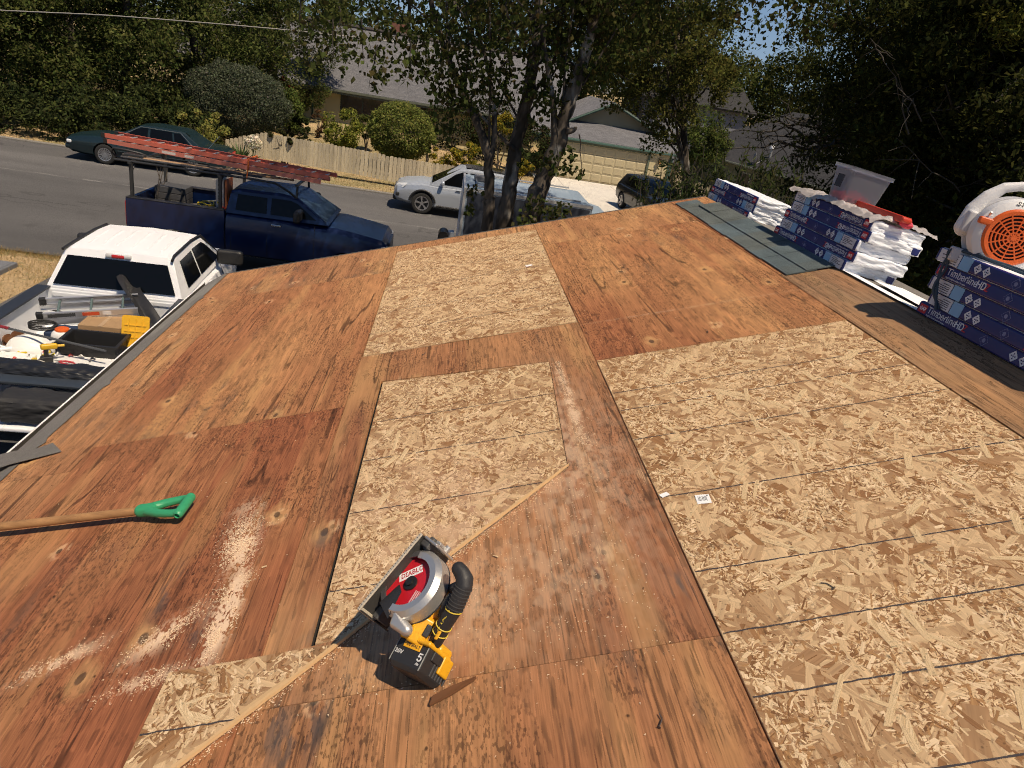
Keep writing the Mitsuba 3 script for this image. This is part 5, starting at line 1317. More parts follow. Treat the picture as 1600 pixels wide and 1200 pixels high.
# rack, ladders and load of the blue truck
rk = thing('ladder_rack', 'black steel ladder rack over the bed of the blue pickup', 'ladder rack')
RK = M(.035, .037, .04, .45, .3)
for x in (.12, 1.88):
    for s in (1, -1): obj('post', moved(cat(box(x - .03, x + .03, s * .93 - .03, s * .93 + .03, 1.40, 2.08), box(x - .07, x + .07, s * .93 - .05, s * .93 + .05, 1.40, 1.43)), FB), RK, rk)
    obj('cross_bar', moved(cat(box(x - .03, x + .03, -1.02, 1.02, 2.08, 2.13), *[bar((x, s * .90, 1.90), (x, s * .72, 2.08), .018) for s in (1, -1)]), FB), RK, rk)
obj('cross_bar', moved(cat(box(3.36, 3.42, -.75, .75, 2.06, 2.10), bar((3.39, -.70, 1.80), (3.39, -.62, 2.06), .025), bar((3.39, .70, 1.80), (3.39, .62, 2.06), .025)), FB), RK, rk)
for s in (1, -1): obj('side_bar', moved(bar((-.2, s * .93, 2.12), (2.6, s * .93, 2.12), .024, 10), FB), RK, rk)
obj('side_bar', moved(tube([(2.6, -.93, 2.12), (3.0, -.92, 2.10), (3.25, -.86, 1.96), (3.39, -.78, 1.84)], .024, 10), FB), RK, rk)
OR = M(.50, .12, .08, .5); GREYM = M(.5, .5, .5, .35, .6)
LA, LB = np.array([-7.12, 16.62, 2.36]), np.array([-2.32, 15.62, 2.33])
raillad('extension_ladder', 'red orange fibreglass extension ladder, upper one of the two on the rack', LA + [0, 0, .10], LB + [0, 0, .10], [0.2, 1, 0], .44, 16, 0, OR, GREYM, .085, BLACKP)
raillad('extension_ladder', 'faded red fibreglass extension ladder, lower one of the two on the rack', LA + [.05, .02, -.01], LB + [-.15, .03, -.01], [.2, 1, 0], .50, 16, 0, M(.47, .15, .11, .5), GREYM, .085, BLACKP, [(M(.55, .50, .47, .5), 1.25, 1.55), (M(.55, .5, .47, .5), 1.75, 1.95)])
obj('strap', cat(tube([(-4.05, 15.70, 2.40), (-4.05, 15.69, 2.52), (-4.0, 16.2, 2.53), (-4.0, 16.25, 2.36)], .014, 6), tube([(-4.05, 15.70, 2.40), (-4.08, 15.72, 2.12)], .014, 6)), M(.6, .13, .02, .6), None, 'orange strap round the ladders on the rack', 'strap')
for q, (y, x0, x1, z, col, lb) in enumerate(((-.72, .0, 3.0, 2.17, (.33, .21, .12), 'pale wooden pole on the near side of the ladder rack'), (-.62, .3, 3.3, 2.165, (.20, .12, .07), 'brown wooden pole beside the pale one on the ladder rack'), (-.84, -.1, 2.7, 2.17, (.05, .05, .055), 'dark steel pipe at the near edge of the ladder rack'), (-.50, -.2, 2.9, 2.165, (.09, .08, .075), 'dark grey pole, innermost on the ladder rack'))):
    obj('pole', moved(bar((x0, y, z), (x1, y + .03, z - .005), .024, 10), FB), M(*col, .6), None, lb, 'pole')
jk = [(-.28, -.62, 2.12), (-.36, -.66, 2.20), (-.30, -.70, 2.30), (-.05, -.72, 2.30), (.22, -.7, 2.27), (.3, -.6, 2.22)]
obj('roof_jack', moved(cat(tube(jk, .022, 8), tube([(-.28, -.62, 2.12), (-.1, -.62, 2.08), (.2, -.66, 2.2)], .02, 8), rbox(-.1, .3, -.74, -.56, 2.16, 2.24, .02)), FB), M(.04, .042, .046, .5, .3), None, 'dark steel bracket lying at the rear end of the ladder rack', 'bracket', smooth=50)
tt = np.linspace(0, 1, 24)
obj('rope', moved(cat(tube([(.75 - .5 * a * (1 - a) * 1 - .05 * a, -.90, 2.10 - 2.4 * a * (1 - a)) for a in tt], .009, 6), tube([(.62 + .22 * a, -.92, 2.12 - 1.5 * a * (1 - a)) for a in tt], .009, 6)), FB), M(.16, .13, .10, .8), None, 'loop of old rope hanging from the rack over the blue truck bed', 'rope', smooth=60)
cb = thing('tool_chest', 'grey slatted crate in the far rear corner of the blue truck bed', 'crate')
for q in range(4): obj('slat', moved(rbox(.10, .75, .30, .84, .90 + .14 * q, 1.03 + .14 * q, .008), FB), M(.055, .055, .058, .6), cb)
obj('corner_post', moved(cat(*[box(x, x + .04, .29, .30 - .02, .88, 1.46) for x in (.14, .40, .68)]), FB), M(.03, .03, .03, .6), cb)
sc_ = thing('scaffold_frame', 'grey aluminium plank and frame standing against the cab in the blue truck bed', 'scaffold plank')
obj('plank', moved(cat(rbox(1.72, 1.78, -.70, -.42, .9, 1.95, .01), rbox(1.82, 1.90, -.72, -.40, .9, 1.98, .01)), FB), M(.36, .36, .36, .45, .4), sc_)
obj('frame', moved(cat(*[bar((1.70, -.3 + .12 * i, .9), (1.66, -.3 + .12 * i, 1.50), .016) for i in range(6)], bar((1.66, -.35, 1.5), (1.66, .45, 1.5), .02), bar((1.68, -.35, 1.2), (1.68, .45, 1.2), .016)), FB), M(.42, .42, .42, .4, .5), sc_)
obj('board', moved(rbox(1.93, 1.965, -.78, -.30, .9, 1.99, .01), FB), M(.42, .13, .05, .6), None, 'narrow orange board between the plank and the blue cab', 'board')
gc = thing('gas_can', 'small red fuel can at the near front corner of the blue truck bed', 'fuel can')
obj('body', moved(cat(rbox(1.80, 1.95, -.86, -.72, 1.1, 1.42, .03)), FB), M(.42, .03, .02, .45), gc, smooth=40)
obj('spout', moved(tube([(1.86, -.8, 1.41), (1.83, -.8, 1.48), (1.78, -.81, 1.52)], .018, 8), FB), M(.6, .42, .02, .5), gc)
obj('hose', moved(tube([(1.42 + .16 * math.cos(a) * (1 + .1 * math.sin(3 * a)), -.42 + .15 * math.sin(a), 1.30 + .03 * math.sin(2.3 * a) + .004 * a) for a in np.linspace(0, 20, 130)], .011, 6), FB), M(.62, .44, .03, .5), None, 'coil of yellow hose lying in the blue truck bed', 'hose', smooth=60)
g = np.random.default_rng(15)
seen = set()
for q in range(20):
    x, y, a, L = g.uniform(.85, 1.55), g.uniform(-.75, .15), g.uniform(-.8, .8), g.uniform(.15, .45)
    col = [(.16, .10, .06), (.28, .24, .2), (.10, .05, .04), (.20, .15, .10), (.08, .08, .08)][q % 5]
    lb = f"{['dark brown', 'pale grey', 'reddish black', 'light brown', 'black'][q % 5]} tool handle in the blue truck bed, {'rear' if x < 1.1 else 'middle' if x < 1.35 else 'front'} of the heap, {'near side' if y < -.3 else 'far side'}"
    if lb in seen: continue
    seen.add(lb)
    k = obj('tool', moved(tube([(x, y, 1.12 + .01 * q), (x + L * math.cos(a), y + L * math.sin(a), 1.14 + .012 * q)], g.uniform(.012, .03), 7), FB), M(*col, .7), None, lb, 'tool', 'tools heaped in the blue truck bed')
obj('bed_load', moved(crumple(trimesh.Trimesh(*trimesh.remesh.subdivide_to_size(*(lambda b: (b.vertices, b.faces))(rbox(.8, 1.62, -.84, .3, .88, 1.14, .05)), .06), process=True), .06, 6, 3), FB), M(.06, .05, .045, .9), None, 'dark heap of bags under the tools in the blue truck bed', 'bags', smooth=40)

# ------------------------------------------------------------------ white van by the birch, dark car in the far driveway, post box
vn = thing('van', 'white box van parked on the near side of the street behind the birch trunks', 'van')
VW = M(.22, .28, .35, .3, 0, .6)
VX0, VX1, VY0, VY1, VZ = .46, 5.2, 17.55, 19.95, 2.30
obj('box_body', cat(rbox(VX0, VX1 - 1.6, VY0, VY1, .55, VZ, .04), ), VW, vn, smooth=30)
obj('cab', hull([(VX1 - 1.58, VY0 + .08, .5), (VX1 - 1.58, VY1 - .08, .5), (VX1, VY0 + .1, .5), (VX1, VY1 - .1, .5), (VX1, VY0 + .12, 1.1), (VX1, VY1 - .12, 1.1), (VX1 - .5, VY0 + .12, 1.25), (VX1 - .5, VY1 - .12, 1.25), (VX1 - 1.0, VY0 + .2, 2.0), (VX1 - 1.0, VY1 - .2, 2.0), (VX1 - 1.58, VY0 + .15, 2.1), (VX1 - 1.58, VY1 - .15, 2.1)]), VW, vn, smooth=25)
obj('corner_trim', cat(*[box(VX0 - .012, VX0 + .05, y - .012, y + .05, .5, VZ + .012) for y in (VY0, VY1 - .04)], box(VX0 - .012, VX0 + .04, VY0, VY1, VZ - .05, VZ + .012), box(VX0, VX1 - 1.6, VY0 - .012, VY0 + .03, VZ - .06, VZ + .012)), M(.55, .56, .58, .35, .5), vn)
obj('rear_door', cat(rbox(VX0 - .02, VX0 + .01, VY0 + .10, (VY0 + VY1) / 2 - .01, .62, VZ - .12, .01), rbox(VX0 - .02, VX0 + .01, (VY0 + VY1) / 2 + .01, VY1 - .1, .62, VZ - .12, .01)), VW, vn)
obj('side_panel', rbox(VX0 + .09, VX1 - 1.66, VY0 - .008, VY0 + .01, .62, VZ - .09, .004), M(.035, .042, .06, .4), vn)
obj('roof_vent', cat(rbox(VX0 + .25, VX0 + .55, VY0 + 1.3, VY0 + 1.6, VZ, VZ + .14, .03)), M(.12, .12, .13, .5), vn)
obj('roof_rail', cat(*[bar((VX0 + .2, y, VZ + .06), (VX1 - 1.9, y, VZ + .06), .02) for y in (VY0 + .15, VY1 - .15)], *[bar((x, VY0 + .15, VZ + .06), (x, VY1 - .15, VZ + .06), .018) for x in (VX0 + .3, VX0 + 1.2, VX0 + 2.1)]), M(.35, .36, .38, .35, .6), vn)
for x in (VX0 + .9, VX1 - .8):
    for s, y in ((-1, VY0 + .02), (1, VY1 - .02)): add_wheel(vn, np.eye(4), x, y, .36, s, 6, .24)
pb = thing('post_box', 'black rounded post box on a stake at the near edge of the street', 'post box')
def at(x, y, Yp):
    d = FWD + RIGHT * (x - 800) / 1125 + UP * (600 - y) / 1125; return EYE + d * (Yp - EYE[1]) / d[1]
p = at(692, 372, 16.2)
obj('box', moved(tm(m3.Manifold.batch_hull([m3.Manifold.cylinder(.42, .115, .115, 20).rotate([90, 0, 0]).translate([0, .21, .08]), m3.Manifold.cube([.23, .42, .1], True).translate([0, 0, -.06])])), frame([1, 0, 0], [0, 1, 0], [0, 0, 1], p)), M(.014, .014, .015, .4), pb, smooth=40)
obj('stake', box(p[0] - .045, p[0] + .045, p[1] - .045, p[1] + .045, -.1, p[2] - .1), M(.2, .15, .1, .8), pb)
p = at(704, 368, 16.3)
pb2 = thing('post_box', 'small grey post box just right of the black one', 'post box')
obj('box', moved(cat(rbox(-.07, .07, -.16, .16, -.10, .10, .02), rbox(-.075, .075, -.17, -.15, -.11, .11, .01)), frame([1, 0, 0], [0, 1, 0], [0, 0, 1], p)), M(.22, .25, .30, .45), pb2, smooth=30)
obj('stake', box(p[0] - .04, p[0] + .04, p[1] - .04, p[1] + .04, -.1, p[2] - .1), M(.2, .15, .1, .8), pb2)

F = fr_at(9.55, 36.6, .03, -88)
NAVYC = M(.012, .014, .018, .2, 0, 1.0)
st = [(0, .45, .55, .70, .95, .80, .0, .85), (.08, .32, .45, .72, 1.05, .90), (.5, .27, .36, .72, 1.07, .94), (1.5, .24, .32, .70, 1.05, .94), (3.2, .24, .32, .70, 1.02, .94), (3.75, .26, .34, .68, 1.05, .93), (4.3, .30, .40, .64, .97, .89), (4.58, .34, .46, .60, .86, .80), (4.68, .42, .50, .58, .74, .66)]
F = fr_at(8.75, 34.3, .03, -80)
dk = car('dark_car', 'black car standing in the far driveway before the garage door', 'car', F, NAVYC, st,
         [(.10, 1.02), (.45, 1.50), (.8, 1.56), (2.1, 1.58), (2.5, 1.55), (3.50, 1.03)], 1.03, .84, .30, .94, (.92, 3.70), .35,
         [[(.60, 1.12), (1.35, 1.08), (1.4, 1.44), (.85, 1.42)], [(1.42, 1.08), (2.22, 1.07), (2.15, 1.47), (1.48, 1.45)], [(2.32, 1.07), (3.15, 1.08), (2.65, 1.38), (2.42, 1.46), (2.25, 1.47)]],
         (3.42, 1.10, 2.52, 1.53), (.14, 1.12, .44, 1.44), 5)

# ------------------------------------------------------------------ fence across the street: every board its own
def fence_color(p, n, uv):
    k = cell_rand(dr.floor(p.x / .145), 2)
    a = fbm(p.x * 20, p.y * 20, p.z * 2.5, 3)
    c = mix([.52, .45, .32], [.38, .33, .24], k) * (.75 + .45 * a)
    return mi.Color3f(c)
PM('fence_wood', fence_color, .9)
def fence(label, pts, h, w=.14, gap=.012, base=None, under=.0, dog=True):
    k = thing('fence', label, 'fence'); pts = np.asarray(pts, float); g = np.random.default_rng(int(abs(pts[0, 0]) * 10))
    for a, b in zip(pts[:-1], pts[1:]):
        L = np.linalg.norm(b[:2] - a[:2]); n = int(L / (w + gap)); e = (b - a) / L
        d = np.array([e[0], e[1], 0]); d /= np.linalg.norm(d); nn = np.array([-d[1], d[0], 0])
        for i in range(n):
            o = a + (b - a) * ((i + .5) / n); hh = h * (1 + g.normal(0, .012)); c = .03
            t = yprism([(-w / 2, 0), (w / 2, 0), (w / 2, hh - c), (w / 2 - c, hh), (-w / 2 + c, hh), (-w / 2, hh - c)], -.009, .009)
            obj('board', moved(t, frame(d, nn, [0, 0, 1], o + nn * g.normal(0, .004))), 'fence_wood', k)
        for z in (.25, h - .25):
            m = box(0, L, .01, .05, z, z + .08); fr = frame(d, nn, [0, 0, 1], a); v = moved(m, fr); v.vertices[:, 2] += (v.vertices - a) @ d / L * (b[2] - a[2]); obj('rail', v, 'fence_wood', k)
    return k
fence('low weathered board fence on the bank across the street', [at(352, 258, 30.6), at(412, 247, 30.6), at(555, 272, 30.4), at(612, 284, 30.3), at(770, 308, 30.2)], .98)

# ------------------------------------------------------------------ the long house across the street
def shingle_color(p, n, uv):
    row = dr.floor(uv.y / .14); t = cell_rand(dr.floor(uv.x / .33 + .5 * (row - 2 * dr.floor(row / 2))), row)
    a = fbm(uv.x * .5, uv.y * .5, 2, 3)
    ed = smoothstep(.16, .0, uv.y / .14 - row)
    c = mix([.095, .096, .106], [.145, .145, .156], .6 * t + .4 * a)
    return mi.Color3f(c * (.85 + .3 * noise(uv.x * 30, uv.y * 30)) * (1 - .35 * ed))
PM('roof_shingle', shingle_color, .9, lambda p, n, uv: .012 * (1 - (uv.y / .14 - dr.floor(uv.y / .14))), eps=.01)
PM('roof_shingle_dark', lambda p, n, uv: shingle_color(p, n, uv) * .27, .9)
HW = M(.50, .43, .26, .8); HTRIM = M(.035, .075, .06, .6); HGUT = M(.06, .12, .10, .5); HDARK = M(.02, .018, .016, .3, 0, .5, .6); SLATE = M(.3, .28, .24, .8)
def roof_plane(q, th, name, parent, mat='roof_shingle'):
    """q: eave left, eave right, top right, top left; uv in metres along and up the slope"""
    q = np.asarray(q, float); e = q[1] - q[0]; e /= np.linalg.norm(e); n = np.cross(q[1] - q[0], q[3] - q[0]); n /= np.linalg.norm(n)
    if n[2] < 0: n = -n
    u = np.cross(n, e)
    if u[2] < 0: u = -u
    uv = np.c_[(q - q[0]) @ e, (q - q[0]) @ u]
    m = len(q); v = np.vstack([q, q - n * th]); i = np.arange(m); j = (i + 1) % m
    f = np.vstack([[[0, k, k + 1] for k in range(1, m - 1)], [[m, m + k + 1, m + k] for k in range(1, m - 1)], np.c_[i, i + m, j + m], np.c_[i, j + m, j]])
    t = trimesh.Trimesh(v, f, process=False)
    if np.cross(v[f[0][1]] - v[f[0][0]], v[f[0][2]] - v[f[0][0]]) @ n < 0: t.invert()
    return obj(name, t, mat, parent, uv=np.vstack([uv, uv]))


def siding(x0, x1, y, z0, z1, step=.2):
    """lapped boards of a wall facing the street"""
    ms = []
    z = z0
    while z < z1 - .01:
        zt = min(z + step, z1)
        ms.append(hull([(x, yy, zz) for x in (x0, x1) for yy, zz in ((y - .022, z), (y + .05, z), (y + .05, zt), (y - .004, zt))])); z += step
    return cat(*ms)


lh = thing('bungalow', 'long low cream bungalow with grey shingle roof and garage across the street', 'house')
LX0, LX1, LY, LZ0, EZ = -13.5, 4.6, 44.6, .70, 2.55
RY, RZ = 50.5, 5.9                              # ridge
eL, eR = np.array([LX0 - 2.5, LY - .75, EZ]), np.array([LX1 + 1.0, LY - .75, EZ])
roof_plane([eL, eR, [LX1 + 2.6, RY, RZ], [LX0 - 2.5, RY, RZ]], .16, 'roof', lh)
roof_plane([[LX1 + 2.6, RY + 6.6, EZ], [LX0 - 2.5, RY + 6.6, EZ], [LX0 - 2.5, RY + .005, RZ], [LX1 + 2.6, RY + .005, RZ]], .16, 'roof', lh)
obj('ridge_cap', tube([[LX0 - 2.5, RY, RZ + .05], [LX1 + 2.6, RY, RZ + .05]], .13, 8), M(.055, .048, .045, .9), lh)
obj('fascia', cat(box(LX0 - 2.5, LX1, LY - .80, LY - .77, EZ - .24, EZ - .01), box(LX0 - 2.5, LX1, LY - .88, LY - .80, EZ - .12, EZ - .03)), M(.10, .11, .085, .6), lh)
obj('soffit', box(LX0 - 2.5, LX1, LY - .77, LY + .1, EZ - .16, EZ - .13), M(.25, .22, .15, .8), lh)
obj('wall', box(LX0, LX1, LY + .03, RY + 6, 0, EZ - .1), HW, lh)
WX = [(-8.95, -8.15), (-6.38, -4.0), (-3.12, -2.8), (-1.85, -1.45)]
WZ = [(1.45, 2.36), (1.32, 2.36), (1.95, 2.36), (1.95, 2.36)]
edges = [LX0, -9.1, *[v for w in WX for v in w], LX1]
obj('siding', cat(siding(-7.95, -6.45, LY, .55, EZ - .15), siding(-3.95, LX1, LY, .4, 1.9), siding(-3.95, -3.15, LY, 1.9, EZ - .15), siding(-2.75, -1.9, LY, 1.9, EZ - .15), siding(-1.4, LX1, LY, 1.9, EZ - .15), siding(-6.45, -3.95, LY, .45, 1.25), siding(LX0, -9.05, LY, .6, EZ - .15), siding(-9.05, -7.95, LY, .6, 1.4)), M(.48, .42, .26, .85), lh)
for (a, b), (c, d) in zip(WX, WZ):
    w = obj('window', cat(box(a - .06, b + .06, LY - .05, LY + .02, c - .08, c), box(a - .06, b + .06, LY - .05, LY + .02, d, d + .06), box(a - .06, a, LY - .05, LY + .02, c, d), box(b, b + .06, LY - .05, LY + .02, c, d), *([box((a + b) / 2 - .035, (a + b) / 2 + .035, LY - .045, LY + .02, c, d)] if b - a > 1 else [])), M(.03, .04, .035, .5), lh)
    obj('pane', box(a, b, LY - .005, LY + .01, c, d), M(.035, .026, .022, .06, 0, 1.0, .8), w)
obj('corner_board', cat(box(-8.02, -7.93, LY - .06, LY, .5, EZ - .15)), HTRIM, lh)
obj('chimney', cat(box(-4.6, -3.6, 52.0, 52.6, 4.5, 6.6)), M(.16, .07, .05, .9), lh)
obj('door', box(1.2, 2.1, LY - .03, LY + .02, .5, EZ - .3), M(.06, .03, .02, .5), lh)
# garage wing
GY, GX0, GX1, GE = 41.0, 5.3, 12.2, 2.20
obj('garage_wall', cat(box(GX0, 6.02, GY, GY + .2, 0, GE), box(10.95, GX1, GY, GY + .2, 0, GE), box(6.02, 10.95, GY, GY + .2, 1.96, GE), box(GX1 - .2, GX1, GY + .2, 50, 0, GE), box(GX0, GX0 + .2, GY + .2, 45, 0, GE)), HW, lh)
gd = obj('garage_door', box(6.05, 10.92, GY + .07, GY + .12, .04, 1.95), M(.44, .375, .235, .7), lh)
for i in range(4):
    for j in range(8):
        x0, z0 = 6.08 + j * .605, .05 + i * .475
        q = [(x0 + .03, z0 + .03), (x0 + .575, z0 + .03), (x0 + .575, z0 + .445), (x0 + .03, z0 + .445)]
        q2 = [(x0 + .075, z0 + .075), (x0 + .53, z0 + .075), (x0 + .53, z0 + .40), (x0 + .075, z0 + .40)]
        v = np.array([(a, GY + .069, b) for a, b in q] + [(a, GY + .045, b) for a, b in q2]); f = [[4, 5, 6], [4, 6, 7]]
        for a in range(4): b = (a + 1) % 4; f += [[a, b, 4 + b], [a, 4 + b, 4 + a]]
        obj('panel', trimesh.Trimesh(v, f, process=False), M(.44, .375, .235, .7), gd)
obj('section_joint', cat(*[box(6.05, 10.92, GY + .062, GY + .071, .045 + i * .475 - .006, .045 + i * .475 + .006) for i in range(1, 4)]), M(.12, .10, .07, .8), gd)
obj('door_trim', cat(box(5.93, 6.04, GY - .03, GY + .05, 0, 2.06), box(10.93, 11.04, GY - .03, GY + .05, 0, 2.06), box(5.93, 11.04, GY - .028, GY + .05, 1.955, 2.065)), M(.10, .12, .085, .7), lh)
obj('corner_board', box(GX1 - .08, GX1 + .03, GY - .03, GY + .1, 0, GE), HTRIM, lh)
g1 = [4.3, GY - .12, GE], [13.3, GY - .12, GE]
RYG, RZG = 43.6, 3.02
roof_plane([g1[0], g1[1], [11.9, RYG, RZG], [4.3, RYG, RZG]], .14, 'garage_roof', lh)
roof_plane([[13.3, GY - .12, GE], [13.3, 50.5, GE], [11.9, 50.5, RZG], [11.9, RYG, RZG]], .14, 'garage_roof', lh)
obj('garage_gutter', cat(rbox(4.3, 13.35, GY - .23, GY - .13, GE - .13, GE - .01, .02), box(13.3, 13.42, GY - .4, 50, GE - .13, GE - .01)), HGUT, lh)
obj('downpipe', cat(tube([(13.2, GY - .20, GE - .12), (13.0, GY - .15, GE - .25), (GX1 + .08, GY - .06, GE - .32), (GX1 + .08, GY - .06, .1)], .04, 8)), HGUT, lh)
obj('garage_soffit', box(4.35, 13.25, GY - .11, GY, GE - .14, GE - .10), M(.25, .22, .15, .8), lh)
# small street gable above the garage
A, B, Cc = at(884, 187, 43.5), at(958, 162, 43.5), at(1030, 206, 43.5)
obj('gable', hull([A + [0, .0, -.1], Cc + [0, 0, -.1], B, A + [0, .2, -.1], Cc + [0, .2, -.1], B + [0, .2, 0]]), M(.25, .225, .155, .85), lh)
up1 = np.array([0, -.45, 0]); bk = np.array([0, 8.0, 0])
roof_plane([A + up1 + [-.35, 0, -.16], A + bk + [-.35, 0, -.16], B + bk + [0, 0, .1], B + up1 + [0, 0, .1]], .1, 'gable_roof', lh)
roof_plane([Cc + bk + [.35, 0, -.20], Cc + up1 + [.35, 0, -.20], B + up1 + [0.001, 0, .1], B + bk + [.001, 0, .1]], .1, 'gable_roof', lh)
obj('bargeboard', cat(tube([A + up1 + [-.35, -.02, -.26], B + up1 + [0, -.02, 0], Cc + up1 + [.35, -.02, -.3]], .08, 6)), HTRIM, lh)
lm = thing('wall_lamp', 'small dark lantern on the cream wall right of the garage door', 'lamp')
p = at(1030, 252, GY)
obj('body', moved(cat(rbox(-.07, .07, -.22, -.08, -.16, .12, .015), rbox(-.09, .09, -.24, -.06, .12, .16, .01), rbox(-.03, .03, -.08, -.005, .0, .06, .01)), frame([1, 0, 0], [0, 1, 0], [0, 0, 1], p)), M(.05, .03, .02, .5), lm)
obj('pane', moved(cat(rbox(-.05, .05, -.226, -.21, -.12, .06, .004)), frame([1, 0, 0], [0, 1, 0], [0, 0, 1], p)), M(.35, .18, .06, .3), lm)
fence('tall board fence right of the garage', [[12.6, 42.2, -.1], [17.5, 42.4, -.1]], 1.75, .145)
fence('sunlit lower board fence before the tall one, right of the garage', [[12.4, 39.6, -.1], [16.3, 38.6, -.1]], 1.15, .145)
bk_ = obj('planter', box(11.02, 12.3, GY - .75, GY - .35, 0, .62), M(.20, .075, .045, .9), None, 'low red brick planter at the right corner of the garage', 'planter')

# ------------------------------------------------------------------ second house on the right
h2 = thing('grey_house', 'dark roofed house on the right behind the trees', 'house')
e1, e2 = at(1138, 243, 39.0), at(1238, 287, 33.5)
ed = e2 - e1; ed[2] = 0; ed /= np.linalg.norm(ed); bkd = np.array([-ed[1], ed[0], 0]);
if bkd[1] < 0: bkd = -bkd
e1z = e2z = 2.45
E1, E2 = np.array([*(e1 - ed * 5.0)[:2], 2.45]), np.array([*(e2 + ed * 7)[:2], 2.45])
roof_plane([E1, E2, E2 + bkd * 7 + [0, 0, 2.9], E1 + bkd * 7 + [0, 0, 2.9]], .16, 'roof', h2, 'roof_shingle_dark')
roof_plane([E2 + bkd * 14.0, E1 + bkd * 14.0, E1 + bkd * 7.01 + [0, 0, 2.9], E2 + bkd * 7.01 + [0, 0, 2.9]], .16, 'roof', h2, 'roof_shingle_dark')
obj('gutter', tube([E1 - bkd * .06 + [0, 0, -.06], E2 - bkd * .06 + [0, 0, -.06]], .06, 8), M(.12, .13, .10, .6), h2)
def along(x0, x1, y0, y1, z0, z1): return moved(box(x0, x1, y0, y1, z0, z1), frame(ed, bkd, [0, 0, 1], [E1[0], E1[1], 0]))
Lh = np.linalg.norm(E2 - E1)
obj('wall', along(.6, Lh - .6, .6, 13.5, -.2, 2.35), M(.16, .17, .11, .85), h2)
for x in (5.5, 7.6, 10.6):
    w = obj('window', along(x, x + 1.1, .56, .62, .95, 2.05), M(.3, .3, .26, .6), h2); obj('pane', along(x + .07, x + 1.03, .545, .565, 1.02, 1.98), HDARK, w)
def dish(label, base, tip, face, r):
    k = thing('satellite_dish', label, 'satellite dish'); base, tip = np.asarray(base), np.asarray(tip); f = np.asarray(face, float); f /= np.linalg.norm(f)
    obj('mast', tube([base, tip], .035, 8), M(.45, .45, .46, .4, .4), k)
    a = np.cross(f, [0, 0, 1]); a /= np.linalg.norm(a); fr = frame(a, np.cross(f, a), f, tip)
    obj('reflector', moved(lathe([(0, 0), (r * .5, .03), (r * .85, .09), (r, .13), (r * .98, .14), (r * .83, .105), (r * .5, .045), (0, .015)], 28), fr), M(.13, .135, .145, .6), k, smooth=40)
    obj('feed_arm', cat(tube([tip - np.cross(f, a) * r * .9 * (1 if np.cross(f, a)[2] > 0 else -1), tip + f * r * 1.3 - [0, 0, .1]], .02, 6), tube([tip + f * r * 1.25 - [0, 0, .1], tip + f * r * 1.5 - [0, 0, .06]], .05, 8)), M(.5, .5, .5, .5), k)
d0 = E1 + ed * 6.6 + bkd * .6
dish('small satellite dish on the eave of the dark roof', at(1178, 262, 37.2), at(1176, 249, 37.2), [.95, -.3, .2], .34)
dish('satellite dish on a mast behind the garage roof corner', at(1046, 226, 43.5), at(1044, 200, 43.5), [.55, -.7, .3], .48)
k = thing('flue', 'white capped flue pipe standing on the dark roof', 'flue pipe')
obj('pipe', tube([at(1200, 258, 37.6), at(1206, 234, 37.6)], .055, 10), M(.40, .41, .42, .4, .5), k)
obj('cap', moved(lathe([(0, .14), (.09, .10), (.13, .0), (.11, -.08), (0, -.08)], 16), frame([1, 0, 0], [0, 1, 0], [0, 0, 1], at(1206.5, 231, 37.6))), M(.7, .7, .7, .35), k, smooth=40)
g3 = thing('far_house', 'pale house glimpsed far behind the trees right of the garage', 'house')
p = at(1075, 165, 60)
obj('wall', box(p[0] - 3.5, p[0] + 5, 60, 68, -.2, p[2] + .3), M(.15, .16, .19, .8), g3)
roof_plane([[p[0] - 4, 59.4, p[2] + .2], [p[0] + 5.5, 59.4, p[2] + .2], [p[0] + 5.5, 64, p[2] + 2.0], [p[0] - 4, 64, p[2] + 2.0]], .15, 'roof', g3, 'roof_shingle_dark')
# overhead cable, utility cover on the verge
pts = [at(-200, -1, 21.0), at(0, 16, 21), at(150, 23, 21), at(300, 34, 21), at(450, 47, 21), at(620, 66, 21.5), at(780, 88, 22)]
C2 = CubicSpline(np.arange(7), np.array(pts))(np.linspace(0, 6, 40))
obj('cable', tube(C2, .014, 6), M(.32, .31, .29, .6), None, 'pale overhead cable sagging across the dark trees at the left', 'cable')
UX = at(20, 403, 14.4)[0]
obj('utility_cover', cat(rbox(UX - .8, UX, 13.9, 14.55, -.05, .07, .015), box(UX - .75, UX - .05, 13.95, 14.50, .07, .078)), M(.13, .135, .15, .7), None, 'grey utility box cover in the dry grass left of the white pickup', 'utility cover')

# ------------------------------------------------------------------ trees and plants
def lift(cs, k): return [tuple(v * k for v in c) for c in cs]
OLIVE = lift([(.055, .065, .020), (.045, .055, .016), (.075, .080, .028), (.030, .042, .012)], 1.9)
DEEP = lift([(.022, .030, .012), (.030, .036, .014), (.018, .022, .010), (.036, .048, .016)], 1.8)
MIDG = lift([(.060, .085, .022), (.075, .095, .025), (.045, .065, .018), (.09, .11, .03)], 1.6)
YELG = lift([(.15, .15, .030), (.19, .17, .035), (.10, .11, .028), (.12, .14, .03)], 1.5)
YELL = [(.34, .26, .030), (.40, .30, .05), (.20, .19, .03), (.12, .14, .03)]
BIRCHC = [(.060, .078, .024), (.048, .062, .020), (.080, .098, .030), (.080, .072, .030)]


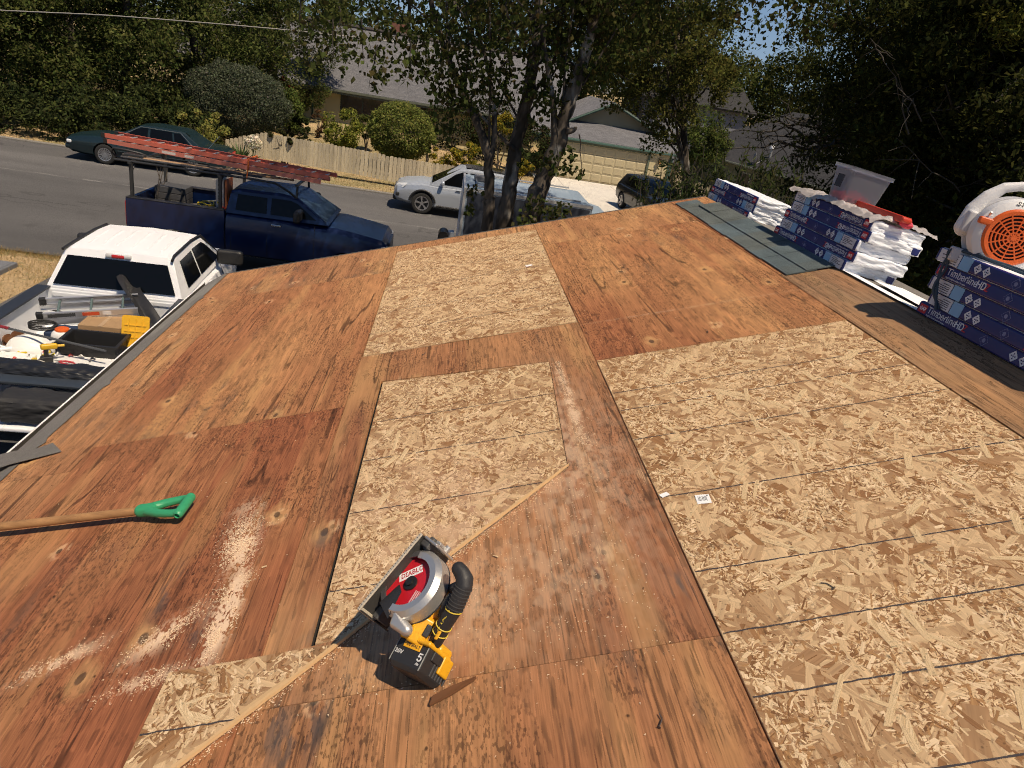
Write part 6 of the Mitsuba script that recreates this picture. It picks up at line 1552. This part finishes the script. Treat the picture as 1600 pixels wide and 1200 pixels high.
def tree(name, label, catg, g, base, trunk_top, r0, crown_c, crown_r, clumps, per, crad, size, cols, bark='bark', branches=14, group=None, shell=.4, zmin=None, extra=None, flat=.75, **lk):
    k = thing(name, label, catg, group)
    P, c = crown_points(g, np.asarray(crown_c, float), crown_r, clumps, per, crad, shell, flat, zmin)
    obj('trunk', tube(limb_path(base, trunk_top, g, .05, 9), np.linspace(r0, r0 * .35, 9), 10), bark, k, smooth=60)
    bs = []
    tp = np.asarray(trunk_top, float); bp = np.asarray(base, float)
    for i in g.choice(len(c), min(branches, len(c)), replace=False):
        a = bp + (tp - bp) * g.uniform(.35, .95)
        bs.append(tube(limb_path(a, c[i], g, .12, 7), np.linspace(r0 * .30, r0 * .05, 7), 6))
    if extra is not None: P = np.vstack([P, extra])
    if bs: obj('branch', cat(*bs), bark, k, kind='stuff', smooth=60)
    add_leaves('crown', k, P, size, g, cols, **lk)
    return k


# --- the birch clump just beyond the gable: three trunks in sight, high wide crown
g = np.random.default_rng(101)
bi = thing('birch_tree', 'dark birch with three leaning mottled trunks just beyond the roof edge', 'tree')
trunks = [([(758, 470), (762, 350), (764, 300), (762, 245), (745, 190), (722, 140), (690, 60), (660, -60)], 10.9, .085), ([(772, 470), (788, 345), (797, 290), (806, 230), (822, 160), (836, 90), (842, 0), (850, -150), (860, -350)], 11.1, .118),
          ([(795, 470), (830, 338), (850, 280), (872, 225), (886, 170), (906, 110), (926, 40), (960, -80), (1000, -260)], 10.6, .130)]
tips = []
for pts, Yp, r in trunks:
    W_ = [at(x, y, Yp) for x, y in pts]; W_[0][2] = -.1
    W_ = np.array(W_); c = CubicSpline(np.arange(len(W_)), W_)(np.linspace(0, len(W_) - 1, 40)); c += g.normal(0, .008, c.shape)
    obj('trunk', tube(c, np.linspace(r * 1.15, r * .35, 40) * (1 + .06 * g.normal(size=40)), 14), 'bark', bi, smooth=60); tips.append(c)
for pts, Yp, r in (([(764, 255), (772, 215), (770, 150), (750, 60)], 10.9, .05), ([(866, 240), (866, 190), (863, 150), (850, 70), (845, 0)], 10.6, .055), ([(885, 205), (896, 203), (899, 198)], 10.5, .05), ([(806, 235), (770, 200), (735, 165), (700, 150)], 11.0, .03), ([(822, 160), (852, 118), (880, 60)], 11.0, .03)):
    c = CubicSpline(np.arange(len(pts)), np.array([at(x, y, Yp) for x, y in pts]))(np.linspace(0, len(pts) - 1, 12))
    obj('limb', tube(c, np.linspace(r, r * .45, 12), 10), 'bark', bi, smooth=60)
cc = np.array([1.5, 12.3, 8.7])
P, c = crown_points(g, cc, (5.2, 4.4, 3.7), 430, 150, .52, .25, .8, zmin=5.3)
P = P[P[:, 2] > 5.25 + .42 * np.clip(.9 - P[:, 0], 0, 2.2)]
# drooping sprays below the crown, seen against the house
spr = []
for (x, y, Yp, n, rr) in ((470, 60, 10, 110, .35), (500, 95, 9.6, 50, .22), (530, 60, 9.8, 160, .36), (545, 108, 9.5, 46, .2), (565, 80, 9.6, 80, .26), (590, 110, 9.5, 80, .22), (585, 140, 9.5, 12, .10), (592, 125, 9.5, 30, .14), (610, 70, 9.8, 150, .36), (640, 110, 9.7, 110, .28), (665, 90, 10, 200, .40), (690, 130, 10.2, 150, .34), (700, 165, 10.3, 100, .26), (725, 110, 10.4, 220, .42), (735, 150, 10.4, 140, .30), (760, 90, 10.5, 240, .45),
                          (775, 150, 10.8, 120, .30), (800, 130, 10.9, 160, .36), (845, 150, 10.6, 110, .28), (840, 190, 10.6, 40, .18), (860, 110, 10.6, 200, .42), (900, 90, 10.7, 220, .45), (865, 165, 10.4, 60, .22), (870, 255, 10.2, 60, .22), (890, 240, 10.2, 30, .14), (830, 250, 10.3, 60, .24), (885, 265, 10.1, 22, .12), (905, 270, 10.1, 16, .10), (740, 300, 10.7, 30, .16), (735, 330, 10.6, 20, .12), (840, 320, 10.2, 70, .22), (860, 335, 10.1, 60, .2), (820, 345, 10.1, 50, .2), (700, 200, 10.6, 40, .2), (880, 330, 10.1, 40, .16), (930, 120, 10.6, 150, .38), (620, 30, 10, 260, .5), (560, 20, 10, 240, .5), (690, 40, 10.3, 330, .55), (480, 15, 10, 160, .45), (760, 40, 10.6, 330, .55), (830, 50, 10.8, 330, .55), (900, 30, 10.8, 330, .55), (960, 60, 10.8, 260, .5)):
    n = int(n * (.45 if x < 650 else .8)); o = at(x, y, Yp); spr.append(o + ball(n, g, .2) * rr * np.array([1, 1.2, .8]))
P = np.vstack([P, *spr]); keep = P[:, 1] > 7.2; P = P[keep]
bs = [tube(limb_path(tips[i % 3][int(g.integers(14, 39))], q, g, .14, 7), np.linspace(.018, .004, 7), 5) for i, q in enumerate(c[::14])]
bs += [tube(limb_path(at(x, y - 60, Yp), at(x + g.normal(0, 6), y + 8, Yp), g, .10, 6), np.linspace(.010, .003, 6), 5) for x, y, Yp in ((470, 60, 10), (530, 70, 9.8), (520, 90, 9.6), (565, 90, 9.6), (590, 130, 9.5), (640, 120, 9.7), (700, 170, 10.3), (735, 160, 10.4), (690, 130, 10.2), (870, 260, 10.2), (905, 270, 10.1))]
obj('twig', cat(*bs), M(.045, .038, .032, .9), bi, kind='stuff', smooth=60)
add_leaves('crown', bi, P, .088, g, BIRCHC, aspect=.75, droop=.9, up=.2)

# --- big dark trees at the left end of the street
for q, (x, Yp, h, r, n, lb, cols) in enumerate(((-60, 34, 10, 4.8, 150, 'dense evergreen tree at the far left edge of the street', DEEP), (60, 33.5, 9, 4.2, 150, 'dark evergreen tree behind the nose of the green sedan', OLIVE), (190, 35, 10, 4.6, 170, 'dark evergreen tree behind the roof of the green sedan', OLIVE), (310, 38, 11, 4.6, 150, 'tall olive green tree behind the clipped hedge', OLIVE), (420, 42.5, 10, 3.9, 120, 'olive green tree at the left end of the bungalow roof', OLIVE), (120, 42, 13, 5.5, 110, 'tall dark tree behind the two evergreens at the left', DEEP), (-230, 36, 10, 4.8, 110, 'evergreen tree beyond the left edge of the view', OLIVE), (-420, 38, 11, 5.2, 110, 'outermost evergreen tree beyond the left edge of the view', DEEP))):
    g = np.random.default_rng(200 + q); b = at(x, 150, Yp); b[2] = float(terrain(b[0], b[1])) - .1
    tree('evergreen_tree', lb, 'tree', g, b, b + [g.normal(0, .4), 0, h * .75], .22, b + [0, 0, h * .52], (r, r * .85, h * .52), n, 210, .85, .17, cols, DBARK, 10, shell=.55, zmin=b[2] + .7, droop=.2)
# foliage fringe over the left end of the bungalow roof
def shrub(name, label, catg, px, Yp, rx_, ry_, cols, size, n, seed, shell=.7, flat=1.0, stem=True, clump=None, dz=0.0, ryd=None, **k):
    """a bush whose middle stands at the place seen at px, rx_, ry_ its half width and height in metres"""
    g = np.random.default_rng(seed); o = at(px[0], px[1], Yp); kk = thing(name, label, catg)
    if clump:
        P, c = crown_points(g, o, (rx_, ryd or rx_, ry_), clump, n // clump, min(rx_, ry_) * .34, .55, .8)
    else:
        P = ball(n, g, shell); P = P * np.array([rx_, ryd or rx_, ry_]) * (1 + .20 * (meshkit.fbm(P * 3.2, 4, seed) - .5)[:, None] * 2 + g.normal(0, .02, (n, 1))) + o
    zb = float(terrain(o[0], o[1]))
    if stem: obj('stem', cat(*[tube(limb_path([o[0] + g.normal(0, .06), o[1], min(zb, o[2] - ry_) - .05], o + ball(1, g)[0] * np.array([rx_, rx_, ry_]) * .7, g, .1, 5), [.03, .028, .022, .015, .008], 6) for _ in range(5)]), DBARK, kk, smooth=60)
    add_leaves('foliage', kk, P, size, g, cols, **k)
    return kk
shrub('clipped_hedge', 'large dark clipped dome shaped bush at the left of the bungalow', 'bush', (370, 158), 34.5, 2.15, 1.55, [(.085, .10, .062), (.055, .07, .04), (.12, .14, .09), (.16, .18, .13)], .10, 36000, 301, .80, up=1)
shrub('small_tree', 'pale yellow green sapling behind the tail of the green sedan', 'small tree', (316, 200), 29.9, .95, .62, [(.26, .26, .07), (.32, .30, .09), (.17, .18, .05)], .13, 1500, 302, clump=16)
shrub('shrub', 'thin shrub below the pale sapling at the fence', 'shrub', (345, 232), 29.8, .5, .35, OLIVE, .10, 500, 303, clump=8)
shrub('shrub', 'dark spreading shrub growing over the top of the board fence', 'shrub', (446, 214), 30.9, .95, .26, [(.05, .055, .02), (.035, .042, .016), (.07, .06, .03)], .10, 3000, 304, .4, clump=22, ryd=.5)
shrub('shrub', 'green shrub between the clipped dome and the corner of the bungalow', 'shrub', (452, 172), 38, .75, .9, MIDG, .14, 3500, 305, clump=30)
shrub('shrub', 'dark shrub at the foot of the bungalow corner', 'shrub', (466, 197), 38, .5, .6, DEEP, .12, 2500, 306, clump=20)
shrub('tall_weed', 'dry reddish weeds before the bungalow wall', 'weeds', (499, 193), 38, .35, .75, [(.16, .09, .045), (.12, .075, .04)], .10, 900, 307, clump=14, droop=-.6)
shrub('shrub', 'yellow green shrub standing behind the board fence', 'shrub', (536, 202), 35.5, .85, .85, [(.25, .26, .05), (.20, .23, .045), (.30, .29, .07), (.12, .15, .03)], .14, 4200, 308, clump=36)
shrub('shrub', 'smaller olive shrub right of the yellow green one', 'shrub', (574, 198), 36.5, .5, .6, OLIVE + YELG[:1], .12, 2200, 309, clump=18)
rb = shrub('round_bush', 'large round clipped bush on a short trunk behind the fence', 'bush', (626, 206), 33.0, 1.42, 1.22, [(.17, .20, .05), (.22, .24, .06), (.11, .14, .04), (.26, .27, .08)], .11, 24000, 310, .78, up=1)
shrub('shrub', 'narrow green conifer right of the round bush', 'shrub', (671, 208), 34, .35, .8, MIDG, .09, 1800, 311, clump=16)
for q, (px, Yp, rx_, ry_, lb) in enumerate((((697, 247), 34, .72, .52, 'yellow variegated bush, left one of the pair before the dark porch'), ((733, 244), 34, .60, .55, 'bright yellow bush, right one of the pair before the dark porch'), ((742, 268), 32.5, .7, .28, 'low yellow green plants behind the silver crossover'), ((812, 262), 36, .6, .45, 'yellow bush seen between the birch trunks'), ((787, 196), 37, .55, .6, 'small yellow leaved tree between the left birch trunks'), ((655, 258), 33.5, .4, .2, 'low pale plants at the right foot of the round bush'))):
    shrub('yellow_bush', lb, 'bush', px, Yp, rx_, ry_, YELL if q != 2 else YELG, .12, 1700, 320 + q, clump=18, up=.8)
for q, (px, Yp, rx_, ry_, lb) in enumerate((((712, 190), 41, 1.5, 1.5, 'dark shrub in the shade of the bungalow porch'), ((765, 200), 41, 1.4, 1.6, 'dark shrub before the bungalow behind the left birch trunk'), ((830, 225), 40, 1.2, 1.2, 'dark shrub at the left corner of the garage'))):
    shrub('dark_shrub', lb, 'shrub', px, Yp, rx_, ry_, DEEP + [(.05, .03, .02)], .15, 4200, 330 + q, clump=30)
k = shrub('climbing_plant', 'red flowering climber at the left end of the bungalow eave', 'climbing plant', (449, 135), 41, .35, .6, [(.30, .02, .03), (.06, .07, .02), (.05, .06, .02)], .12, 500, 340, clump=8)
# white flowers, spiky plant
g = np.random.default_rng(350)
k = thing('flowering_plant', 'cluster of creamy white flowers before the board fence', 'flowering plant'); o = at(396, 223, 29.6)
add_leaves('blossom', k, o + ball(420, g, .5) * [.34, .3, .30], .11, g, [(.85, .82, .70), (.80, .74, .56)], aspect=.9)
obj('stem', cat(*[tube([[o[0] + g.normal(0, .05), o[1], 0], o + g.normal(0, .12, 3)], .012, 5) for _ in range(7)]), M(.08, .10, .03, .8), k)
k = thing('spiky_plant', 'clump of long pointed green leaves at the tail of the green sedan', 'spiky plant'); o = at(376, 258, 29.4); o[2] = .0
bl = []
for i in range(70):
    a, e = g.uniform(0, 6.28), g.uniform(.25, 1.35); L = g.uniform(.7, 1.15); d = np.array([math.cos(a) * math.cos(e), math.sin(a) * math.cos(e), math.sin(e)]); w = np.cross(d, [0, 0, 1]); w /= np.linalg.norm(w) + 1e-9
    m = o + d * L * .55 + [0, 0, .05]; t = o + d * L - [0, 0, .12 * L * math.cos(e)]
    bl.append(hull([o + w * .012, o - w * .012, m + w * .032, m - w * .032, m + [0, 0, .008], t]))
obj('leaf', cat(*bl), M(.07, .11, .035, .45), k, kind='stuff')
# birds-eye grasses on the verge beside the white truck
g = np.random.default_rng(360)
n = 42000
B = np.c_[g.uniform(-14, -5.5, n), g.uniform(7.0, 15.5, n)]; B = B[meshkit.fbm(np.c_[B * .9, B[:, :1] * 0], 3, 4) + g.normal(0, .12, n) > .42]; n = len(B)
B = np.vstack([B, np.c_[g.uniform(-14, -7, 5000), g.uniform(15.2, 15.6, 5000)]]); n = len(B)
a, h = g.uniform(0, 6.28, n), g.uniform(.03, .11, n); lean = g.normal(0, .5, (n, 2)); w = np.c_[np.cos(a), np.sin(a)] * .006
z0 = terrain(B[:, 0], B[:, 1])
V = np.stack([np.c_[B - w, z0 - .02], np.c_[B + w, z0 - .02], np.c_[B + lean * h[:, None], z0 + h]], 1).reshape(-1, 3)
cols = np.array([(.36, .25, .11), (.42, .31, .15), (.28, .20, .09), (.15, .15, .05)])[g.choice(4, n, p=[.38, .3, .2, .12])] * g.uniform(.7, 1.25, (n, 1))
obj('dry_grass_blades', (V, np.arange(3 * n).reshape(-1, 3)), GRASS, None, 'dry yellow grass on the verge left of the white pickup', 'grass', kind='stuff', color=np.repeat(cols, 3, 0))
n = 26000
B = np.c_[g.uniform(-32, 5, n), g.uniform(28.45, 40, n)]; a, h = g.uniform(0, 6.28, n), g.uniform(.04, .13, n); lean = g.normal(0, .5, (n, 2)); w = np.c_[np.cos(a), np.sin(a)] * .012
z0 = terrain(B[:, 0], B[:, 1])
V = np.stack([np.c_[B - w, z0 - .02], np.c_[B + w, z0 - .02], np.c_[B + lean * h[:, None], z0 + h]], 1).reshape(-1, 3)
cols = np.array([(.36, .25, .11), (.42, .31, .15), (.28, .20, .09), (.22, .17, .07)])[g.choice(4, n)] * g.uniform(.7, 1.25, (n, 1))
obj('dry_grass_blades', (V, np.arange(3 * n).reshape(-1, 3)), GRASS, None, 'dry yellow grass on the bank across the street', 'grass', kind='stuff', color=np.repeat(cols, 3, 0))

# --- upright bushes with long narrow leaves beyond the far end of the ridge
for q, (x, y, Yp, n, lb) in enumerate(((1047, 300, 9.6, 26, 'tall narrow leaved bush left of the far shingle stack'), (1085, 290, 9.4, 24, 'narrow leaved bush just behind the far shingle stack'), (1150, 282, 9.2, 24, 'narrow leaved bush between the far shingle stack and the dark roof'), (1195, 285, 9.4, 18, 'narrow leaved bush before the wall of the dark roofed house'))):
    g = np.random.default_rng(400 + q); o = at(x, y, Yp); k = thing('oleander', lb, 'bush'); st_, lf = [], []
    for i in range(n):
        b = np.array([o[0] + g.normal(0, .12), o[1] + g.normal(0, .2), -.1]); t = o + [g.normal(0, .22), g.normal(0, .25), g.uniform(-.15, .42)]
        c = limb_path(b, t, g, .05, 8); st_.append(tube(c, np.linspace(.014, .004, 8), 5))
        m = g.integers(26, 44); u = t + (b - t) * (g.random((m, 1)) ** 1.4 * .28); lf.append(u + g.normal(0, .035, (m, 3)))
    obj('stem', cat(*st_), DBARK, k, smooth=60)
    add_leaves('foliage', k, np.vstack(lf), .12, g, [(.060, .085, .030), (.05, .065, .024), (.09, .10, .035), (.04, .055, .02)], aspect=.22, droop=-.9, up=.4)

for q, (x, y, Yp, rx_, ry_) in enumerate(((20, 60, 50, 5, 4), (150, 70, 50, 5, 4), (270, 80, 49, 4.5, 3.6), (380, 92, 49, 4, 3.2))):
    shrub('tall_hedge', f"tall dark hedge behind the trees at the left, {['first', 'second', 'third', 'fourth'][q]} from the left", 'hedge', (x, y), Yp, rx_, ry_, DEEP, .36, 4200, 380 + q, clump=40)
# --- dark undergrowth below the big trees at the left
for q, (x, y, Yp, rx_, ry_) in enumerate(((-40, 190, 30.6, 2.0, 1.5), (40, 188, 30.6, 1.7, 1.3), (100, 185, 30.8, 1.7, 1.4), (165, 188, 31.0, 1.7, 1.3), (235, 190, 31.2, 1.6, 1.2), (292, 200, 32, 1.3, 1.0))):
    shrub('undergrowth_shrub', ['dark shrub under the trees at the left edge of the view', 'dark shrub under the trees left of the green sedan', 'dark shrub behind the nose of the green sedan', 'dark shrub behind the windscreen of the green sedan', 'dark shrub behind the tail of the green sedan', 'dark shrub at the left end of the board fence'][q], 'shrub', (x, y), Yp, rx_, ry_, DEEP + OLIVE[:1], .16, 4600, 370 + q, clump=34)
# --- trees between the houses and on the right
g = np.random.default_rng(500)
b = at(1108, 282, 23.0); b[2] = -.1
tree('alder_tree', 'olive green tree with drooping branches right of the garage roof', 'tree', g, b, at(1065, -20, 23.0), .16, at(1046, 68, 23.0), (2.1, 2.0, 2.9), 120, 210, .42, .10, [(.12, .125, .032), (.095, .10, .03), (.075, .085, .026), (.15, .14, .04)], 'bark', 26, shell=.3, droop=.7, aspect=.7)
g = np.random.default_rng(501)
b = at(1098, 260, 31.0); b[2] = -.1
tree('small_tree', 'bushy mid green tree left of the dark roofed house', 'small tree', g, b, at(1095, 190, 31.0), .10, at(1096, 216, 31.0), (1.1, 1.1, 1.2), 60, 170, .40, .12, MIDG + OLIVE, DBARK, 10, shell=.4)
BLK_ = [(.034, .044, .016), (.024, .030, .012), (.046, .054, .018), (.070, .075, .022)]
for q, (x, y, Yp, r, rz_, n, lb) in enumerate(((1410, 90, 17.0, 1.8, 5.2, 150, 'tall black green tree behind the clear plastic bin'), (1490, 230, 13.0, 1.9, 4.6, 190, 'black green tree between the middle stack and the leaf blower'), (1560, 190, 11.0, 2.5, 4.6, 220, 'dark tree with bare grey twigs behind the leaf blower'), (1690, 200, 9.5, 2.4, 5.0, 170, 'dark tree at the right edge beyond the leaf blower'), (1480, 120, 19.0, 3.6, 7.0, 190, 'tall dark tree behind the others at the right'), (1640, 60, 17.0, 4.0, 8.0, 190, 'tall dark tree far right behind the blower'))):
    g = np.random.default_rng(510 + q); c = at(x, y, Yp); b = c.copy(); b[2] = -.1
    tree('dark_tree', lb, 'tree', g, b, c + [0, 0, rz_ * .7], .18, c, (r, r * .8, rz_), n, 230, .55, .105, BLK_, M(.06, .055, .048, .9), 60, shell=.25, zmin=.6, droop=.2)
# bare dead branches in front of the dark trees, bright young shoots among them
g = np.random.default_rng(530)
k = thing('dead_branch', 'bare grey dead branches hanging over the dark roof', 'branches'); bs = []
root = at(1330, 215, 15.5)
for (x, y) in ((1180, 190), (1165, 215), (1120, 235), (1230, 225), (1210, 255), (1165, 175), (1255, 250), (1145, 205), (1195, 235), (1230, 180)):
    t = at(x, y, 15.5 + g.normal(0, .5)); c = limb_path(root + g.normal(0, .1, 3), t, g, .16, 10); bs.append(tube(c, np.linspace(.045, .006, 10), 6))
    for _ in range(9):
        i = int(g.integers(3, 9)); e = c[i] + g.normal(0, .35, 3) * [1, .6, .8]; bs.append(tube(limb_path(c[i], e, g, .15, 5), np.linspace(.012, .003, 5), 4))
bs.append(tube([at(1500, 240, 15.5), root], [.10, .05], 8))
obj('twig', cat(*bs), M(.05, .045, .04, .9), k, kind='stuff', smooth=60)
P = np.vstack([at(x, y, 15.3) + ball(90, g, .2) * .45 for x, y in ((1170, 170), (1215, 165), (1250, 200), (1140, 190), (1260, 245), (1195, 200), (1280, 215), (1235, 40), (1245, 75), (1255, 15), (1225, 95), (1165, 8), (1262, 100), (1150, 60))])
labels[add_leaves('leaf', k, P, .085, g, BLK_)] = {'kind': 'stuff'}
k = thing('grey_branch', 'bare pale grey branches in the dark trees above the leaf blower', 'branches'); bs = []
for (x0, y0, x1, y1) in ((1600, 290, 1540, 215), (1560, 250, 1545, 150), (1600, 260, 1470, 300), (1440, 190, 1380, 95), (1380, 95, 1360, 60), (1420, 210, 1400, 120), (1600, 60, 1530, 40), (1530, 160, 1440, 180), (1500, 300, 1400, 215), (1590, 110, 1570, 220)):
    c = limb_path(at(x0, y0, 9.6), at(x1, y1, 9.8), g, .14, 8); bs.append(tube(c, np.linspace(.011, .003, 8), 5))
    for _ in range(5):
        i = int(g.integers(2, 7)); bs.append(tube(limb_path(c[i], c[i] + g.normal(0, .25, 3), g, .15, 5), np.linspace(.007, .002, 5), 4))
obj('twig', cat(*bs), M(.055, .048, .042, .9), k, kind='stuff', smooth=60)
k = thing('bright_shoots', 'tufts of bright yellow green leaves at the right edge among dark trees', 'foliage')
P = np.vstack([at(x, y, Yp) + ball(n, g, .2) * r for x, y, Yp, n, r in ((1575, 45, 9.2, 190, .26), (1600, 35, 9.2, 160, .26), (1545, 30, 9.4, 60, .18), (1480, 80, 10.5, 60, .2), (1510, 15, 10.5, 80, .26), (1530, 95, 10, 40, .16), (1465, 135, 10.5, 40, .16), (1560, 185, 9.6, 50, .18), (1580, 215, 9.6, 40, .16), (1470, 12, 11, 60, .25))])
labels[add_leaves('leaf', k, P, .10, g, [(.15, .16, .035), (.12, .13, .03), (.19, .19, .05)], aspect=.35)] = {'kind': 'stuff'}

# --- far trees that close the view behind the houses
for q, (x, Yp, h, r, lb) in enumerate(((430, 62, 15, 6, 'far tall tree behind the left end of the bungalow'), (530, 66, 14, 6, 'far tree above the left part of the bungalow ridge'), (630, 62, 14, 5.5, 'far tree above the middle of the bungalow ridge'), (730, 66, 15, 6, 'far tree behind the left birch trunk'), (830, 62, 15, 5.5, 'far tree behind the right birch trunk'), (920, 66, 15, 5.5, 'far tree above the garage gable'), (1010, 62, 15, 5.2, 'far tree right of the garage gable'), (1085, 66, 13, 4.6, 'far tree behind the pale far house'), (1170, 72, 9.0, 4.2, 'low far tree under the gap of blue sky'), (1250, 66, 11, 4.5, 'far tree right of the gap of blue sky'), (1340, 62, 17, 6, 'far tall tree behind the black green trees'), (1450, 60, 20, 7, 'far tall tree at the right behind the dark trees'), (1580, 56, 22, 7, 'far tall tree at the right edge of the view'))):
    g = np.random.default_rng(600 + q); b = at(x, 110, Yp); b[2] = -.1
    tree('far_tree', lb, 'tree', g, b, b + [0, 0, h * .8], .25, b + [0, 0, h * .54], (r, r * .8, h * .47), 60, 170, 1.5, .36, OLIVE if q % 2 else [(.10, .10, .028), (.06, .07, .02), (.05, .06, .02)], DBARK, 8, shell=.5)
